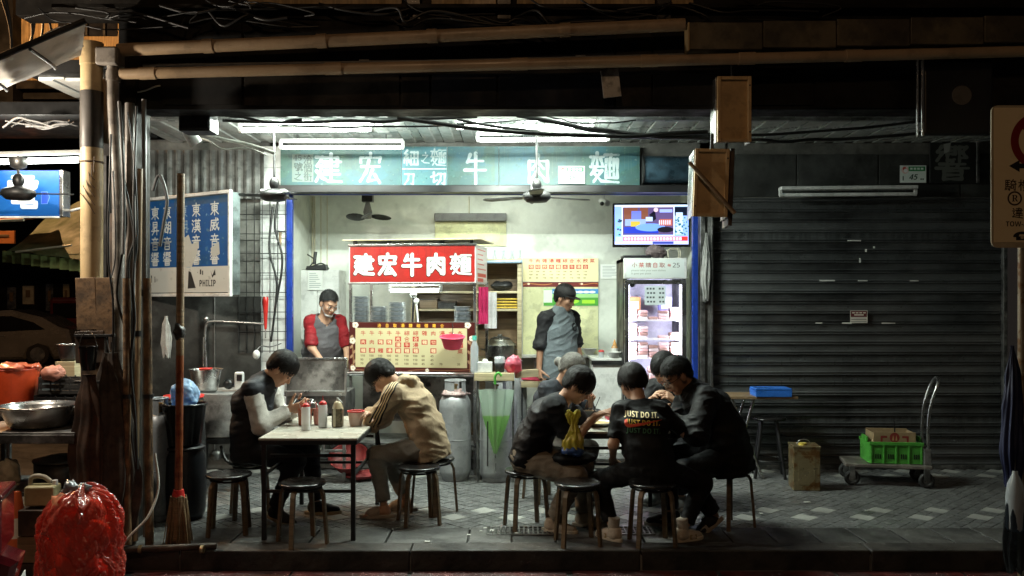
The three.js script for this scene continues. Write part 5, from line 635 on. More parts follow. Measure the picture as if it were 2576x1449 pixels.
{ // fridge
  const d = 9.12, s = thing('display_fridge', 'tall glass door drinks fridge with lit shelves and white header', 'fridge', [1.49, 0.11, CAMZ - d]), w = 0.655, H = 2.07;
  part('cabinet', J(B(0.04, H, 0.6, -w / 2 + 0.02, H / 2, -0.32), B(0.04, H, 0.6, w / 2 - 0.02, H / 2, -0.32), B(w, 0.04, 0.6, 0, H - 0.02, -0.32), B(w, 0.14, 0.6, 0, 0.07, -0.32)), M.iron, s); part('liner', B(w - 0.08, H - 0.2, 0.02, 0, H / 2, -0.6), mk([0.72, 0.72, 0.8], 0.4), s);
  const hd = canvas(640, 220, (x) => { x.fillStyle = '#cfd6d4'; x.fillRect(0, 0, 640, 220); const r = '#a8443c'; [...'小菜請自取'].forEach((g, i) => glyph(x, g, 60 + i * 76, 38, 62, i % 2 ? r : '#8a5048', 9)); glyph(x, '每', 452, 52, 40, r, 9); x.fillStyle = '#2a2826'; x.font = '76px sans-serif'; x.fillText('25', 508, 98); x.fillStyle = '#99a09c'; x.font = 'bold 28px sans-serif'; x.fillText('please take your own dishes', 52, 146); x.fillText('It goes per plate', 52, 184); });
  part('header', B(w, 0.215, 0.05, 0, H - 0.108, 0.005, 0.006), M.white, s); part('header_face', plate(w - 0.05, 0.185, 0, H - 0.108, 0.031), print(hd, 0.35), s);
  const door = part('door', J(B(0.045, H - 0.38, 0.04, -w / 2 + 0.03, (H - 0.24) / 2 + 0.07, 0.02), B(0.045, H - 0.38, 0.04, w / 2 - 0.03, (H - 0.24) / 2 + 0.07, 0.02), B(w - 0.02, 0.045, 0.038, 0, H - 0.25, 0.02), B(w - 0.02, 0.06, 0.038, 0, 0.17, 0.02)), M.steel, s); part('glass', B(w - 0.1, H - 0.46, 0.005, 0, H / 2 - 0.03, 0.02, 0), M.glass, door); part('handle', B(0.018, 0.3, 0.03, -w / 2 + 0.02, 1.1, 0.055, 0.006), M.iron, door);
  for (const y of [1.42, 1.22, 1.02, 0.76, 0.48]) part('wire_shelf', J(B(w - 0.09, 0.012, 0.02, 0, y, -0.05), ...[0, 1, 2, 3, 4].map((k) => B(w - 0.09, 0.006, 0.006, 0, y, -0.12 - k * 0.1))), M.white, s);
  for (const x of [-1, 1]) { part('led_strip', B(0.02, H - 0.5, 0.02, x * (w / 2 - 0.055), H / 2 - 0.03, -0.03), glow([0.85, 0.85, 1], 7), s); area([1.49 + x * (w / 2 - 0.072), 1.11, CAMZ - d - 0.035], [1.49, 1.11, CAMZ - d - 0.4], 0.02, H - 0.55, 0xe2e2ff, 240); }
  const nt = canvas(160, 160, (x) => { x.fillStyle = '#ced8dc'; x.fillRect(0, 0, 160, 160); x.fillStyle = '#4c565c'; for (let j = 0; j < 4; j++) for (let i = 0; i < 6; i++) if (i !== 3) x.fillRect(14 + i * 23 + (j % 2) * 4, 16 + j * 36, 15, 15); }); part('door_notice', plate(0.22, 0.2, 0.0, 1.68, 0.026), print(nt, 0.6), s, 'white paper notice on the fridge glass'); part('door_sticker', C(0.025, 0.025, 0.003, -0.24, 1.79, 0.025, 14, 'z'), M.black, s);
  const pk = B(0.1, 0.032, 0.14, 0, 0.016, 0, 0.012, 2), pm = [mk([0.5, 0.3, 0.26], 0.4), mk([0.55, 0.45, 0.42], 0.4), mk([0.3, 0.18, 0.14], 0.4)]; const px = s.position.x;
  for (const [y, cols] of [[1.426, [4, 3, 1, 3, 4]], [1.226, [5, 4, 0, 1, 2]], [1.026, [5, 5, 4, 5, 5]], [0.766, [4, 3, 5, 5, 4]], [0.486, [5, 4, 4, 5, 3]]]) cols.forEach((n, i) => { for (let k = 0; k < n; k++) { const o = single('food_pack', pk, pm[(i + k) % 3], 'sealed side dish pack on a lit fridge shelf', 'food pack', 'side dish packs in the fridge'); o.position.set(px - 0.22 + i * 0.11 + rr(-0.004, 0.004), 0.11 + y + k * 0.0325, CAMZ - d - 0.14); } });
  for (const [x, y, c] of [[-0.18, 1.55, [0.7, 0.25, 0.08]], [0.16, 1.55, [0.25, 0.25, 0.7]]]) { const b = thing('drink_carton', c[0] > 0.5 ? 'orange carton at the top of the fridge' : 'blue carton at the top of the fridge', 'carton', [px + x, 0.11 + 1.426 + 0.0, CAMZ - d - 0.32]); part('carton', B(0.14, 0.24, 0.1, 0, 0.12, 0, 0.004), mk(c, 0.4), b); part('label', B(0.1, 0.08, 0.002, 0, 0.15, 0.052), M.white, b); }
  const z2 = CAMZ - d - 0.2; single('dark_bundle', mv(crumple(El(0.12, 0.07, 0.08, 0, 0, 0, 26), 0.05, 16, 7), 1.53, 2.25, z2), mk([0.12, 0.09, 0.09], 0.7), 'brown cloth bundle on top of the fridge', 'bundle'); single('flat_tray', J(B(0.3, 0.03, 0.2, 1.32, 2.2, z2, 0.008, 2)), M.black, 'flat black tray on top of the fridge', 'tray'); { const b = thing('wire_rack', 'small pale wire rack on top of the fridge', 'rack', [1.72, 2.185, z2]); part('rail', Tb([[-0.06, 0, 0.05], [-0.06, 0.09, 0.05], [0.06, 0.09, 0.05], [0.06, 0, 0.05]], 0.005, 24, 6), M.cream, b); part('rail', Tb([[-0.06, 0, -0.05], [-0.06, 0.09, -0.05], [0.06, 0.09, -0.05], [0.06, 0, -0.05]], 0.005, 24, 6), M.cream, b); }
}
{ // television
  const d = 9.5, a = W(1545, 515, d), b = W(1733, 617, d), s = thing('television', 'flat television showing a news programme hung under the shop lintel', 'television', [(a.x + b.x) / 2, (a.y + b.y) / 2, CAMZ - d], -0.06), w = b.x - a.x, h = a.y - b.y;
  const t = canvas(640, 360, (x) => { x.fillStyle = '#8fb4ff'; x.fillRect(0, 0, 640, 360); x.fillStyle = '#cfe4ff'; x.fillRect(0, 0, 640, 16); x.fillStyle = '#5a4a78'; x.fillRect(70, 22, 440, 250); x.fillStyle = '#7a4a3a'; x.fillRect(80, 26, 120, 120); x.fillRect(220, 26, 70, 120); x.fillStyle = '#6a7ae0'; x.fillRect(146, 56, 84, 100); x.fillStyle = '#8fa8d8'; x.fillRect(90, 130, 180, 60); x.fillStyle = '#c8b040'; x.fillRect(140, 150, 80, 46); x.fillStyle = '#2038b8'; x.fillRect(80, 200, 300, 60); x.fillStyle = '#6f9cff'; x.beginPath(); x.ellipse(310, 205, 130, 36, 0, 0, 7); x.fill(); x.fillStyle = '#101020'; x.beginPath(); x.moveTo(300, 90); x.lineTo(350, 50); x.lineTo(360, 130); x.lineTo(330, 150); x.fill(); x.fillStyle = '#d8c0c8'; x.beginPath(); x.arc(358, 46, 20, 0, 7); x.fill(); x.fillStyle = '#b8d0ff'; x.fillRect(270, 110, 60, 40); x.fillStyle = '#b06050'; x.fillRect(390, 130, 110, 60); x.fillStyle = '#e0d0e8'; for (let i = 0; i < 6; i++) x.fillRect(384 + i * 18, 140, 10, 40); x.fillStyle = '#181420'; x.beginPath(); x.ellipse(440, 226, 70, 26, 0, 0, 7); x.fill(); x.fillStyle = '#9ab0ff'; x.fillRect(390, 40, 110, 30);
    x.strokeStyle = '#eaf4ff'; x.lineWidth = 8; x.strokeRect(66, 18, 448, 262); x.fillStyle = '#101828'; x.fillRect(520, 20, 120, 80); x.fillStyle = '#bcd6f4'; x.fillRect(530, 70, 60, 200); x.fillStyle = '#2a6878'; for (let i = 0; i < 30; i++) x.fillRect(520 + rnd() * 116, 100 + rnd() * 170, rr(6, 20), rr(6, 20)); for (let i = 0; i < 16; i++) { x.fillStyle = i % 2 ? '#183850' : '#6ac0c8'; x.fillRect(rnd() * 50, 120 + rnd() * 160, 16, 14); }
    x.fillStyle = '#e86a80'; x.fillRect(74, 290, 560, 38); x.fillStyle = '#fbe0ea'; for (let i = 0; i < 18; i++) x.fillRect(84 + i * 28, 296, 20, 26); x.fillStyle = '#f03a34'; x.fillRect(580, 288, 50, 40); x.fillStyle = '#c0c8ff'; x.fillRect(0, 330, 640, 30); x.fillStyle = '#3848a8'; x.fillRect(330, 334, 180, 22); x.fillStyle = '#b8d8e8'; x.fillRect(10, 288, 58, 40); });
  part('bezel', B(w + 0.03, h + 0.04, 0.05, 0, 0, -0.03, 0.006), M.blackgloss, s); part('screen', plate(w - 0.015, h - 0.01, 0, 0.004, 0.0), print(t, 0.3, { em: 1.7 }), s); part('wall_arm', B(0.2, 0.05, 0.3, 0.1, 0.05, -0.2), M.iron, s);
  area([(a.x + b.x) / 2, (a.y + b.y) / 2, CAMZ - d + 0.03], [(a.x + b.x) / 2 - 0.05, (a.y + b.y) / 2, 3], w, h, 0x8fa2ff, 0.6);
}
{ // counter and things on it
  const p = W(1529, 905, 9.3), s = thing('counter_cabinet', 'white counter cabinet with dark edged top next to the fridge', 'counter', [p.x, 0.11, p.z - 0.2]); const h = p.y - 0.11 + 0.02; part('carcass', B(0.32, h - 0.06, 0.4, 0, (h - 0.06) / 2, 0, 0.006), M.white, s); part('top', B(0.35, 0.03, 0.44, 0, h - 0.015, 0, 0.005), M.white, s); part('edge', B(0.352, 0.045, 0.02, 0, h - 0.05, 0.215), M.iron, s);
  const y = 0.11 + h; { const b = thing('ketchup_bottle', 'brown sauce bottle with pointed cap on the counter', 'bottle', [p.x + 0.09, y, p.z - 0.15]); part('bottle', L([[0, 0], [0.035, 0], [0.038, 0.02], [0.036, 0.1], [0.022, 0.13], [0, 0.132]], 22), mk([0.55, 0.3, 0.12], 0.3), b); part('cap', L([[0.02, 0.13], [0.018, 0.145], [0.004, 0.19], [0, 0.192]], 16), mk([0.7, 0.35, 0.1], 0.3), b); part('label', C(0.039, 0.039, 0.07, 0, 0.06, 0, 22), M.white, b); }
  dish('counter_bowl', 'white bowls nested on the counter by the fridge', p.x + 0.06, p.z - 0.02, 0.085, 0.06, M.white, 0, 0, y); { const b = thing('red_lid_jar', 'small jar with red lid on the counter', 'jar', [p.x - 0.06, y, p.z - 0.1]); part('jar', C(0.03, 0.028, 0.06, 0, 0.03, 0), M.clearbag, b); part('lid', El(0.032, 0.018, 0.032, 0, 0.064, 0), M.redplastic, b); }
  const q = W(1487, 893, 9.8), w2 = thing('pass_ledge', 'narrow pale ledge under the yellow wall panel', 'ledge', [0.57, q.y - 0.03, -4.1]); part('board', B(0.95, 0.03, 0.2, 0, 0, 0), M.white, w2); part('bracket', B(0.03, 0.14, 0.14, -0.3, -0.085, -0.02), M.steeldull, w2); part('bracket', B(0.03, 0.14, 0.14, 0.3, -0.085, -0.02), M.steeldull, w2); dish('ledge_bowl', 'white bowl on the ledge under the yellow panel', q.x, -4.08, 0.09, 0.07, M.white, 0, 0, q.y - 0.015);
  const lo = W(1330, 1000, 9.5); const tb = thing('prep_table', 'low wooden prep table with pink packs behind the gas cylinders', 'table', [0.2, 0.11, -3.62]); part('top', B(0.26, 0.06, 0.4, 0, 0.72, 0), M.palewood, tb); for (const a of [-0.1, 0.1]) for (const z of [-0.16, 0.16]) part('leg', B(0.03, 0.69, 0.03, a, 0.345, z), M.black, tb); single('pink_pack', mv(crumple(B(0.22, 0.07, 0.2, 0, 0, 0, 0.02, 2), 0.03, 18), 0.2, 0.9, -3.6), M.pink, 'pink and white meat packs on the low prep table', 'pack');
}
// hanging white bag on the right jamb
single('hanging_bag', mv(gathered(0.66, [0.03, 0.05, 0.035, 0.01], 5, 0.3, 0.6, 3), 1.99, 2.1, -2.96), mk([0.26, 0.26, 0.25], 0.5), 'limp pale plastic bag hanging on the jamb beside the shutter', 'bag');
// ---------- by the shutter: tin, trolley ----------
{
  const p = W(2023, 1200, 8.1), t = thing('square_tin', 'square oil tin with yellow cap standing on the pavement by the shutter', 'tin', [p.x, 0, p.z], -0.12); part('can', B(0.24, 0.4, 0.24, 0, 0.2, 0, 0.01, 2), M.tin, t); part('embossed_panel', B(0.15, 0.27, 0.006, 0, 0.19, 0.121, 0.003), M.tin, t); part('top_rim', B(0.25, 0.016, 0.25, 0, 0.4, 0, 0.004), M.tin, t); part('cap', C(0.035, 0.035, 0.02, -0.02, 0.416, 0.03, 18), mk([0.65, 0.5, 0.1], 0.4), t); part('carry_handle', Tb([[-0.06, 0.405, -0.04], [-0.03, 0.44, -0.04], [0.04, 0.44, -0.04], [0.07, 0.405, -0.04]], 0.004), M.steel, t);
}
{
  const p = W(2225, 1190, 8.35), t = thing('platform_trolley', 'grey platform trolley with bent steel handle standing by the shutter', 'trolley', [p.x, 0, p.z], -0.22); part('deck', B(0.76, 0.035, 0.42, -0.0, 0.19, 0, 0.01, 2), M.pvcgrey, t); part('handle', Tb([[0.36, 0.2, 0.12], [0.36, 0.6, 0.12], [0.385, 0.78, 0.12], [0.44, 0.95, 0.11], [0.46, 1.0, 0.06], [0.46, 1.0, -0.06], [0.44, 0.95, -0.11], [0.385, 0.78, -0.12], [0.36, 0.6, -0.12], [0.36, 0.2, -0.12]], 0.014, 90, 10), M.steel, t); for (const z of [-0.12, 0.12]) part('handle_socket', B(0.07, 0.2, 0.05, 0.35, 0.26, z, 0.01), M.steeldull, t);
  for (const x of [-0.32, 0.33]) for (const z of [-0.19, 0.19]) { const w = part('wheel', fin(mv(new THREE.TorusGeometry(0.05, 0.022, 10, 24), x, 0.072, z)), M.rubber, t); part('hub', C(0.032, 0.032, 0.03, x, 0.072, z, 16, 'z'), M.steeldull, w); part('fork', B(0.05, 0.1, 0.06, x, 0.135, z), M.steeldull, t); }
  const c = thing('green_crate', 'green plastic crate on the platform trolley', 'crate', [p.x + 0.06, 0.208, p.z], -0.12); const w = 0.47, h = 0.2, dd = 0.34; part('floor', B(w, 0.01, dd, 0, 0.008, 0), M.greenp, c);
  for (const z of [-1, 1]) { part('rim', B(w + 0.02, 0.03, 0.02, 0, h - 0.01, z * dd / 2), M.greenp, c); part('side_panel', B(w, h * 0.86, 0.008, 0, h * 0.45, z * (dd / 2 - 0.006), 0.002), M.greenp, c); for (let k = 0; k < 5; k++) part('rib', B(0.016, h * 0.9, 0.014, -w / 2 + 0.01 + k * (w - 0.02) / 4, h * 0.46, z * dd / 2), M.greenp, c); for (let k = 0; k < 4; k++) for (let j = 0; j < 3; j++) part('slot', B(0.01, 0.045, 0.004, -w / 2 + 0.05 + k * 0.115 + j * 0.02, 0.07, z * (dd / 2 - 0.0005)), M.darkpanel[0], c); }
  for (const x of [-1, 1]) { part('end_panel', B(0.008, h * 0.95, dd - 0.02, x * w / 2, h * 0.48, 0), M.greenp, c); part('end_handle', B(0.02, 0.05, dd * 0.5, x * (w / 2 + 0.004), h + 0.02, 0, 0.006), M.greenp, c); }
  const cb = thing('carton', 'open brown carton with red mark inside the green crate', 'carton', [p.x + 0.055, 0.222, p.z], -0.12); const cm = mk([0.34, 0.24, 0.13], 0.8); for (const z of [-0.13, 0.13]) part('side', B(0.38, 0.28, 0.006, 0, 0.14, z), cm, cb); for (const x of [-0.19, 0.19]) part('end', B(0.006, 0.27, 0.254, x, 0.135, 0), cm, cb); const lg = canvas(380, 120, (x) => { x.clearRect(0, 0, 380, 120); x.fillStyle = '#7a1f1a'; x.beginPath(); x.arc(190, 52, 46, 0, 7); x.fill(); x.fillRect(60, 36, 60, 20); x.fillRect(260, 36, 60, 20); x.fillRect(60, 44, 18, 60); x.fillRect(302, 44, 18, 60); x.fillStyle = '#a98a5e'; x.beginPath(); x.moveTo(176, 26); x.lineTo(186, 80); x.lineTo(166, 80); x.fill(); x.beginPath(); x.moveTo(206, 26); x.lineTo(216, 80); x.lineTo(196, 80); x.fill(); }); part('red_mark', plate(0.37, 0.12, 0, 0.22, 0.1335), print(lg, 0.8, { alpha: 1 }), cb); part('stick', K([0.05, 0.1, 0], [0.03, 0.37, 0.02], 0.006), M.black, cb);
}
{ // umbrella and bottle on the sign pole
  const p = W(2540, 1100, 5.62); single('blue_umbrella', mv(gathered(0.86, [0.045, 0.07, 0.06, 0.045, 0.012], 7, 0.3, 0.8, 2), p.x + 0.02, p.y + 0.16, p.z), mk([0.005, 0.009, 0.045], 0.6), 'dark blue folded umbrella leaning on the sign pole', 'umbrella');
  const b = thing('bagged_bottle', 'clear plastic bottle in a bag hanging low on the sign pole', 'bottle', [p.x, 0, p.z + 0.06]); part('bottle', L([[0, 0.28], [0.05, 0.28], [0.055, 0.3], [0.055, 0.5], [0.045, 0.58], [0.018, 0.64], [0.016, 0.66]], 22), M.clearbag, b); part('bag', mv(gathered(0.6, [0.05, 0.07, 0.066, 0.045, 0.008], 6, 0.18, 0.8, 4), 0, 0.36, 0), new THREE.MeshPhysicalMaterial({ color: 0x6f757b, roughness: 0.05, transmission: 0.97, thickness: 0, side: THREE.DoubleSide }), b); part('string', K([0, 0.64, 0], [0.03, 0.95, -0.04], 0.003), M.cable, b);
}
// ---------- corner post with pipes, poles and cables ----------
{
  const c = thing('corner_column', 'dark arcade corner column wrapped in pipes and cables', 'column', [-2.86, 0, -0.5]); part('shaft', B(0.24, 3.5, 0.26, 0, 1.7, 0, 0.01), M.darkpanel[2], c);
  for (let k = 0; k < 6; k++) part('bolted_strip', B(0.03, rr(1.5, 3), 0.02, -0.1 + k * 0.042, 1.6, 0.135 + rr(0, 0.01)), k % 2 ? M.darkwood : M.iron, c);
  const a = W(231, 700, 6.2), b = W(231, 108, 6.2), p = thing('downpipe', 'thick ochre plastic downpipe with black wrap on the corner column', 'pipe', [a.x, 0, a.z]); part('pipe', C(0.074, 0.074, b.y - a.y, 0, (a.y + b.y) / 2, 0, 26), M.pvc, p); part('collar', C(0.079, 0.079, 0.16, 0, b.y - 0.08, 0, 26), M.pvc, p); part('black_wrap', C(0.0775, 0.0775, 0.4, 0, 3.02, 0, 26), mk([0.05, 0.042, 0.035], 0.6), p); part('strap', fin(mv(new THREE.TorusGeometry(0.077, 0.006, 6, 28).rotateX(Math.PI / 2), 0, 2.72, 0)), M.darkwood, p); part('stub_pipe', C(0.072, 0.07, a.y + 0.13, 0, (a.y - 0.13) / 2, 0, 22), M.darkwood, p);
  for (let k = 0; k < 6; k++) part('twig_stain', Tb([[-0.05 + k * 0.02, 2.5 + k * 0.05, 0.07], [0.0 + k * 0.01, 2.44 + k * 0.04, 0.077], [0.05, 2.35 + k * 0.06, 0.06]], 0.0025, 8, 5), M.darkwood, p);
  const w = W(243, 800, 6.08), q = thing('board_wrap', 'weathered wooden boards tied round the downpipe', 'boards', [w.x, 0, w.z]); for (const [x, y, ww, h, z, m] of [[-0.06, 1.72, 0.14, 0.36, 0.02, M.oldwood], [0.07, 1.7, 0.12, 0.4, 0.025, M.oldwood], [-0.03, 1.42, 0.2, 0.22, 0.03, M.darkwood], [0.04, 1.25, 0.16, 0.16, 0.02, M.oldwood], [-0.02, 1.08, 0.18, 0.14, 0.0, M.oldwood]]) part('board', rot(B(ww, h, 0.02, 0, 0, 0, 0.003), 0, rr(-0.1, 0.1), rr(-0.04, 0.04)).translate(x, y, z), m, q); part('tie', B(0.26, 0.02, 0.06, 0, 1.5, 0.03), M.black, q); part('tie', B(0.26, 0.02, 0.06, 0, 1.18, 0.03), M.black, q);
  const g = thing('downpipe', 'grey brown downpipe with an elbow at the top of the corner column', 'pipe', [0, 0, 0]); part('pipe', Tb([W(296, 1380, 6.15), W(297, 900, 6.17), W(296, 460, 6.2), W(288, 330, 6.2), W(284, 250, 6.2), W(284, 160, 6.2)], 0.04, 60, 16), M.pvcgrey, g); part('hopper', B(0.16, 0.13, 0.14, W(277, 140, 6.2).x, W(277, 145, 6.2).y, W(0, 0, 6.2).z, 0.02, 2), M.pvcgrey, g); part('socket', K(W(284, 205, 6.2), W(284, 180, 6.2), 0.048), M.pvcgrey, g); part('socket', K(W(296, 880, 6.17), W(296, 860, 6.17), 0.047), M.pvcgrey, g); part('side_pipe', Tb([W(270, 360, 6.25), W(266, 260, 6.25), W(268, 200, 6.25)], 0.03, 20, 12), M.pvcbrown, g);
  for (const [u0, v0, u1, v1, d, r, m, lb] of [[352, 425, 340, 1360, 6.1, 0.02, M.pvcbrown, 'thin tan pole standing straight against the corner column'], [362, 250, 366, 1350, 6.15, 0.017, M.cablegrey, 'grey conduit on the shop side of the corner column'], [326, 260, 330, 1370, 6.12, 0.034, M.pvcgrey, 'thick grey conduit in the middle of the corner column'], [370, 700, 376, 1370, 6.15, 0.03, M.oldwood, 'wooden pole leaning at the shop side of the corner column'], [318, 700, 322, 1370, 6.02, 0.026, M.oldwood, 'weathered wooden pole between the conduits on the corner column']]) { const s = thing('standing_pole', lb, 'pole', [0, 0, 0]); const p0 = W(u0, v0, d), p1 = W(u1, v1, d); p1.y = Math.max(0.0, p1.y); part('shaft', K(p1, p0, r, r * 0.95, 14), m, s); part('tie', K(p1.clone().lerp(p0, 0.55), p1.clone().lerp(p0, 0.565), r * 1.25), M.black, s); }
  for (let k = 0; k < 6; k++) { const u = rr(262, 372), d = 6.0 + rr(0, 0.12), pts = []; for (let j = 0; j < 8; j++) pts.push(W(u + rr(-12, 12) + j * rr(-2, 3), mix(250 + rr(0, 200), 1180, j / 7), d)); cab(pts, rr(0.005, 0.011), k % 6 === 5 ? M.cablegrey : M.cable, 'black cable running down the corner column', 'cables on the corner column'); }
  cab([W(300, 255, 6.05), W(308, 380, 6.02), W(312, 520, 6.02), W(310, 640, 6.02)], 0.012, M.cablegrey, 'pale grey cable catching light on the corner column', undefined); cab([W(390, 1140, 6.1), W(398, 1230, 6.05), W(372, 1300, 5.98), W(330, 1345, 5.94), W(302, 1380, 5.94)], 0.009, M.cablewhite, 'white cord curling from the column foot onto the kerb', undefined);
  cab([W(402, 620, 7.0), W(412, 560, 7.0), W(420, 500, 7.0), W(400, 440, 7.0), W(385, 480, 7.0)], 0.014, M.cable, 'thick black cable loop beside the audio sign', undefined);
  // cloth hung on the post
  single('hung_tarpaulin', mv(gathered(1.2, [0.15, 0.19, 0.16, 0.12, 0.05], 7, 0.3, 0.45, 4), W(272, 1060, 6.02).x, 0.78, -0.05), mk([0.055, 0.04, 0.03], 0.8, 0, { map: 'heavy', size: 0.3 }), 'dark tarpaulin hanging in folds on the corner column', 'tarpaulin'); single('hung_apron', mv(gathered(0.75, [0.1, 0.12, 0.09, 0.04], 6, 0.3, 0.45, 8), W(226, 1080, 6.0).x, 0.86, 0.02), mk([0.07, 0.035, 0.02], 0.85, 0, { map: 'heavy', size: 0.3 }), 'brown cloth hanging below the board wrap', 'cloth');
  const hb = thing('hung_bucket', 'small black bucket hanging on the corner column', 'bucket', W(222, 900, 5.95)); part('bucket', L([[0, -0.085], [0.045, -0.085], [0.062, 0.075], [0.067, 0.08], [0.06, 0.075], [0.042, -0.078]], 26), M.blackgloss, hb); part('bail', Tb([[-0.062, 0.075, 0], [-0.04, 0.15, 0], [0, 0.18, 0], [0.04, 0.15, 0], [0.062, 0.075, 0]], 0.003), M.steel, hb);
}
{ // broom and stick
  const p = W(449, 1350, 6.25), b = thing('broom', 'upright straw broom with red and orange painted handle', 'broom', [p.x, 0, p.z]); const t = W(455, 437, 6.25); part('handle_top', K([0.01, 1.35, 0], [t.x - p.x, t.y, 0], 0.027, 0.026, 16), M.wood, b); part('handle', K([0, 0.36, 0], [0.01, 1.35, 0], 0.026, 0.027, 16), mk([0.26, 0.075, 0.025], 0.4, 0, { map: 'rust', size: 0.3 }), b); part('collar', C(0.035, 0.045, 0.06, 0, 0.36, 0, 16), M.red, b); part('knot', crumple(El(0.04, 0.06, 0.04, 0.01, 1.52, 0.01, 20), 0.03, 30), M.black, b);
  const st = mk([0.3, 0.2, 0.1], 0.8, 0, { map: 'wood', size: 0.2 }); part('broom_head', crumple(L([[0, 0.35], [0.045, 0.345], [0.054, 0.3], [0.058, 0.18], [0.066, 0.05], [0.066, 0.02], [0, 0.02]], 40), 0.02, 26), st, b); for (let k = 0; k < 110; k++) { const a = rr(0, 6.28), q = rr(0.72, 1.12); part('bristle', K([Math.cos(a) * 0.054, rr(0.3, 0.35), Math.sin(a) * 0.052], [Math.cos(a + rr(-0.3, 0.3)) * 0.088 * q, 0.0, Math.sin(a + rr(-0.3, 0.3)) * 0.08 * q], 0.0045, 0.0025, 5), k % 3 ? st : M.oldwood, b); }
  const q = thing('fallen_pipe', 'length of muddy pipe lying along the kerb at the broom', 'pipe', [0, 0, 0]); part('pipe', K(W(300, 1368, 6.0).setY(0.03), W(545, 1358, 6.1).setY(0.03), 0.024, 0.022, 16), M.darkwood, q); for (const u of [350, 505]) part('clip', K(W(u, 1365, 6.02).setY(0.03), W(u + 8, 1365, 6.02).setY(0.03), 0.028, 0.028, 14), M.tin, q);
}
{ // barrel, bucket, bag
  const p = W(466, 1200, 7.0), a = thing('black_barrel', 'tall black plastic barrel beside the broom', 'barrel', [p.x, 0, p.z]); part('barrel', L([[0, 0.005], [0.13, 0], [0.155, 0.06], [0.165, 0.3], [0.155, 0.5], [0.135, 0.54], [0.135, 0.58], [0, 0.58]], 34), mk([0.014, 0.018, 0.024], 0.45), a); part('lid_ring', fin(mv(new THREE.TorusGeometry(0.14, 0.012, 8, 34).rotateX(Math.PI / 2), 0, 0.565, 0)), M.black, a);
  const b = thing('black_bucket', 'black bucket with rolled rim standing on the black barrel', 'bucket', [p.x - 0.01, 0.582, p.z]); part('bucket', L([[0, 0.003], [0.125, 0], [0.135, 0.02], [0.172, 0.33], [0.165, 0.33], [0.12, 0.012]], 34), M.blackgloss, b); part('rim', fin(mv(new THREE.TorusGeometry(0.172, 0.01, 8, 36).rotateX(Math.PI / 2), 0, 0.33, 0)), M.blackgloss, b);
  single('blue_bag', mv(crumple(crumple(El(0.12, 0.13, 0.1, 0, 0, 0, 60), 0.05, 6, 6), 0.02, 18, 2), p.x - 0.01, 0.98, p.z), new THREE.MeshPhysicalMaterial({ color: new THREE.Color(0.35, 0.55, 0.8), roughness: 0.35, transmission: 0.35, thickness: 0, side: THREE.DoubleSide }), 'crumpled light blue plastic bag sticking out of the black bucket', 'bag');
  const c = thing('black_barrel', 'second black barrel half hidden behind the corner column', 'barrel', [p.x - 0.16, 0, p.z - 0.4]); part('barrel', L([[0, 0.005], [0.15, 0], [0.17, 0.06], [0.18, 0.4], [0.16, 0.9], [0.15, 0.92], [0, 0.92]], 30), M.black, c); part('lid', L([[0.16, 0.92], [0.165, 0.94], [0.05, 0.95], [0, 0.95]], 30), M.red, c);
  const w = W(560, 1040, 8.1), s = thing('wok_stove', 'stainless drum stove on a black stand beside the vest', 'stove', [w.x, 0, w.z]); part('drum', L([[0, 0.5], [0.27, 0.5], [0.285, 0.52], [0.3, 0.88], [0.315, 0.9], [0.3, 0.905], [0, 0.89]], 44), mk([0.5, 0.5, 0.49], 0.5, 0.35, { map: 'heavy', size: 0.5 }), s); part('drum_base', C(0.29, 0.26, 0.05, 0, 0.475, 0, 36), M.iron, s); for (let k = 0; k < 4; k++) { const t = k * 1.57 + 0.5; part('leg', K([Math.cos(t) * 0.2, 0.45, Math.sin(t) * 0.2], [Math.cos(t) * 0.25, 0, Math.sin(t) * 0.25], 0.018), M.iron, s); } part('gas_hose', Tb([[0.05, 0.42, 0.2], [0.15, 0.3, 0.3], [0.3, 0.28, 0.25], [0.4, 0.33, 0.1]], 0.014), M.cable, s); part('valve', El(0.05, 0.05, 0.04, 0.02, 0.35, 0.24), M.steeldull, s);
  const k = thing('steel_pail', 'steel pail with a red ladle on the drum stove', 'pail', [w.x - 0.15, 0.902, w.z + 0.02]); part('pail', L([[0, 0.003], [0.1, 0], [0.11, 0.02], [0.145, 0.2], [0.155, 0.205], [0.14, 0.2], [0.1, 0.012]], 32), M.steel, k); part('ladle', Tb([[0, 0.02, 0], [-0.02, 0.2, 0], [-0.02, 0.5, 0]], 0.006), M.steel, k); part('red_cup', L([[0, 0.17], [0.06, 0.2], [0.062, 0.215], [0, 0.21]], 20), M.red, k);
  const e = thing('gas_regulator', 'white and black control unit on the drum stove', 'control box', [w.x + 0.14, 0.902, w.z - 0.05]); part('case', B(0.08, 0.17, 0.06, 0, 0.087, 0, 0.015, 2), M.white, e); part('dial', B(0.05, 0.06, 0.01, 0.01, 0.12, 0.034, 0.01), M.black, e); part('knob', El(0.05, 0.05, 0.05, -0.1, 0.06, 0), M.black, e);
  const t = W(400, 990, 7.6), f = thing('side_bench', 'low cluttered steel bench behind the corner column', 'bench', [t.x, 0, t.z]); part('top', B(0.5, 0.03, 0.5, 0, 0.82, 0), M.steel, f); for (const x of [-0.22, 0.22]) for (const z of [-0.22, 0.22]) part('leg', B(0.03, 0.8, 0.03, x, 0.4, z), M.steeldull, f); dish('bench_bowl', 'white bowl on the low steel bench', t.x + 0.05, t.z, 0.11, 0.05, M.white, 0, 0, 0.838);
}
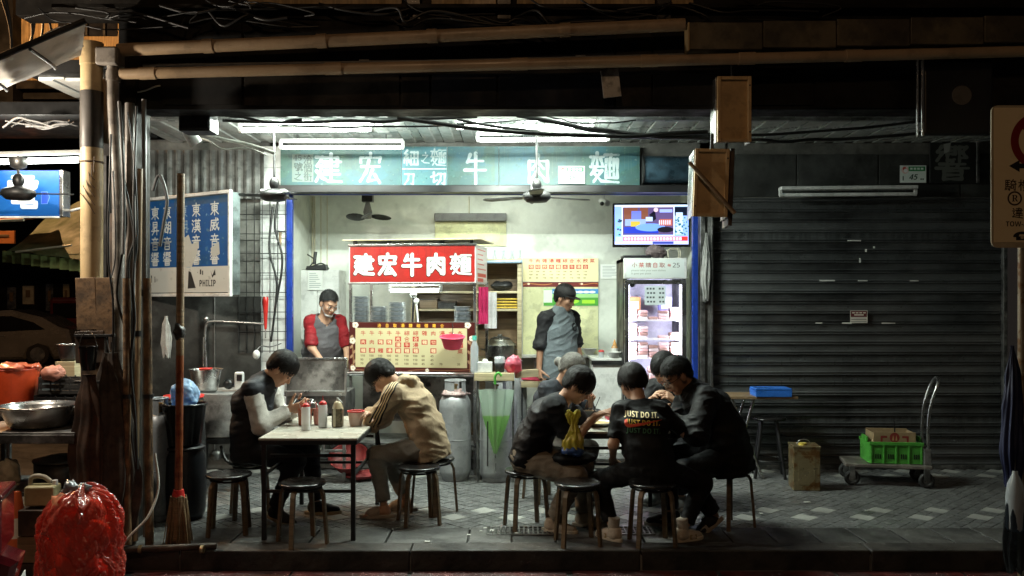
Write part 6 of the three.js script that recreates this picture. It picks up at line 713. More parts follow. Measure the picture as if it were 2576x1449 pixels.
{ // steel splash panel with pipe, wire rack
  const s = thing('splash_panel', 'dark steel splash panel fixed to the wall below the audio sign', 'panel', [-3.15, 0, -2.98]); part('sheet', B(1.15, 1.62, 0.012, 0, 0.97, 0, 0.003), mk([0.075, 0.075, 0.07], 0.5, 0.3, { map: 'heavy', size: 0.8 }), s); part('fold', B(0.01, 1.6, 0.02, 0.1, 0.97, 0.01), M.steeldull, s); const y = CAMY - (810 - CV) / FOCAL * 8.9; part('gas_pipe', Tb([[0.03, 1.0, 0.06], [0.03, y - 0.03, 0.06], [0.06, y, 0.06], [0.3, y, 0.06], [0.62, y - 0.02, 0.06]], 0.013, 40), M.steel, s); part('tap', El(0.03, 0.03, 0.03, 0.03, y + 0.03, 0.06), M.steel, s);
  const r = thing('wire_rack', 'wire grid rack hung on the white tiled pier', 'rack', [-2.56, 0, -2.96]); for (let k = 0; k < 7; k++) part('wire', K([-0.24 + k * 0.08, 1.2, 0], [-0.24 + k * 0.08, 2.82, 0], 0.0045, 0.0045, 6), M.iron, r); for (let k = 0; k < 9; k++) part('wire', K([-0.25, 1.22 + k * 0.2, 0.006], [0.25, 1.22 + k * 0.2, 0.006], 0.0045, 0.0045, 6), M.iron, r);
  const kn = thing('red_cleaver', 'red handled tool hanging on the wire rack', 'tool', W(668, 790, 8.85)); part('handle', L([[0, -0.16], [0.012, -0.15], [0.03, 0.12], [0.026, 0.17], [0, 0.175]], 16), M.red, kn); part('hook', K([0, -0.16, 0], [0, -0.24, 0], 0.005), M.steel, kn);
  for (const [u, v0, v1, lb] of [[700, 500, 760, 'black electrical cord hanging along the wire rack'], [686, 520, 860, 'second black cord twisted through the wire rack']]) cab([W(u, v0, 8.85), W(u - 8, (v0 + v1) / 2 - 60, 8.83), W(u + 10, (v0 + v1) / 2 + 20, 8.83), W(u - 4, v1, 8.85)], 0.012, M.cable, lb, undefined);
  const tg = thing('kitchen_tongs', 'wooden handled scraper hanging on the wire rack', 'tool', W(705, 590, 8.85)); part('handle', C(0.014, 0.012, 0.16, 0, -0.06, 0), M.wood, tg); part('bar', B(0.12, 0.02, 0.02, 0, 0.03, 0), M.black, tg);
  const lb = thing('white_lamp', 'small unlit white clip lamp at the pier', 'lamp', W(645, 892, 8.4)); part('shade', El(0.035, 0.045, 0.035, 0, 0, 0), M.white, lb); part('arm', Tb([[0, 0.04, 0], [0.02, 0.075, -0.08], [0.06, 0.06, -0.25], [0.1, 0.08, -0.52]], 0.006), M.steeldull, lb); 
  const ap = W(418, 850, 8.0); single('white_rag', mv(gathered(0.34, [0.03, 0.042, 0.036, 0.014], 4, 0.3, 0.6, 1), ap.x, ap.y + 0.03, ap.z), clothMat([0.42, 0.42, 0.4]), 'white rag hanging beside the splash panel', 'rag');
  const mt = W(690, 480, 8.7), ml = thing('sign_ledge_lamp', 'unlit flat white lamp under the fan at the pier', 'lamp', mt); part('plate', B(0.25, 0.025, 0.12, 0, 0, 0, 0.008, 2), M.white, ml); part('base', B(0.16, 0.03, 0.08, 0, -0.03, 0, 0.01), M.white, ml);
}
// ---------- neighbouring street stall ----------
tubeLamp('stall_lamp', 'lit fluorescent tube above the blue electrician sign', W(-60, 408, 7.4), W(207, 402, 7.4), 75, { w: [1, 1.3, 0.35], color: 0xfff8e6, turn: 0.0, r: 0.024 });
{
  const t = canvas(600, 256, (c) => { c.fillStyle = '#1255a0'; c.fillRect(0, 0, 600, 256); blotch(c, 600, 256, 40, ['#0e4b92', '#1a62ae'], 20, 90, 0.35); glyph(c, '水', 60, 30, 190, '#dbe6ee', 15, 0, 190); glyph(c, '電', 300, 26, 180, '#dbe6ee', 14, 0, 200); c.fillStyle = '#2a50d8'; c.strokeStyle = '#6a90e8'; c.lineWidth = 3; c.beginPath(); c.moveTo(498, 120); c.lineTo(532, 120); c.lineTo(546, 150); c.lineTo(532, 188); c.lineTo(498, 188); c.closePath(); c.fill(); c.stroke(); });
  const d = 7.6, a = W(-115, 428, d), b = W(150, 544, d), s = thing('electrician_sign', 'blue sign with large white characters under the stall lamp', 'sign', [(a.x + b.x) / 2, (a.y + b.y) / 2, CAMZ - d]), w = b.x - a.x, h = a.y - b.y; part('box', B(w, h, 0.12, 0, 0, -0.062, 0.004), M.blue, s); part('painted_face', plate(w - 0.01, h - 0.01, 0, 0, 0.0005), print(t, 0.4), s); part('edge_strip', B(0.03, h, 0.13, w / 2 + 0.016, 0, -0.06), M.steel, s); part('bottom_strip', B(w, 0.016, 0.03, 0, -h / 2 - 0.009, 0), M.white, s);
  fan('ceiling fan hanging before the blue electrician sign', W(46, 485, 7.1), 0.3, 0.1, 2, 0.75);
}
{ // white canopy lit from below, awnings
  const A = W(-40, 250, 5.9), B0 = W(203, 140, 6.0), C0 = W(215, 52, 5.2), D0 = W(-40, 160, 5.1), quad = (p, n) => { const P = [], I = []; for (let j = 0; j <= n; j++) for (let i = 0; i <= n; i++) { const u = i / n, v = j / n, q = p[0].clone().lerp(p[1], u).lerp(p[3].clone().lerp(p[2], u), v); q.y += 0.03 * Math.sin(u * 7 + v * 3) * v - 0.05 * Math.sin(v * 3.14) + 0.015 * vn(u * 9, v * 9, 1); P.push(q.x, q.y, q.z); } for (let j = 0; j < n; j++) for (let i = 0; i < n; i++) { const a = j * (n + 1) + i; I.push(a, a + 1, a + n + 1, a + 1, a + n + 2, a + n + 1); } const g = new THREE.BufferGeometry(); g.setAttribute('position', new THREE.Float32BufferAttribute(P, 3)); g.setIndex(I); g.computeVertexNormals(); return fin(g); };
  const tp = mk([0.76, 0.73, 0.66], 0.7, 0, { map: 'grime', size: 0.9, phys: { transmission: 0.12, thickness: 0 } });
  const c = thing('stall_canopy', 'dirty white stall canopy sloping up to the corner column', 'canopy', [0, 0, 0]); part('sheet', quad([A, B0, C0, D0], 16), tp, c); part('front_bar', K(D0, C0, 0.018), M.iron, c); part('rear_bar', K(W(-40, 225, 5.8), W(208, 112, 5.85), 0.014), M.black, c); for (const t of [0.25, 0.75]) part('rib', Tb([A.clone().lerp(B0, t).add(V(0, -0.02, 0.02)), A.clone().lerp(B0, t).lerp(D0.clone().lerp(C0, t - 0.15), 0.5).add(V(0, -0.07, 0)), D0.clone().lerp(C0, t - 0.3).add(V(0, -0.03, 0))], 0.011), M.black, c);
  const g1 = W(15, 640, 9.4), g2 = W(205, 610, 9.0), g3 = W(215, 520, 10.2), g4 = W(60, 630, 10.6), a = thing('green_awning', 'dark green stall awning with scalloped edge across the side street', 'awning', [0, 0, 0]); part('cover', quad([W(18, 632, 9.3), W(215, 655, 8.9), W(230, 500, 10.4), W(120, 545, 10.6)], 12), mk([0.06, 0.085, 0.03], 0.7), a); for (let k = 0; k < 9; k++) { const p = W(18 + k * 24, 632 + k * 3 + 14, 9.28 - k * 0.045); part('scallop', B(0.1, 0.12, 0.006, p.x, p.y, p.z, 0.002), mk([0.12, 0.16, 0.05], 0.7), a); } part('strut', K(W(40, 634, 9.2), W(180, 617, 9.1), 0.012), M.cream, a);
  const o = thing('orange_awning', 'orange awning edge under the blue electrician sign', 'awning', [0, 0, 0]); part('cover', quad([W(-20, 560, 9.0), W(105, 545, 9.0), W(120, 535, 10), W(-20, 535, 10)], 8), mk([0.5, 0.13, 0.04], 0.7), o); part('tube', K(W(-20, 556, 8.9), W(60, 553, 8.9), 0.015), M.cream, o);
  const sg = thing('orange_shop_sign', 'small orange sign far along the side street', 'sign', W(14, 597, 11)); part('board', B(0.24, 0.16, 0.03, 0, 0, 0), mk([0.6, 0.2, 0.05], 0.6), sg); part('lettering', B(0.14, 0.03, 0.004, -0.02, 0.02, 0.017), M.wood, sg); const s2 = thing('orange_shop_sign', 'orange sign edge beside the ochre downpipe', 'sign', W(199, 655, 10.5)); part('board', B(0.16, 0.18, 0.03, 0, 0, 0), mk([0.6, 0.2, 0.05], 0.6), s2); part('band', B(0.16, 0.03, 0.004, 0, 0.04, 0.017), M.wood, s2);
  single('stall_pole', K(W(130, 541, 8), W(206, 524, 7.6), 0.012), M.white, 'thin white pole sticking out below the blue electrician sign', 'pole');
  const rf = thing('stall_roof', 'dark flat stall roof above the lit tube', 'roof', W(60, 330, 7.3)); part('sheet', B(1.6, 0.03, 1.4, -0.05, 0.12, -0.2), M.darkpanel[0], rf); part('front_edge', B(1.6, 0.1, 0.03, -0.05, 0.08, 0.5), M.darkpanel[0], rf); part('post', K([0.7, 0.1, -0.6], [0.7, -3.2, -0.6], 0.025), M.iron, rf);
  { const p = W(-150, 322, 5.75), l = thing('canopy_bulb', 'bare lit bulb hanging under the stall canopy', 'lamp', p); part('bulb', El(0.035, 0.045, 0.035), glow([1, 0.95, 0.85], 12), l); part('socket', C(0.018, 0.018, 0.05, 0, 0.06, 0), M.black, l); part('flex', K([0, 0.08, 0], [0.1, 0.42, -0.1], 0.004), M.cable, l); const q = new THREE.PointLight(0xfff0da, 13); q.position.copy(p); q.shadow.radius = 2; scene.add(q); }
  for (let k = 0; k < 7; k++) { const u = rr(-20, 80), pts = []; for (let j = 0; j < 5; j++) pts.push(W(u + j * rr(25, 40), 300 + rr(-8, 22) + j * 2, 6.4)); cab(pts, rr(0.004, 0.008), k % 2 ? M.cablegrey : M.cable, 'sagging wire above the neighbouring stall', 'wires above the stall'); }
}
{ // far buildings along the side street
  const b = thing('ochre_building', 'ochre building front across the side street lit by street light', 'building', W(60, 400, 15)); b.position.y = 0; part('wall', B(6, 6, 0.4, -0.6, 8.35, 0), M.ochre, b); for (const x of [-3.2, 1.35]) part('arcade_pillar', B(0.5, 5.4, 0.5, x, 2.6, 0), M.darkpanel[2], b); part('soffit', B(6, 0.2, 1.5, -0.6, 5.25, -0.6), M.darkpanel[0], b); part('ledge', B(6, 0.14, 0.5, -0.6, 5.35, 0.1), M.darkpanel[2], b); part('post', B(0.34, 5, 0.3, -0.1, 7, 0.3), M.darkpanel[0], b); for (const [x, y] of [[-1.6, 6.6], [1.2, 6.8]]) { const w = part('window', B(1.0, 1.2, 0.1, x, y, 0.17), M.darkpanel[1], b); for (let k = 0; k < 3; k++) part('window_bar', B(0.04, 1.2, 0.04, x - 0.3 + k * 0.3, y, 0.25), M.iron, w); }
  for (let k = 0; k < 6; k++) { const u = rr(-10, 180); cab([W(u, -30, 9), W(u + rr(-10, 30), 60, 9), W(u + rr(-30, 50), 160 + rr(-30, 30), 9)], 0.012, M.cable, 'overhead wire before the ochre building', 'wires before the ochre building'); }
  const f = thing('shop_row', 'dark row of shops at the end of the side street', 'building', [-15, 0, -30]); part('wall', B(26, 9, 0.5, 0, 4.4, 0), M.darkpanel[0], f); for (const [u, v, w, h, m] of [[22, 750, 0.35, 0.9, M.steeldull], [64, 742, 0.45, 0.75, M.cream], [118, 748, 0.3, 1.1, M.steeldull], [160, 745, 0.25, 1.0, M.palewood]]) { const p = W(u, v, 35.5), q = part('poster_window', B(w, h, 0.06, p.x + 15, p.y, 0.28), m, f); part('print_block', B(w * 0.4, h * 0.4, 0.02, p.x + 15, p.y + 0.05, 0.32), M.wood, q); }
  struct('street_pavement', B(24, 0.16, 2.6, -16, -0.07, -27.2, 0.02), M.concrete);
  // lamp further up the street
  const l = thing('side_street_lamp', 'street lamp standing at the corner of the side street', 'street lamp', [-8.0, -0.13, -4.6]); part('post', K([0, 0, 0], [0, 6, 0], 0.08, 0.05), M.steeldull, l); part('lens', El(0.16, 0.08, 0.16, 0.4, 5.94, 0.3), glow([1, 0.75, 0.45], 6), l); part('arm', K([0, 6, 0], [0.4, 6.03, 0.3], 0.03), M.steeldull, l); const pl = new THREE.PointLight(0xffc080, 90); pl.position.set(-7.6, 5.78, -4.3); scene.add(pl);
}
{ // parked car far down the side street
  const c = thing('parked_car', 'pale grey hatchback parked far along the side street', 'car', [W(10, 900, 25.5).x, -0.13, CAMZ - 25.5], 0.12), paint = mk([0.26, 0.25, 0.24], 0.25, 0.3, { map: 'grime', size: 2, phys: { clearcoat: 1, clearcoatRoughness: 0.1 } });
  const side = [[-2.1, 0.3], [-2.15, 0.75], [-1.3, 0.95], [-0.6, 1.42], [0.5, 1.5], [1.3, 1.3], [1.75, 1.02], [2.0, 0.95], [2.08, 0.6], [2.0, 0.3], [1.7, 0.25], [1.55, 0.55], [1.25, 0.64], [0.95, 0.5], [0.85, 0.25], [-0.95, 0.25], [-1.05, 0.5], [-1.35, 0.64], [-1.65, 0.52], [-1.75, 0.27]];
  part('body', mv(Ex(side, 1.5, 0.08), 0, 0, -0.75), paint, c); part('window', mv(Ex([[-1.0, 0.98], [-0.5, 1.36], [0.1, 1.4], [0.1, 0.96]], 1.5, 0.085), 0, 0, -0.75), M.blackgloss, c); part('window', mv(Ex([[0.18, 0.96], [0.18, 1.4], [0.55, 1.4], [1.15, 1.22], [1.45, 1.02]], 1.5, 0.085), 0, 0, -0.75), M.blackgloss, c);
  for (const x of [-1.35, 1.25]) { const w = part('wheel', C(0.31, 0.31, 0.2, x, 0.32, 0.72, 28, 'z'), M.rubber, c); part('rim', C(0.2, 0.2, 0.21, x, 0.32, 0.725, 20, 'z'), M.steel, w); part('wheel', C(0.31, 0.31, 0.2, x, 0.32, -0.72, 28, 'z'), M.rubber, c); } part('tail_light', B(0.1, 0.16, 0.3, 1.96, 0.86, 0.66, 0.03), mk([0.1, 0.4, 0.35], 0.1), c); part('door_handle', B(0.16, 0.03, 0.03, 0.3, 0.85, 0.84), M.steel, c); part('mirror', El(0.1, 0.07, 0.09, -0.85, 1.0, 0.9), paint, c); part('bumper', B(0.12, 0.25, 1.5, -2.12, 0.42, 0, 0.05), paint, c);
  const v = thing('parked_van', 'dark red van with number plate parked behind the grey hatchback', 'van', [W(212, 900, 30).x, -0.13, CAMZ - 29.5], 0.1); part('body', B(1.6, 1.7, 3, 0, 1.1, -1.2, 0.15, 2), mk([0.12, 0.015, 0.012], 0.35), v); part('number_plate', B(0.6, 0.22, 0.03, -0.15, 0.72, 0.32), M.white, v); for (const x of [-0.65, 0.65]) part('wheel', C(0.3, 0.3, 0.2, x, 0.3, 0.0, 20, 'x'), M.rubber, v); part('rear_window', B(1.3, 0.5, 0.04, 0, 1.5, 0.3), M.blackgloss, v);
}
{ // stall table and tubs
  const z = -0.25, t = thing('stall_table', 'steel wash table of the neighbouring stall with a lower shelf', 'table', [-3.28, -0.13, z]); part('top', B(0.82, 0.04, 0.62, -0.1, 0.955, 0, 0.004), M.steeldull, t); part('front_lip', B(0.82, 0.06, 0.012, -0.1, 0.93, 0.312), M.steeldull, t); part('lower_shelf', B(0.8, 0.03, 0.58, -0.1, 0.55, 0), M.steeldull, t); for (const x of [-0.47, 0.27]) for (const q of [-0.27, 0.27]) part('leg', C(0.018, 0.018, 0.93, x, 0.465, q, 12), M.steeldull, t);
  const basin = (label, x, y, zz, r, h, m = M.steel) => { const b = thing('steel_basin', label, 'basin', [x, y, zz]); part('bowl', L([[0, 0.004], [r * 0.62, 0], [r * 0.72, 0.015], [r * 0.93, h * 0.9], [r, h], [r * 0.99, h + 0.006], [r * 0.9, h * 0.9], [r * 0.68, 0.02], [0, 0.012]], 44), m, b); part('rim', fin(mv(new THREE.TorusGeometry(r, 0.006, 8, 48).rotateX(Math.PI / 2), 0, h + 0.002, 0)), m, b); };
  basin('wide steel basin at the edge of the stall table', -3.36, 0.847, -0.2, 0.26, 0.15); basin('second steel basin behind on the stall table', -3.14, 0.847, -0.42, 0.18, 0.12);
  const pb = thing('spray_bottle', 'clear spray bottle in the steel basin on the stall table', 'bottle', [-2.99, 0.86, -0.3]); part('bottle', L([[0, 0], [0.035, 0], [0.04, 0.09], [0.015, 0.13], [0.012, 0.15]], 20), M.clearbag, pb); part('trigger', B(0.02, 0.05, 0.06, 0, 0.17, 0.01, 0.006), M.black, pb);
  const tub = W(30, 985, 7.0), tb = thing('orange_tub', 'orange red plastic tub lined with a bag on the stall crates', 'tub', [tub.x, 0.85, tub.z]); part('tub', L([[0, 0.004], [0.15, 0], [0.165, 0.02], [0.2, 0.34], [0.21, 0.35], [0.19, 0.34], [0.15, 0.015]], 12), mk([0.55, 0.06, 0.015], 0.4), tb); part('bag_liner', crumple(L([[0.17, 0.31], [0.21, 0.36], [0.2, 0.375], [0.12, 0.35], [0, 0.32]], 36), 0.05, 14), new THREE.MeshPhysicalMaterial({ color: new THREE.Color(0.65, 0.18, 0.1), roughness: 0.2, transmission: 0.3, thickness: 0, side: THREE.DoubleSide }), tb);
  const st = thing('crate_stand', 'low dark table carrying tubs and crates behind the stall table', 'table', [-3.75, -0.13, -1.1]); part('top', B(1.5, 0.03, 0.7, 0.1, 0.965, 0), M.iron, st); for (const x of [-0.55, 0.8]) for (const q of [-0.3, 0.3]) part('leg', B(0.04, 0.95, 0.04, x, 0.475, q), M.iron, st);
  const crate = (label, x, y, zz, m) => { const c = thing('slatted_crate', label, 'crate', [x, y, zz]); for (const q of [-1, 1]) { for (let k = 0; k < 3; k++) part('slat', B(0.34, 0.03, 0.01, 0, 0.02 + k * 0.045, q * 0.12), m, c); part('end', B(0.01, 0.14, 0.24, q * 0.17, 0.07, 0), m, c); for (let k = 0; k < 5; k++) part('rib', B(0.012, 0.135, 0.012, -0.15 + k * 0.075, 0.068, q * 0.121), m, c); } part('floor', B(0.34, 0.01, 0.24, 0, 0.005, 0), m, c); };
  crate('black slatted crate beside the orange tub', -3.6, 0.852, -1.02, M.black); crate('black slatted crate stacked on the other black crate', -3.58, 0.994, -1.05, M.rubber); crate('red slatted crate of vegetables next to the black crates', -3.22, 0.852, -1.2, M.red);
  single('onion_bag', mv(crumple(El(0.09, 0.06, 0.08, 0, 0, 0, 26), 0.03, 20, 3), -3.62, 1.17, -0.9), mk([0.5, 0.2, 0.14], 0.5), 'pink net bag of onions on the black crates', 'bag'); single('newspaper_pile', mv(crumple(B(0.26, 0.06, 0.2, 0, 0, 0, 0.01, 2), 0.02, 16), -3.2, 1.03, -1.15), M.cream, 'folded paper sheets on the red crate', 'paper');
  const bk = W(174, 872, 7.3), bb = thing('dark_pail', 'dark metal pail on the folded paper behind the stall', 'pail', [bk.x, 1.24, bk.z]); part('pail', L([[0, 0.003], [0.06, 0], [0.07, 0.02], [0.092, 0.13], [0.096, 0.135], [0.086, 0.13], [0.06, 0.012]], 28), M.iron, bb); part('rim', fin(mv(new THREE.TorusGeometry(0.094, 0.005, 6, 30).rotateX(Math.PI / 2), 0, 0.134, 0)), M.steel, bb); const bt = thing('box_tower', 'upright pale cartons below the dark pail', 'carton', [bk.x, 0.85, bk.z]); part('carton', B(0.18, 0.2, 0.2, 0, 0.1, 0), M.cream, bt); part('carton', B(0.16, 0.18, 0.18, 0.01, 0.295, 0), M.palewood, bt);
  const pot = thing('covered_pot', 'dark covered pot on the lower shelf of the stall table', 'pot', [-3.2, 0.436, -0.2]); part('pot', L([[0, 0], [0.15, 0], [0.17, 0.03], [0.17, 0.17], [0, 0.17]], 30), M.iron, pot); part('lid', L([[0.18, 0.172], [0.18, 0.185], [0.06, 0.215], [0, 0.218]], 30), M.iron, pot); single('pale_sack', mv(crumple(El(0.07, 0.1, 0.07, 0, 0, 0, 26), 0.05, 14, 2), -3.52, 0.55, -0.12), M.cream, 'pale paper sack on the lower shelf of the stall table', 'sack');
  const cn = thing('traffic_cone', 'orange traffic cone with white band under the stall table', 'traffic cone', [W(42, 1280, 5.75).x, -0.13, 6 - 5.75]); part('cone', L([[0.0, 0.62], [0.025, 0.615], [0.12, 0.03], [0.115, 0.02]], 28), mk([0.55, 0.1, 0.02], 0.5), cn); part('band', L([[0.053, 0.45], [0.079, 0.28]], 28), mk([0.75, 0.7, 0.6], 0.4), cn); part('base', B(0.34, 0.03, 0.34, 0, 0.015, 0, 0.01), M.rubber, cn);
  const jc = W(108, 1240, 5.75), j = thing('jerry_can', 'beige plastic jerry can with moulded handle under the stall table', 'jerry can', [jc.x, 0.4, jc.z], 0.1); part('can', B(0.19, 0.13, 0.13, 0, 0.067, 0, 0.016, 2), mk([0.4, 0.36, 0.2], 0.4), j); part('handle', crumple(Tb([[-0.08, 0.13, 0], [-0.07, 0.18, 0], [0.0, 0.185, 0], [0.05, 0.15, 0]], 0.017, 20), 0.004, 20), mk([0.4, 0.38, 0.3], 0.4), j); part('spout', C(0.018, 0.018, 0.03, 0.075, 0.145, 0), M.white, j); const jb = thing('stacked_boxes', 'dark stacked boxes under the jerry can', 'box', [jc.x, -0.13, jc.z]); for (let k = 0; k < 3; k++) part('box', B(0.24 - k * 0.01, 0.168, 0.2, 0, 0.086 + k * 0.173, 0, 0.006), k === 1 ? M.wood : M.darkwood, jb);
}
{ // red bin bag and scooter
  const p = W(200, 1400, 5.3), b = thing('red_rubbish_bag', 'big glossy red translucent rubbish bag against the kerb at the corner column', 'rubbish bag', [p.x, -0.13, p.z]); const rb = new THREE.MeshPhysicalMaterial({ color: new THREE.Color(0.82, 0.17, 0.12), roughness: 0.2, transmission: 0.74, thickness: 0, ior: 1.4, clearcoat: 0.4, clearcoatRoughness: 0.2, side: THREE.DoubleSide });
  const rg = (v) => Math.pow(1 - Math.abs(v - 0.5) * 2, 4), g = new THREE.SphereGeometry(1, 220, 180), q = g.attributes.position;
  for (let i = 0; i < q.count; i++) {
    const x = q.getX(i), y = q.getY(i), zz = q.getZ(i), t = (y + 1) / 2, a = Math.atan2(zz, x), ca = Math.cos(a), sa = Math.sin(a), sw = vn(ca * 2 + 3, t * 5, sa * 2) * 4;
    const r = 0.235 * Math.pow(Math.max(0, 1 - Math.pow(Math.abs(y), 4)), 0.42) * (1.12 - 0.2 * t) * (1 + 0.13 * Math.pow(Math.abs(Math.cos(a * 2)), 2));
    const fold = -0.02 * rg(vn(ca * 3 + sw * 0.5 + 5, t * 9 + sa * 4, sa * 3)) - 0.012 * rg(vn(ca * 7 + sw, t * 16 + ca * 6, sa * 7 + sw)) - 0.006 * rg(vn(ca * 15 + sw * 2, t * 30 - sa * 8, sa * 15)) + 0.045 * (vn(x * 2.4 + 2, y * 2.4, zz * 2.4) - 0.5) + 0.012 * t * Math.sin(a * 13 + sw * 2);
    const rad = Math.max(0.004, r + fold * Math.min(1, r * 9)); q.setXYZ(i, ca * rad + (t > 0.7 ? (t - 0.7) * 0.12 : 0), t * 0.74 + 0.07 * (vn(ca * 2 + 1, 7, sa * 2) - 0.5) * t * t, sa * rad * 0.82);
  } g.computeVertexNormals(); part('bag', fin(g), rb, b);
  for (let k = 0; k < 14; k++) part('rubbish_inside', mv(crumple(El(rr(0.06, 0.1), rr(0.05, 0.09), rr(0.05, 0.08), 0, 0, 0, 18), 0.05, 16, k * 3), rr(-0.12, 0.12), 0.08 + k * 0.042, rr(-0.06, 0.07)), mk([[0.5, 0.35, 0.2], [0.55, 0.2, 0.1], [0.4, 0.35, 0.3]][k % 3], 0.7), b); part('torn_top', mv(crumple(El(0.09, 0.06, 0.07, 0, 0, 0, 26), 0.08, 20, 5), -0.02, 0.72, 0.0), new THREE.MeshPhysicalMaterial({ color: 0x8a9298, roughness: 0.25, transmission: 0.4, thickness: 0, side: THREE.DoubleSide }), b);
  const s = thing('scooter', 'dark red scooter parked at the kerb with its glossy rear panel showing', 'scooter', [-2.86, -0.13, 1.45], 0.35), rd = mk([0.1, 0.006, 0.01], 0.18, 0, { phys: { clearcoat: 1, clearcoatRoughness: 0.08 } });
  part('rear_box', B(0.42, 0.3, 0.38, 0, 0.72, 0, 0.03, 3), rd, s); part('box_lid', B(0.43, 0.03, 0.39, 0, 0.87, 0, 0.014, 2), rd, s); part('lid_trim', B(0.435, 0.012, 0.395, 0, 0.853, 0, 0.005), M.chrome, s); part('tail_shell', mv(Ex([[-0.35, 0.3], [0.2, 0.34], [0.24, 0.5], [0.1, 0.57], [-0.6, 0.52]], 0.2, 0.03), 0, 0, -0.1), rd, s); part('seat', B(0.6, 0.1, 0.26, -0.5, 0.62, 0, 0.04, 2), M.black, s); const w = part('wheel', fin(mv(new THREE.TorusGeometry(0.19, 0.055, 12, 32), 0.05, 0.245, 0)), M.rubber, s); part('hub', C(0.1, 0.1, 0.08, 0.05, 0.245, 0, 20, 'z'), M.steel, w); part('wheel', fin(mv(new THREE.TorusGeometry(0.19, 0.055, 12, 32), -1.15, 0.245, 0)), M.rubber, s); part('tail_light', B(0.03, 0.06, 0.2, 0.24, 0.47, 0, 0.01), mk([0.4, 0.02, 0.02], 0.15), s); part('number_plate', B(0.006, 0.14, 0.24, 0.27, 0.34, 0, 0.002), M.white, s); part('floorboard', B(0.5, 0.06, 0.26, -0.75, 0.3, 0, 0.02), M.black, s); part('front_shield', bar([-0.98, 0.3, 0], [-1.1, 0.95, 0], 0.12, 0.34, 0.04), rd, s); part('handlebar', K([-1.06, 0.98, -0.3], [-1.06, 0.98, 0.3], 0.016), M.iron, s);
}
// litter on the pavement
for (const [u, v, d] of [[1222, 1332, 6.65], [1238, 1340, 6.58], [1210, 1342, 6.56], [1298, 1334, 6.63], [1075, 1372, 6.28], [1300, 1346, 6.5], [2030, 1262, 7.5], [2180, 1290, 7.2], [1915, 1296, 7.1], [700, 1362, 6.4], [1180, 1352, 6.46]]) { const p = W(u, v, d); single('paper_scrap', mv(crumple(B(rr(0.02, 0.05), 0.006, rr(0.015, 0.03), 0, 0, 0, 0.002), 0.01, 60, u), p.x, 0.012, p.z), M.paper, 'tiny scrap of white litter on the pavement', 'litter', 'litter scraps on the pavement'); }
// ---------- people: smooth-joined tapered limbs meshed from a distance field ----------
function prim(a, b, r1, r2 = r1, o = {}) { return { a: v3(a).clone(), b: v3(b).clone(), r1, r2, ...o }; }
function ball(c, rx, ry = rx, rz = rx, o = {}) { return { c: v3(c).clone(), rad: [rx, ry, rz], ...o }; }
function dist(q, x, y, z) {
  if (q.c) {
    let dx = x - q.c.x, dy = y - q.c.y, dz = z - q.c.z;
    if (q.inv) { const e = q.inv.elements, a = e[0] * dx + e[3] * dy + e[6] * dz, b = e[1] * dx + e[4] * dy + e[7] * dz, c = e[2] * dx + e[5] * dy + e[8] * dz; dx = a; dy = b; dz = c; }
    const [rx, ry, rz] = q.rad, k0 = Math.hypot(dx / rx, dy / ry, dz / rz), k1 = Math.hypot(dx / rx / rx, dy / ry / ry, dz / rz / rz);
    return k1 < 1e-9 ? -Math.min(rx, ry, rz) : k0 * (k0 - 1) / k1;
  }
  const ax = q.b.x - q.a.x, ay = q.b.y - q.a.y, az = q.b.z - q.a.z, l2 = ax * ax + ay * ay + az * az || 1e-9;
  let px = x - q.a.x, py = y - q.a.y, pz = z - q.a.z; const tt = (px * ax + py * ay + pz * az) / l2, t = clamp(tt, 0, 1);
  px -= t * ax; py -= t * ay; pz -= t * az; const r = mix(q.r1, q.r2, t); let d;
  if (q.w) { const c = px * q.w.x + py * q.w.y + pz * q.w.z; px -= c * q.w.x; py -= c * q.w.y; pz -= c * q.w.z; const k0 = Math.hypot(px, py, pz) / r, k1 = c / (r * q.s), m = Math.hypot(k0, k1); d = (m - 1) * r * mix(1, Math.abs(k1) / (m + 1e-6) > 0.7 ? q.s : 1, 0.45); }
  else d = Math.hypot(px, py, pz) - r;
  if (q.flat) { const l = Math.sqrt(l2); d = Math.max(d, (tt - 1) * l); if (q.flat > 1) d = Math.max(d, -tt * l); }
  return d;
}
function smin(a, b, k) { const h = Math.max(k - Math.abs(a - b), 0) / k; return Math.min(a, b) - h * h * k * 0.25; }
function field(prims, k) { return (x, y, z) => { let v = 1e3; for (const q of prims) { const d = dist(q, x, y, z); v = q.sub ? Math.max(v, -d) : smin(v, d, q.k ?? k); } return v; }; }
function boxOf(q, m) {
  if (q.c) { const r = Math.max(...q.rad) + m; return [q.c.x - r, q.c.y - r, q.c.z - r, q.c.x + r, q.c.y + r, q.c.z + r]; }
  const r = Math.max(q.r1, q.r2) * (q.s ?? 1) + m; return [Math.min(q.a.x, q.b.x) - r, Math.min(q.a.y, q.b.y) - r, Math.min(q.a.z, q.b.z) - r, Math.max(q.a.x, q.b.x) + r, Math.max(q.a.y, q.b.y) + r, Math.max(q.a.z, q.b.z) + r];
}
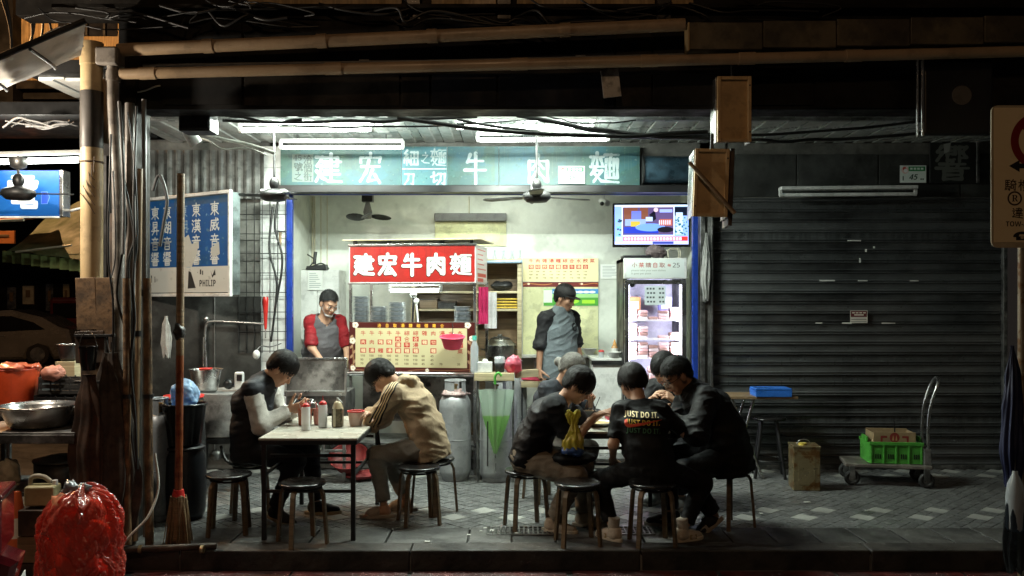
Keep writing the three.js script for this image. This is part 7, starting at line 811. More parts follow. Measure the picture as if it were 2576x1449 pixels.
// naive surface nets over the prims' box
function skin(prims, k, cell, o = {}) {
  const m = k + cell * 3 + (o.disp ? 0.02 : 0), bb = [1e9, 1e9, 1e9, -1e9, -1e9, -1e9], boxes = prims.map((q) => boxOf(q, m));
  prims.forEach((q, i) => { if (!q.sub) for (let a = 0; a < 3; a++) { bb[a] = Math.min(bb[a], boxes[i][a]); bb[a + 3] = Math.max(bb[a + 3], boxes[i][a + 3]); } });
  const n = [0, 1, 2].map((a) => Math.ceil((bb[a + 3] - bb[a]) / cell) + 1), [nx, ny, nz] = n, F = new Float32Array(nx * ny * nz).fill(1);
  prims.forEach((q, pi) => {
    const lo = [0, 1, 2].map((a) => Math.max(0, Math.floor((boxes[pi][a] - bb[a]) / cell))), hi = [0, 1, 2].map((a) => Math.min(n[a] - 1, Math.ceil((boxes[pi][a + 3] - bb[a]) / cell)));
    for (let z = lo[2]; z <= hi[2]; z++) for (let y = lo[1]; y <= hi[1]; y++) for (let x = lo[0], i = (z * ny + y) * nx + lo[0]; x <= hi[0]; x++, i++) { const d = dist(q, bb[0] + x * cell, bb[1] + y * cell, bb[2] + z * cell); F[i] = q.sub ? Math.max(F[i], -d) : smin(F[i], d, q.k ?? k); }
  });
  if (o.disp || o.clip) for (let z = 0, i = 0; z < nz; z++) for (let y = 0; y < ny; y++) for (let x = 0; x < nx; x++, i++) {
    if (Math.abs(F[i]) > 0.03) continue; const X = bb[0] + x * cell, Y = bb[1] + y * cell, Z = bb[2] + z * cell;
    if (o.disp) F[i] += o.disp(X, Y, Z); if (o.clip) F[i] = Math.max(F[i], o.clip(X, Y, Z));
  } else if (0) return;
  if (o.clip) for (let z = 0, i = 0; z < nz; z++) for (let y = 0; y < ny; y++) for (let x = 0; x < nx; x++, i++) if (F[i] < -0.03) F[i] = Math.max(F[i], o.clip(bb[0] + x * cell, bb[1] + y * cell, bb[2] + z * cell));
  const id = new Int32Array(nx * ny * nz).fill(-1), P = [], I = [], S = [1, nx, nx * ny];
  for (let z = 0; z < nz - 1; z++) for (let y = 0; y < ny - 1; y++) for (let x = 0; x < nx - 1; x++) {
    const i = (z * ny + y) * nx + x; let neg = 0; for (let c = 0; c < 8; c++) if (F[i + (c & 1) + ((c >> 1) & 1) * nx + (c >> 2) * nx * ny] < 0) neg++;
    if (!neg || neg === 8) continue; let sx = 0, sy = 0, sz = 0, cnt = 0;
    for (let c = 0; c < 8; c++) for (let a = 0; a < 3; a++) if (!((c >> a) & 1)) { const j = i + (c & 1) + ((c >> 1) & 1) * nx + (c >> 2) * nx * ny, f0 = F[j], f1 = F[j + S[a]]; if ((f0 < 0) !== (f1 < 0)) { const t = f0 / (f0 - f1); sx += (c & 1) + (a === 0 ? t : 0); sy += ((c >> 1) & 1) + (a === 1 ? t : 0); sz += (c >> 2) + (a === 2 ? t : 0); cnt++; } }
    id[i] = P.length / 3; P.push(bb[0] + (x + sx / cnt) * cell, bb[1] + (y + sy / cnt) * cell, bb[2] + (z + sz / cnt) * cell);
  }
  for (let z = 1; z < nz - 1; z++) for (let y = 1; y < ny - 1; y++) for (let x = 1; x < nx - 1; x++) {
    const i = (z * ny + y) * nx + x, f0 = F[i] < 0;
    for (let a = 0; a < 3; a++) { if (f0 === (F[i + S[a]] < 0)) continue; const u = S[(a + 1) % 3], w = S[(a + 2) % 3], q = [id[i], id[i - u], id[i - u - w], id[i - w]]; if (q.some((e) => e < 0)) continue; if (f0) I.push(q[0], q[1], q[2], q[0], q[2], q[3]); else I.push(q[0], q[2], q[1], q[0], q[3], q[2]); }
  }
  const g = new THREE.BufferGeometry(); g.setAttribute('position', new THREE.Float32BufferAttribute(P, 3)); g.setIndex(I); g.computeVertexNormals();
  if (o.color) { const col = new Float32Array(P.length); for (let i = 0; i < P.length; i += 3) { const c = o.color(P[i], P[i + 1], P[i + 2]); col[i] = c[0]; col[i + 1] = c[1]; col[i + 2] = c[2]; } g.setAttribute('color', new THREE.BufferAttribute(col, 3)); }
  return fin(g);
}
function ik(s, e, l1, l2, pole) {
  const d = e.clone().sub(s); let L0 = d.length(); const mx = (l1 + l2) * 0.995; if (L0 > mx) { d.multiplyScalar(mx / L0); L0 = mx; } const end = s.clone().add(d), n = d.clone().normalize();
  const c = (l1 * l1 + L0 * L0 - l2 * l2) / (2 * L0), h = Math.sqrt(Math.max(0, l1 * l1 - c * c)), p = v3(pole).clone(); p.addScaledVector(n, -p.dot(n)).normalize();
  return [s.clone().addScaledVector(n, c).addScaledVector(p, h), end];
}
const SKIN = { fair: [0.5, 0.29, 0.19], tan: [0.36, 0.19, 0.115], brown: [0.26, 0.13, 0.08] };
const skinMat = () => { const m = new THREE.MeshPhysicalMaterial({ roughness: 0.55, vertexColors: true }); m.bumpMap = rep('fine', 0.06); m.bumpScale = 0.0006; return m; };
function clothMat(c, o = {}) { return mk(c, o.rough ?? 0.85, 0, { map: 'cloth', size: 0.3, bump: o.bump ?? 0.0012, bumpTex: 'fine', bumpSize: 0.05, phys: { sheen: o.sheen ?? (Math.max(...c) < 0.05 ? 0 : 0.2), specularIntensity: 0.4, sheenRoughness: 0.6, sheenColor: new THREE.Color(...c) } }); }
const hairMat = (c) => mk(c, 0.62, 0, { map: 'streak', size: 0.05, bump: 0.002, bumpTex: 'brush', bumpSize: 0.04, phys: { specularIntensity: 0.45 } });
const wrinkle = (amp, f, sd) => (x, y, z) => { const w = vn(x * 5 + sd, y * 5, z * 5) * 1.5, a = vn((x + y * 0.45) * f * 0.9 + sd + w, (y - x * 0.35) * f * 2.2 + w, z * f * 0.9), b = vn((x - y * 0.7) * f * 1.7, (y + z * 0.6) * f * 3.2 + sd, z * f * 1.7 + 7), ra = 1 - Math.abs(a - 0.5) * 2, rb = 1 - Math.abs(b - 0.5) * 2; return amp * (0.3 - ra * ra * ra * 0.85 - rb * rb * 0.3); };
function handPrims(wrist, dir, palm, left, curls, spread = 0.12, s = 1) {
  // dir: towards the fingers, palm: the way the palm faces; thumb on the side that suits the hand
  dir = v3(dir).clone().normalize(); palm = v3(palm).clone(); palm.addScaledVector(dir, -palm.dot(dir)).normalize(); const side = dir.clone().cross(palm).normalize(); if (left) side.negate();
  // side points to the thumb
  const at = (f, t, p) => wrist.clone().addScaledVector(dir, f * s).addScaledVector(side, t * s).addScaledVector(palm, p * s), out = [];
  const kn = [[0.088, 0.028], [0.092, 0.008], [0.087, -0.012], [0.078, -0.03]], len = [0.07, 0.078, 0.072, 0.056];
  kn.forEach(([f, t], i) => {
    out.push(prim(at(0.0, t * 0.55, 0), at(f, t, -0.004), 0.0155 * s, 0.0125 * s, { k: 0.012 }));
    let p = at(f, t, -0.004), ang = 0; const sp = (1.5 - i) * spread;
    [[0.46, 0.009], [0.3, 0.0083], [0.24, 0.0075]].forEach(([q, r], j) => { ang += (curls[i + 1] ?? 0.4) * (j === 0 ? 0.8 : 1.05); const v = dir.clone().multiplyScalar(Math.cos(ang)).addScaledVector(palm, Math.sin(ang)).addScaledVector(side, sp * Math.cos(ang)).normalize(), e = p.clone().addScaledVector(v, len[i] * q * s); out.push(prim(p, e, (r + 0.0006) * s, r * s, { k: 0.004 })); p = e; });
  });
  let p = at(0.022, 0.024, 0.006); const c = curls[0] ?? 0.4;
  [[0.048, 0.0125, 0.85], [0.034, 0.0102, 0.55], [0.026, 0.009, 0.3]].forEach(([l, r, o]) => { const v = dir.clone().multiplyScalar(0.65).addScaledVector(side, o).addScaledVector(palm, 0.25 + c * (0.9 - o)).normalize(), e = p.clone().addScaledVector(v, l * s); out.push(prim(p, e, (r + 0.001) * s, r * s, { k: 0.005 })); p = e; });
  return { prims: out, tip: at(0.12, 0, 0.03) };
}
function person(o) {
  const G = thing('person', o.label, 'person', [o.at[0], o.floor ?? 0, o.at[1]], o.yaw, o.group), k = o.size ?? 1, A = (x, y, z) => V(x, y, z);
  const tone = o.skin ?? SKIN.tan, sk = skinMat();
  // spine
  const P = A(o.px ?? 0, o.pelvis, o.pz ?? 0), l1 = o.lean ?? 0.1, l2 = o.lean2 ?? l1 + 0.25, sway = o.sway ?? 0;
  const dir = (a) => A(Math.sin(sway), Math.cos(a), Math.sin(a)).normalize();
  const Wst = P.clone().addScaledVector(dir(l1 * 0.7), 0.17 * k), Ch = Wst.clone().addScaledVector(dir(l1), 0.19 * k), N = Ch.clone().addScaledVector(dir(l2), 0.17 * k);
  const tw = o.twist ?? 0, sideV = A(Math.cos(tw), o.tilt ?? 0, -Math.sin(tw)).normalize(), hipV = A(1, 0, 0), up2 = dir(l2), fw2 = A(0, -Math.sin(l2), Math.cos(l2));
  const hp = o.head?.pitch ?? 0.2, hy = o.head?.yaw ?? 0, hr = o.head?.roll ?? 0;
  const HQ = new THREE.Quaternion().setFromEuler(new THREE.Euler(hp, hy, hr, 'YXZ')), nd = dir((l2 + hp) * 0.5 + (o.head?.poke ?? 0.1));
  const hk = k * (o.headSize ?? 1.1), H = N.clone().addScaledVector(nd, 0.075 * k).add(A(0, 0.095 * hk, 0.022 * k).applyQuaternion(HQ));
  const h = (x, y, z) => A(x, y, z).multiplyScalar(hk).applyQuaternion(HQ).add(H), Hm = new THREE.Matrix3().setFromMatrix4(new THREE.Matrix4().makeRotationFromQuaternion(HQ.clone().invert())), inv = Hm;
  const eb = (x, y, z, a, b, c, q = {}) => ball(h(x, y, z), a * hk, b * hk, c * hk, { inv, ...q });
  const toHead = (x, y, z) => A(x, y, z).sub(H).applyQuaternion(HQ.clone().invert()).multiplyScalar(1 / hk);
  const Sh = [1, -1].map((s, i) => N.clone().addScaledVector(sideV, s * (o.shoulder ?? 0.166) * k).addScaledVector(up2, -0.045 * k).add(o.shrug?.[i] ? A(...o.shrug[i]) : A(0, 0, 0)));
  const arms = [0, 1].map((i) => { const [e, w] = ik(Sh[i], A(...o.wrist[i]), 0.285 * k, 0.25 * k, o.elbow?.[i] ?? [i ? -0.6 : 0.6, -0.8, -0.3]); return { s: Sh[i], e, w }; });
  const legs = [0, 1].map((i) => { const hpt = P.clone().addScaledVector(hipV, (i ? -0.088 : 0.088) * k); const [n, a] = ik(hpt, A(...o.ankle[i]), 0.425 * k, 0.415 * k, o.knee?.[i] ?? [i ? -0.2 : 0.2, 0.8, 0.8]); return { s: hpt, e: n, w: a }; });
  const fat = o.fat ?? 1, tr = (e, wd = 1, ins = 0) => [prim(P.clone(), Wst, (0.108 * fat + e) * k, (0.104 * fat + e) * k, { w: hipV, s: 1.45 }), prim(Wst, Ch, (0.104 * fat + e) * k, (0.112 * Math.sqrt(fat) + e) * k, { w: sideV, s: 1.4 * wd }), prim(Ch, N.clone().addScaledVector(up2, -0.05 * k), (0.112 + e) * k, (0.075 + e) * k, { w: sideV, s: 1.5 * wd }), prim(Sh[0].clone().lerp(Sh[1], ins), Sh[1].clone().lerp(Sh[0], ins), (0.058 + e) * k)];
  const armP = (a, e, t0, t1, taper = 0) => { const out = [], f = (t) => t <= 1 ? a.s.clone().lerp(a.e, t) : a.e.clone().lerp(a.w, t - 1), rad = (t) => (t <= 1 ? mix(0.052, 0.041, t) : mix(0.041, 0.028, t - 1)) * (o.arm ?? 1) + e + taper * t; if (t0 < 1) out.push(prim(f(t0), f(Math.min(1, t1)), rad(t0) * k, rad(Math.min(1, t1)) * k, t1 <= 1 ? { flat: 1 } : {})); if (t1 > 1) out.push(prim(a.e, f(t1), rad(1) * k, rad(t1) * k, { flat: e > 0 ? 1 : 0 })); return out; };
  const legP = (a, e, t1, e2 = e) => { const f = (t) => a.e.clone().lerp(a.w, t - 1), out = [prim(a.s, a.e, (0.083 + e) * k, (0.056 + (e + e2) / 2) * k)]; out.push(prim(a.e, f(t1), (0.054 + (e + e2) / 2) * k, (mix(0.052, 0.036, t1 - 1) + e2) * k, { flat: e > 0 ? 1 : 0 })); return out; };
  // skin: trunk, limbs
  const hands = [0, 1].map((i) => { const a = arms[i], q = o.hand?.[i] ?? {}, d = q.dir ? A(...q.dir) : a.w.clone().sub(a.e); return { ...handPrims(a.w, d, q.palm ?? [i ? 1 : -1, -0.3, 0], i === 0, q.curl ?? [0.4, 0.4, 0.45, 0.5, 0.55], q.spread ?? 0.1, k), }; });
  const bodyP = [...tr(-0.004), ...arms.flatMap((a) => armP(a, 0, 0, 2)), ...legs.flatMap((a) => legP(a, -0.004, 2)), prim(N.clone().addScaledVector(up2, -0.03 * k), h(0, -0.045, -0.025), 0.062 * k, 0.055 * k)];
  const body = skin(bodyP, 0.04, 0.014, { color: () => tone });
  const headP = [eb(0, 0.035, -0.012, 0.075, 0.09, 0.095), eb(0, -0.032, 0.02, 0.059, 0.079, 0.068), eb(0, -0.09, 0.05, 0.028, 0.024, 0.028), prim(h(0, 0.006, 0.083), h(0, -0.03, 0.1), 0.0085 * k, 0.0125 * k, { k: 0.012 }), prim(h(-0.013, -0.033, 0.088), h(0.013, -0.033, 0.088), 0.009 * k, 0.009 * k, { k: 0.01 }), prim(h(-0.034, 0.024, 0.076), h(0.034, 0.024, 0.076), 0.0115 * k), eb(0.04, -0.02, 0.06, 0.022, 0.02, 0.018), eb(-0.04, -0.02, 0.06, 0.022, 0.02, 0.018), prim(h(-0.017, -0.06, 0.083), h(0.017, -0.06, 0.083), 0.0085 * k, 0.0085 * k, { k: 0.008 }), ...[1, -1].flatMap((s) => [eb(s * 0.08, -0.006, -0.006, 0.01, 0.032, 0.02, { k: 0.006 }), eb(s * 0.031, 0.003, 0.093, 0.014, 0.0095, 0.014, { sub: 1 }), eb(s * 0.031, 0.003, 0.074, 0.0125, 0.0115, 0.0125, { k: 0.004 })]), prim(h(0, -0.05, -0.028), N.clone().addScaledVector(up2, -0.01), 0.056 * k, 0.06 * k)];
  const hc = o.hair?.color ?? [0.012, 0.011, 0.011];
  const headG = skin(headP, 0.022 * k, 0.006, { color: (x, y, z) => { const q = toHead(x, y, z); if (q.z > 0.075 && Math.abs(Math.abs(q.x) - 0.031) < 0.012 && Math.abs(q.y - 0.001) < 0.007) return [0.02, 0.015, 0.012]; if (q.z > 0.06 && Math.abs(Math.abs(q.x) - 0.033) < 0.019 && Math.abs(q.y - 0.026 + Math.abs(q.x) * 0.06) < 0.0048) return [0.05, 0.032, 0.025]; if (q.z > 0.075 && Math.abs(q.y + 0.06) < 0.009 && Math.abs(q.x) < 0.024) return [tone[0] * 0.85, tone[1] * 0.55, tone[2] * 0.55]; return tone; } });
  const handG = hands.map((q, i) => skin([prim(arms[i].e.clone().lerp(arms[i].w, 0.75), arms[i].w, 0.03 * k * (o.arm ?? 1), 0.026 * k, { k: 0.02 }), ...q.prims], 0.01, 0.0042, { color: () => tone }));
  part('body', J(body, headG, ...handG), sk, G);
  // hair
  if (o.hair !== 0) {
    const hs = o.hair ?? {}, bang = hs.bang ?? 0.05, vol = hs.vol ?? 0.012, nape = hs.nape ?? -0.075, sd = (o.at[0] * 31 + o.at[1] * 17) % 50;
    const line = (q) => { const z = q.z, f = z > 0.02 ? mix(hs.temple ?? 0.02, bang + (Math.sin(q.x * 90 + sd) * 0.006), sst(0.02, 0.085, z)) : mix(nape, hs.ear ?? 0.014, sst(-0.075, -0.022, z)); return f - q.y; };
    const gh = skin([eb(0, 0.037, -0.014, 0.077 + vol, 0.092 + vol * 1.3, 0.097 + vol), eb(0, -0.02, -0.045, 0.07 + vol * 0.6, 0.07, 0.06 + vol * 0.6), ...(hs.extra ? hs.extra(eb, h, k) : [])], 0.02, 0.0052, { disp: (x, y, z) => { const q = toHead(x, y, z), r = hs.rough ?? 0.007, sw = vn(q.x * 14 + sd, q.y * 14, q.z * 14); const L0 = clamp(-line(q) / 0.045, 0, 1); return (1 - L0) * (1 - L0) * (vol + 0.004) + r * 0.5 * (vn(q.x * 30 + sw * 3, q.y * 12 + sd, q.z * 22) - 0.5) + r * 0.6 * (vn(q.x * 95 + sw * 6, q.y * 26 + sd, q.z * 60 + sw * 4) - 0.5); }, clip: (x, y, z) => { const q = toHead(x, y, z); return line(q) * k * 0.8 + 0.016 * (vn(x * 130, y * 30, z * 130) - 0.5); } });
    // tufts that lie over the cap of hair
    const TP = [], TI = [], n = hs.tufts ?? 1500, len = hs.len ?? 0.042, q0 = V(), cr = V(0, 0.1, -0.03);
    for (let s = 0, made = 0; s < n * 3 && made < n; s++) {
      const a = rnd() * 6.283, yy = mix(-0.6, 1, rnd()), rr0 = Math.sqrt(1 - yy * yy), nx = Math.cos(a) * rr0, nz = Math.sin(a) * rr0;
      const at = (x, y, z, lift) => V(x * (0.077 + vol * 0.8 + lift), 0.037 + y * (0.092 + vol * 1.05 + lift), -0.014 + z * (0.097 + vol * 0.8 + lift)), p = at(nx, yy, nz, 0); if (line(p) > -0.012) continue; made++;
      const N0 = V(nx, yy, nz), away = p.clone().sub(cr).normalize().add(V(rr(-0.5, 0.5), -0.35, rr(-0.5, 0.5) + (hs.sweep ?? 0.15))), tg = away.addScaledVector(N0, -away.dot(N0)).normalize(), sd2 = tg.clone().cross(N0), w = rr(0.0022, 0.0045), L1 = len * rr(0.55, 1.25), b0 = TP.length / 3;
      for (let j = 0; j < 4; j++) { const t = j / 3, c = p.clone().addScaledVector(tg, L1 * t); const m = V(c.x / 0.077, (c.y - 0.037) / 0.092, (c.z + 0.014) / 0.097).normalize(), e = at(m.x, m.y, m.z, rr(0.001, 0.006) * (hs.lift ?? 1) * (t > 0.5 ? 1.3 : 1)), ww = w * (1 - t * 0.85); for (const g2 of [1, -1]) { const v2 = e.clone().addScaledVector(sd2, g2 * ww), o2 = h(v2.x, v2.y, v2.z); TP.push(o2.x, o2.y, o2.z); } if (j) { const i0 = b0 + (j - 1) * 2; TI.push(i0, i0 + 1, i0 + 2, i0 + 1, i0 + 3, i0 + 2); } }
    }
    const tg0 = new THREE.BufferGeometry(); tg0.setAttribute('position', new THREE.Float32BufferAttribute(TP, 3)); tg0.setIndex(TI); tg0.computeVertexNormals();
    part('hair', J(gh, fin(tg0)), hairMat(hc), G);
  }
  const mats = {}; const made = { H, h, N, Ch, Wst, P, Sh, arms, legs, hands, G, toHead, HQ, sideV, up2, k, eb, tone };
  // clothing
  const sd = Math.abs(o.at[0] * 13.7 + o.at[1] * 5.3), t = o.top;
  {
    const e = t.loose ?? 0.014, hem = P.clone().addScaledVector(dir(l1 * 0.4), -(t.hem ?? 0.06) * k), neck = h(0, -0.075, -0.012).lerp(N, 0.45);
    const torso = [...tr(e, t.wide ?? 1, t.sleeveColor ? 0.25 : 0), prim(Wst, hem, (0.112 * fat + e) * k, (0.118 * fat + e + (t.flare ?? 0)) * k, { w: hipV, s: 1.4, flat: 1 }), ...(t.belly ? [ball(Wst.clone().add(A(0, 0.04, 0.06)), 0.15 * k, 0.16 * k, (0.11 + t.belly) * k)] : [])];
    const sl = arms.flatMap((a) => armP(a, t.sleeveLoose ?? e * 0.95, 0, t.sleeve, t.bell ?? 0));
    const clip = (x, y, z) => { const d = (t.neckR ?? 0.068) * k - Math.hypot(x - neck.x, (y - neck.y) * (t.neckFlat ?? 0.7), z - neck.z); return d; };
    const collar = t.collar ? [prim(N.clone().addScaledVector(up2, -0.04 * k), h(0, -0.075, -0.02), (0.078 + e * 0.4) * k, 0.075 * k, { flat: 1 })] : [];
    const w0 = wrinkle(t.wrinkle ?? 0.009, t.wf ?? 9, sd), w = t.quilt ? (x, y, z) => w0(x, y, z) + 0.006 * (1 - Math.pow(Math.abs(Math.sin((y - z * 0.25) * Math.PI / 0.062)), 0.5)) : w0, mt = clothMat(t.color, t);
    if (t.sleeveColor) {
      part('shirt', skin([...torso, ...collar, ...[]], 0.05, 0.0105, { disp: w, clip }), mt, G);
      const sm = clothMat(t.sleeveColor, t);
      arms.forEach((a, i) => part('sleeve', skin([...armP(a, (t.sleeveLoose ?? e) + 0.007, 0, t.sleeve, t.bell ?? 0), prim(a.s, N.clone().addScaledVector(sideV, (i ? -1 : 1) * 0.085).addScaledVector(up2, -0.025), (0.052 + e) * k, (0.05 + e) * k)], 0.04, 0.01, { disp: wrinkle((t.wrinkle ?? 0.009), 11, sd + i * 9), clip }), sm, G));
    } else part(t.name ?? 'shirt', skin([...torso, ...collar, ...(t.vest ? [] : sl), ...(t.extra ? t.extra(made) : [])], 0.05, 0.0105, { disp: w, clip }), mt, G);
    if (t.under) part('shirt', skin([...arms.flatMap((a) => armP(a, t.underLoose ?? 0.018, 0.04, t.under.sleeve))], 0.04, 0.0105, { disp: wrinkle(0.011, 12, sd + 3) }), clothMat(t.under.color), G);
    made.topField = field([...torso, ...collar, ...(t.vest ? [] : sl), ...(t.extra ? t.extra(made) : [])], 0.05); made.w = w;
  }
  {
    const p = o.pants, e = p.loose ?? 0.014, hp2 = prim(P.clone().addScaledVector(dir(l1 * 0.5), 0.07), P.clone(), (0.108 * fat + e * 0.55) * k, (0.11 * fat + e * 0.6) * k, { w: hipV, s: 1.4 });
    part(p.name ?? 'trousers', skin([hp2, ...legs.flatMap((a) => legP(a, e, 1 + p.length, p.leg ?? e))], 0.045, 0.0105, { disp: wrinkle(p.wrinkle ?? 0.009, 9, sd + 5) }), clothMat(p.color, p), G);
  }
  // shoes
  legs.forEach((a, i) => {
    const f = o.foot?.[i] ?? {}, yaw = f.yaw ?? (i ? -0.15 : 0.15), pit = f.pitch ?? 0, s = o.shoe ?? {}, grp = new THREE.Group(); grp.name = s.name ?? 'shoe'; grp.position.copy(a.w); grp.rotation.set(0, yaw, 0); G.add(grp);
    const R = (g) => { g.translate(0, 0.085 * k - 0.0, 0); if (pit) g.rotateX(pit); g.translate(0, -0.085 * k, 0); return g; };
    const y0 = -0.085 * k, up = [prim([0, 0.015 * k, -0.012], [0, -0.03 * k, -0.02], 0.046 * k, 0.046 * k), prim([0, -0.03 * k, -0.025], [0, -0.05 * k, 0.075 * k], 0.042 * k, 0.042 * k), prim([0, -0.05 * k, 0.07 * k], [0.004, -0.056 * k, 0.15 * k], 0.043 * k, 0.034 * k, {})];
    const low = s.slipper ? [prim([0, -0.04 * k, 0.06 * k], [0, -0.055 * k, 0.1 * k], 0.05 * k, 0.048 * k)] : up;
    if (s.slipper) { const foot = skin([prim([0, 0, 0], [0, -0.04, -0.02], 0.036, 0.036), prim([0, -0.03, 0], [0, -0.055, 0.13], 0.034, 0.026), ...[0, 1, 2, 3, 4].map((q) => prim([0.03 - q * 0.015, -0.06, 0.12], [0.034 - q * 0.017, -0.066, 0.165 - q * 0.011], 0.011, 0.009, { k: 0.01 }))], 0.02, 0.006, { color: () => o.sock ?? tone }); const m = new THREE.Mesh(R(foot), sk); m.name = 'foot'; grp.add(m); }
    const cl = (x, y, z) => (y0 + 0.014 - y);
    const um = new THREE.Mesh(R(skin(low, 0.03, 0.0075, { clip: (x, y, z) => Math.max(cl(x, y, z), y - 0.02 * k, s.slipper ? 0.035 - z : -1) })), s.upperMat ?? clothMat(s.color ?? [0.03, 0.03, 0.03], { rough: 0.6 })); um.name = 'upper'; grp.add(um);
    const out = []; for (let q = 0; q < 24; q++) { const an = q / 24 * Math.PI * 2, z = 0.05 + Math.cos(an) * 0.142, x = Math.sin(an) * (0.045 + 0.007 * Math.cos(an) - 0.008 * Math.max(0, -Math.cos(an * 2) * 0.4)); out.push([x * k, -z * k]); }
    const so = Ex(out, 0.02 * k, 0.004); so.rotateX(-Math.PI / 2); so.translate(0, y0 + 0.004, 0); const sm = new THREE.Mesh(R(so), mk(s.sole ?? [0.5, 0.48, 0.42], 0.7, 0)); sm.name = 'sole'; grp.add(sm);
    if (s.stripe) { for (const q of [1, -1]) { const st = new THREE.Mesh(R(B(0.006, 0.034, 0.06, q * 0.044 * k, -0.045, 0.06, 0.002)), mk(s.stripe, 0.6, 0)); st.name = 'side_stripe'; grp.add(st); } }
    if (p_sock(o, a)) { const b = new THREE.Mesh(skin([prim(V(0, 0.0, 0), V(0, 0.09, -0.01).applyAxisAngle(V(1, 0, 0), 0), 0.043 * k, 0.047 * k, { flat: 2 })], 0.01, 0.008), clothMat(o.sock)); b.name = 'sock'; grp.add(b); }
  });
  if (o.glasses) {
    const g = [], gl = new THREE.Group(); gl.name = 'glasses'; G.add(gl); const mm = o.glasses === 'steel' ? M.steel : M.blackgloss;
    for (const s of [1, -1]) { const pts = []; for (let q = 0; q < 16; q++) { const a = q / 16 * Math.PI * 2; pts.push(h(s * 0.033 + Math.cos(a) * 0.025, 0.0 + Math.sin(a) * 0.019, 0.104)); } const r = new THREE.Mesh(Tb(pts, 0.0022, 40, 6, true), mm); r.name = 'rim'; gl.add(r); const tm = new THREE.Mesh(Tb([h(s * 0.058, 0.005, 0.103), h(s * 0.077, 0.006, 0.06), h(s * 0.08, 0.008, 0.0), h(s * 0.078, -0.012, -0.02)], 0.0022, 16, 6), mm); tm.name = 'temple'; gl.add(tm); }
    const br = new THREE.Mesh(Tb([h(-0.009, 0.004, 0.105), h(0, 0.007, 0.108), h(0.009, 0.004, 0.105)], 0.002, 8, 6), mm); br.name = 'bridge'; gl.add(br);
  }
  return made;
}
function p_sock(o) { return !!o.sock && !o.shoe?.slipper; }
// a print or patch that lies on a garment: march from a grid of starts along dirs
function patchOn(pp, name, m, nu, nv, start, dirf, off = 0.003) {
  const P = [], UV = [], I = [], f = (p) => pp.topField(p.x, p.y, p.z) + pp.w(p.x, p.y, p.z);
  for (let j = 0; j <= nv; j++) for (let i = 0; i <= nu; i++) { const p = start(i / nu, j / nv), d = dirf(i / nu, j / nv).normalize(); for (let s = 0; s < 60; s++) { const q = f(p); if (q < 0.0005) break; p.addScaledVector(d, Math.min(0.03, q * 0.6)); } p.addScaledVector(d, -off); P.push(p.x, p.y, p.z); UV.push(i / nu, 1 - j / nv); }
  for (let j = 0; j < nv; j++) for (let i = 0; i < nu; i++) { const a = j * (nu + 1) + i, b = a + 1, c = a + nu + 1, d = c + 1; I.push(a, c, b, b, c, d); }
  const g = new THREE.BufferGeometry(); g.setAttribute('position', new THREE.Float32BufferAttribute(P, 3)); g.setAttribute('uv', new THREE.Float32BufferAttribute(UV, 2)); g.setIndex(I); g.computeVertexNormals();
  const o = new THREE.Mesh(g, m); o.name = name; pp.G.add(o); return o;
}
// ---------- the nine people ----------
const BLK = [0.007, 0.007, 0.008];
const pv = person({ at: [-2.1, -1.05], yaw: 1.5, size: 1.03, label: 'person in dark quilted vest over pale sleeves bending over a phone at the table', pelvis: 0.55, lean: 0.03, lean2: 0.5, head: { pitch: 0.8, poke: 0.2, yaw: 0.05 }, skin: SKIN.fair,
  wrist: [[0.06, 0.86, 0.34], [-0.05, 0.87, 0.32]], elbow: [[0.5, -0.8, -0.1], [-0.5, -0.8, -0.2]], ankle: [[0.12, 0.085, 0.5], [-0.14, 0.1, 0.24]], foot: [{}, { pitch: 0.35 }],
  hand: [{ dir: [-0.1, 0.3, 1], palm: [-1, 0.3, 0], curl: [0.5, 0.4, 0.45, 0.5, 0.5] }, { dir: [0.15, 0.35, 1], palm: [0.8, 0.8, 0], curl: [0.3, 0.25, 0.3, 0.4, 0.4] }],
  hair: { bang: 0.045, vol: 0.014, nape: -0.07 }, top: { name: 'vest', vest: 1, color: [0.022, 0.024, 0.03], loose: 0.03, hem: 0.08, collar: 1, neckR: 0.06, wrinkle: 0.006, wf: 7, quilt: 1, under: { sleeve: 1.93, color: [0.62, 0.6, 0.56] }, underLoose: 0.022 },
  pants: { color: [0.016, 0.018, 0.024], length: 0.93, loose: 0.016 }, shoe: { color: [0.015, 0.015, 0.016], sole: [0.3, 0.25, 0.15] }, });
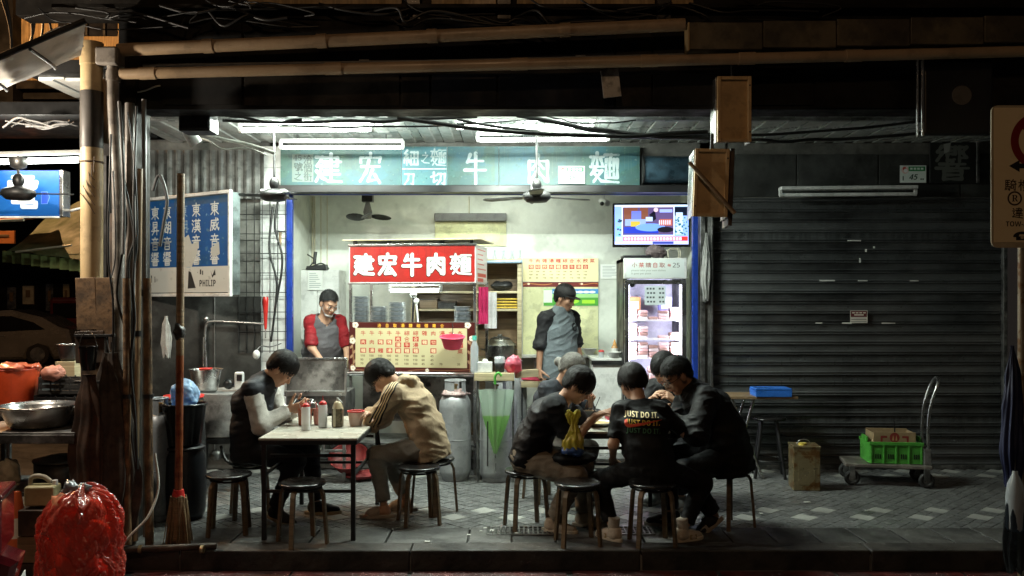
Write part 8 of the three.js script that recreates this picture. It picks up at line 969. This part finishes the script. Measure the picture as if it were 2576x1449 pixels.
const pt = person({ at: [-0.66, -1.12], yaw: -1.62, label: 'person in tan hooded top with striped sleeves hunched over the table on a stool', pelvis: 0.56, lean: 0.42, lean2: 0.75, head: { pitch: 0.95, poke: 0.05, yaw: -0.05 }, skin: SKIN.fair, glasses: 'black',
  wrist: [[-0.1, 0.815, 0.52], [0.12, 0.83, 0.46]], elbow: [[0.8, -0.9, 0.25], [-0.8, -0.9, 0.25]], shrug: [[0, 0, 0.06], [0, 0, 0.06]], ankle: [[0.12, 0.085, 0.36], [-0.12, 0.085, 0.22]],
  hand: [{ dir: [-1, 0.1, 0.3], palm: [0, -1, 0] }, { dir: [0.9, 0.15, 0.4], palm: [0, -1, 0.2] }],
  hair: { bang: 0.03, vol: 0.018, nape: -0.06, rough: 0.011 }, top: { name: 'hoodie', color: [0.47, 0.36, 0.235], loose: 0.026, hem: 0.1, sleeve: 1.95, sleeveLoose: 0.024, wrinkle: 0.014, neckR: 0.06, extra: (q) => { const u = q.up2, bk = V(0, u.z, -u.y), at = (x, y, z) => q.N.clone().add(V(x, 0, 0)).addScaledVector(u, y).addScaledVector(bk, z); return [prim(at(-0.085, 0.0, -0.01), at(-0.07, 0.035, 0.07), 0.034, 0.042, { k: 0.012 }), prim(at(0.085, 0.0, -0.01), at(0.07, 0.035, 0.07), 0.034, 0.042, { k: 0.012 }), prim(at(-0.07, 0.035, 0.07), at(0.07, 0.035, 0.07), 0.042, 0.042, { k: 0.012 }), prim(at(-0.06, -0.02, 0.115), at(0.06, -0.02, 0.115), 0.042, 0.042, { k: 0.01 }), prim(at(-0.03, -0.075, 0.12), at(0.03, -0.075, 0.12), 0.034, 0.034, { k: 0.012 })]; } },
  pants: { color: [0.29, 0.295, 0.27], length: 0.86, loose: 0.022, leg: 0.014, wrinkle: 0.012 }, shoe: { name: 'slipper', slipper: 1, color: [0.4, 0.35, 0.3], sole: [0.4, 0.36, 0.3] }, });
{ // striped sleeve bands and hood strings
  const t = canvas(64, 64, (x) => { x.fillStyle = '#16161c'; x.fillRect(0, 0, 64, 64); x.fillStyle = '#cdb48a'; for (const q of [10, 27, 44]) x.fillRect(q, 0, 9, 64); });
  for (const i of [0, 1]) { const a = pt.arms[i], nrm = V(i ? -1 : 1, 0.25, -0.1), ax = a.e.clone().sub(a.s).normalize(), sd = ax.clone().cross(nrm).normalize(); patchOn(pt, 'sleeve_stripe', print(t, 0.85), 6, 26, (u, v) => pt.N.clone().lerp(a.s, Math.min(1, v * 4 + 0.35)).lerp(a.e, clamp((v - 0.2) / 0.8, 0, 1)).addScaledVector(nrm, 0.16).addScaledVector(V(0, 1, 0.2), 0.1 * (1 - v)).addScaledVector(sd, (u - 0.5) * 0.075), () => nrm.clone().negate().add(V(0, -0.45, 0)), 0.004); }
}
const chef = person({ at: [-2.02, -3.42], yaw: 0.3, floor: 0.1, size: 1.0, label: 'person in grey shirt with red sleeves cooking, face mask under chin', pelvis: 0.93, lean: 0.12, lean2: 0.3, head: { pitch: 0.45, yaw: 0.45, poke: 0.1 }, skin: SKIN.fair, fat: 1.22, glasses: 'steel', arm: 0.96, shoulder: 0.15,
  wrist: [[0.2, 1.0, 0.34], [-0.05, 1.0, 0.36]], elbow: [[0.45, -0.8, -0.5], [-0.6, -0.7, -0.5]], ankle: [[0.12, 0.085, 0], [-0.12, 0.085, 0]], knee: [[0, 0, 1], [0, 0, 1]], hand: [{}, { dir: [0.8, -0.2, 0.5], palm: [0, -1, 0] }],
  hair: { bang: 0.062, vol: 0.004, nape: -0.055, ear: 0.02, temple: 0.04, color: [0.035, 0.035, 0.036], rough: 0.004, len: 0.02, lift: 1.4 }, top: { color: [0.12, 0.115, 0.125], sleeveColor: [0.27, 0.014, 0.02], loose: 0.02, hem: 0.12, sleeve: 0.96, sleeveLoose: 0.006, bell: 0.018, neckR: 0.088, neckFlat: 0.55, belly: 0.03, wrinkle: 0.012 }, pants: { color: [0.02, 0.02, 0.02], length: 0.9 } });
{ // mask hanging under the chin
  const q = chef, pts = []; const g = skin([ball(q.h(0, -0.092, 0.045), 0.05, 0.03, 0.045, { inv: new THREE.Matrix3().setFromMatrix4(new THREE.Matrix4().makeRotationFromQuaternion(q.HQ.clone().invert())) })], 0.01, 0.006, { clip: (x, y, z) => { const p = q.toHead(x, y, z); return Math.max(p.y + 0.086, 0.02 - p.z); } });
  part('face_mask', J(g, Tb([q.h(0.045, -0.085, 0.05), q.h(0.066, -0.05, 0.03), q.h(0.08, 0.0, -0.01)], 0.003, 12, 6), Tb([q.h(-0.045, -0.085, 0.05), q.h(-0.066, -0.05, 0.03), q.h(-0.08, 0.0, -0.01)], 0.003, 12, 6)), mk([0.5, 0.5, 0.5], 0.9), q.G);
}
const cap = person({ at: [0.5, -3.42], yaw: 0.55, floor: 0.1, size: 1.02, label: 'person standing in grey raglan hoodie and dark baseball cap inside the shop', pelvis: 0.95, lean: 0.0, lean2: 0.12, head: { pitch: 0.3, yaw: 0.45, poke: 0.1 }, skin: SKIN.tan, hair: { bang: 0.09, nape: -0.06 },
  wrist: [[0.27, 0.93, 0.06], [-0.27, 0.9, 0.03]], elbow: [[0.5, 0, -1], [-0.5, 0, -1]], hand: [{ curl: [0.5, 0.7, 0.7, 0.7, 0.7] }, { curl: [0.6, 0.8, 0.85, 0.9, 0.9], dir: [0.05, -1, 0.12] }], ankle: [[0.11, 0.085, 0.02], [-0.11, 0.085, -0.02]], knee: [[0, 0, 1], [0, 0, 1]],
  top: { name: 'hoodie', color: [0.19, 0.225, 0.245], sleeveColor: [0.03, 0.03, 0.033], loose: 0.03, hem: 0.14, sleeve: 1.08, sleeveLoose: 0.017, wrinkle: 0.014, neckR: 0.066, collar: 1, wide: 1.05 }, pants: { color: BLK, length: 0.92 } });
{ const q = cap, e = q.eb; const crown = skin([e(0, 0.055, -0.012, 0.09, 0.085, 0.106)], 0.02, 0.006, { clip: (x, y, z) => 0.048 - q.toHead(x, y, z).y });
  const brim = []; for (let i = 0; i <= 14; i++) { const a = -1.15 + i / 14 * 2.3; brim.push([Math.sin(a) * 0.088, Math.cos(a) * 0.088 + (Math.cos(a * 1.36) > 0 ? 0.07 * Math.pow(Math.cos(a * 1.36), 0.6) : 0)]); }
  const bg = Ex([...brim, [0.075, 0.02], [-0.075, 0.02]], 0.004, 0.002); bg.rotateX(Math.PI / 2); const p = bg.attributes.position; for (let i = 0; i < p.count; i++) p.setY(i, p.getY(i) - p.getX(i) ** 2 * 3 - Math.max(0, p.getZ(i) - 0.08) * 0.22); bg.computeVertexNormals(); bg.applyMatrix4(new THREE.Matrix4().compose(q.h(0, 0.056, -0.005), q.HQ, V(1.12, 1.12, 1.16)));
  const c = part('cap', crown, clothMat([0.028, 0.027, 0.027]), q.G); const b = new THREE.Mesh(bg, clothMat([0.025, 0.024, 0.024])); b.name = 'brim'; c.add(b);
  const lg = canvas(96, 96, (x) => { x.fillStyle = '#15171a'; x.beginPath(); x.arc(48, 48, 44, 0, 7); x.fill(); x.strokeStyle = '#aab4ba'; x.lineWidth = 5; x.beginPath(); x.moveTo(52, 22); x.lineTo(62, 40); x.lineTo(54, 72); x.moveTo(40, 30); x.lineTo(34, 60); x.stroke(); });
  patchOn(q, 'chest_badge', print(lg, 0.8, { alpha: 1 }), 8, 8, (a, b2) => q.Ch.clone().add(V(0.115 + (a - 0.5) * 0.095, 0.035 - (b2 - 0.5) * 0.1, 0.4)), () => V(0, 0, -1), 0.007);
}
// the crowded table
const young = person({ at: [0.12, -0.72], yaw: 1.35, size: 0.97, label: 'young person in black shirt and light trousers reaching across the crowded table', pelvis: 0.54, lean: 0.5, lean2: 0.85, head: { pitch: 0.62, poke: 0.0, yaw: -0.1 }, skin: SKIN.fair,
  wrist: [[0.12, 0.87, 0.55], [-0.08, 0.88, 0.53]], elbow: [[0.7, -0.7, 0], [-0.35, -1, -0.1]], ankle: [[0.12, 0.085, 0.42], [-0.1, 0.085, 0.22]], hand: [{ dir: [0, 0.4, 1], palm: [0, -1, 0] }, { dir: [0.1, 0.35, 1], palm: [0.2, -1, 0.2], curl: [0.1, 0.05, 0.12, 0.2, 0.28], spread: 0.22 }],
  hair: { bang: 0.012, vol: 0.02, nape: -0.08, temple: 0.0, rough: 0.011 }, top: { color: [0.006, 0.0065, 0.009], loose: 0.022, hem: 0.04, sleeve: 0.9, sleeveLoose: 0.032, wrinkle: 0.013, neckR: 0.075 }, pants: { color: [0.23, 0.195, 0.15], length: 0.92, loose: 0.026, wrinkle: 0.014 }, shoe: { color: [0.55, 0.45, 0.34], sole: [0.6, 0.52, 0.4] } });
const boy = person({ at: [1.0, -0.28], yaw: 3.05, size: 0.92, headSize: 1.2, arm: 0.92, shoulder: 0.152, label: 'person in black shirt with printed slogan across the back at the crowded table', pelvis: 0.52, lean: 0.2, lean2: 0.55, sway: 0.16, head: { pitch: 0.5, poke: 0.1, yaw: 0.4, roll: -0.05 }, skin: SKIN.fair, 
  wrist: [[0.27, 0.56, 0.2], [-0.2, 0.8, 0.36]], elbow: [[0.15, 0, -1], [-0.8, -0.7, 0.1]], hand: [{ dir: [-0.2, -0.55, 1], palm: [0, -1, -0.1] }, { dir: [0.7, 0, 1], palm: [0, -1, 0] }], ankle: [[0.27, 0.085, 0.02], [-0.23, 0.085, 0.04]], knee: [[0.7, 0.6, 0.8], [-0.8, 0.6, 0.7]], foot: [{ yaw: 0.75 }, { yaw: -1.0 }],
  hair: { bang: 0.02, vol: 0.021, nape: -0.05, ear: 0.008, temple: 0.0, rough: 0.011, color: [0.016, 0.013, 0.012] }, top: { color: [0.007, 0.007, 0.0075], loose: 0.012, hem: 0.1, sleeve: 0.85, sleeveLoose: 0.02, wrinkle: 0.012, neckR: 0.07 }, pants: { color: BLK, length: 0.84, loose: 0.02 }, sock: [0.5, 0.45, 0.38], shoe: { color: [0.6, 0.52, 0.42], sole: [0.65, 0.58, 0.46], stripe: [0.3, 0.23, 0.1] } });
{ const t = canvas(512, 320, (x) => {
    const row = (y, c, sk) => { x.save(); x.translate(30 + sk, y); x.rotate(0.03); x.font = 'bold 88px sans-serif'; x.fillStyle = c; x.scale(0.88, 1); x.fillText('JUST DO IT.', 0, 0); x.restore(); };
    row(96, '#e8d6a8', 0); row(188, '#c9a63c', 14); row(286, '#3f6b4b', 22);
    x.fillStyle = '#c8452c'; x.beginPath(); x.moveTo(30, 140); x.bezierCurveTo(10, 200, 40, 236, 110, 222); x.bezierCurveTo(240, 196, 360, 156, 490, 128); x.bezierCurveTo(360, 138, 210, 168, 130, 184); x.bezierCurveTo(70, 194, 50, 176, 62, 128); x.closePath(); x.fill(); });
  patchOn(boy, 'shirt_print', print(t, 0.8, { alpha: 1 }), 40, 26, (a, b) => boy.Ch.clone().add(V(0.155 - a * 0.3 + 0.0, 0.125 - b * 0.185, -0.5)), () => V(0, 0, 1), 0.003); }
const elder = person({ at: [1.66, -0.74], yaw: -1.45, size: 1.04, label: 'person in black jacket and glasses leaning in from a stool at the crowded table', pelvis: 0.56, lean: 0.46, lean2: 0.8, fat: 1.16, head: { pitch: 0.55, poke: 0.12, yaw: 0.12 }, skin: SKIN.tan, glasses: 'black', shoulder: 0.178, arm: 1.08,
  wrist: [[0.14, 0.86, 0.5], [-0.08, 0.87, 0.5]], elbow: [[0.7, -0.7, 0], [-0.5, -0.8, -0.2]], ankle: [[0.16, 0.13, 0.16], [-0.1, 0.085, 0.42]], foot: [{ pitch: 0.75, yaw: -0.35 }, {}], hair: { bang: 0.056, vol: 0.008, nape: -0.06, ear: 0.02, temple: 0.035, color: [0.016, 0.016, 0.016], rough: 0.006, len: 0.028, lift: 1.3 },
  top: { name: 'jacket', color: [0.007, 0.007, 0.008], loose: 0.034, hem: 0.12, sleeve: 1.92, sleeveLoose: 0.03, wrinkle: 0.015, collar: 1, neckR: 0.062, rough: 0.7 }, pants: { color: BLK, length: 0.9, loose: 0.024 }, shoe: { color: [0.02, 0.02, 0.022], sole: [0.3, 0.26, 0.2], stripe: [0.3, 0.28, 0.25] } });
const woman = person({ at: [0.28, -1.62], yaw: 0.9, size: 0.94, label: 'person with grey tied-back hair and dark top eating at the crowded table', pelvis: 0.56, lean: 0.3, lean2: 0.6, head: { pitch: 0.55, poke: 0.1, yaw: 0.1 }, skin: SKIN.fair,
  wrist: [[0.1, 0.9, 0.42], [-0.1, 0.92, 0.42]], elbow: [[0.6, -0.8, 0], [-0.6, -0.8, 0]], ankle: [[0.12, 0.085, 0.32], [-0.12, 0.085, 0.34]], hair: { bang: 0.04, vol: 0.016, nape: -0.085, color: [0.22, 0.21, 0.19], rough: 0.008, extra: (eb) => [eb(0, -0.01, -0.135, 0.045, 0.04, 0.045)] },
  top: { color: [0.03, 0.035, 0.045], loose: 0.02, hem: 0.08, sleeve: 1.2, wrinkle: 0.01, neckR: 0.07 }, pants: { color: [0.1, 0.09, 0.08], length: 0.9 } });
const far = person({ at: [1.5, -1.7], yaw: -0.6, size: 0.98, label: 'person with thick black hair and dark shirt eating in front of the fridge', pelvis: 0.54, lean: 0.35, lean2: 0.62, head: { pitch: 0.55, poke: 0.1, yaw: -0.35 }, skin: SKIN.fair,
  wrist: [[0.12, 0.9, 0.42], [-0.1, 0.9, 0.42]], elbow: [[0.6, -0.8, 0], [-0.6, -0.8, 0]], ankle: [[0.14, 0.085, 0.36], [-0.12, 0.085, 0.3]], hair: { bang: 0.025, vol: 0.022, nape: -0.08, rough: 0.01 }, top: { color: [0.018, 0.018, 0.02], loose: 0.02, hem: 0.08, sleeve: 0.85, sleeveLoose: 0.028, wrinkle: 0.011, neckR: 0.07 }, pants: { color: [0.03, 0.03, 0.035], length: 0.9 }, shoe: { color: [0.3, 0.3, 0.3], sole: [0.55, 0.55, 0.52] } });
// ---------- shadows on, draw ----------
scene.traverse((o) => { if (o.isMesh) { o.castShadow = true; o.receiveShadow = true; } if (o.isLight && o.shadow && !o.isRectAreaLight) o.castShadow = true; });
renderer.render(scene, camera);
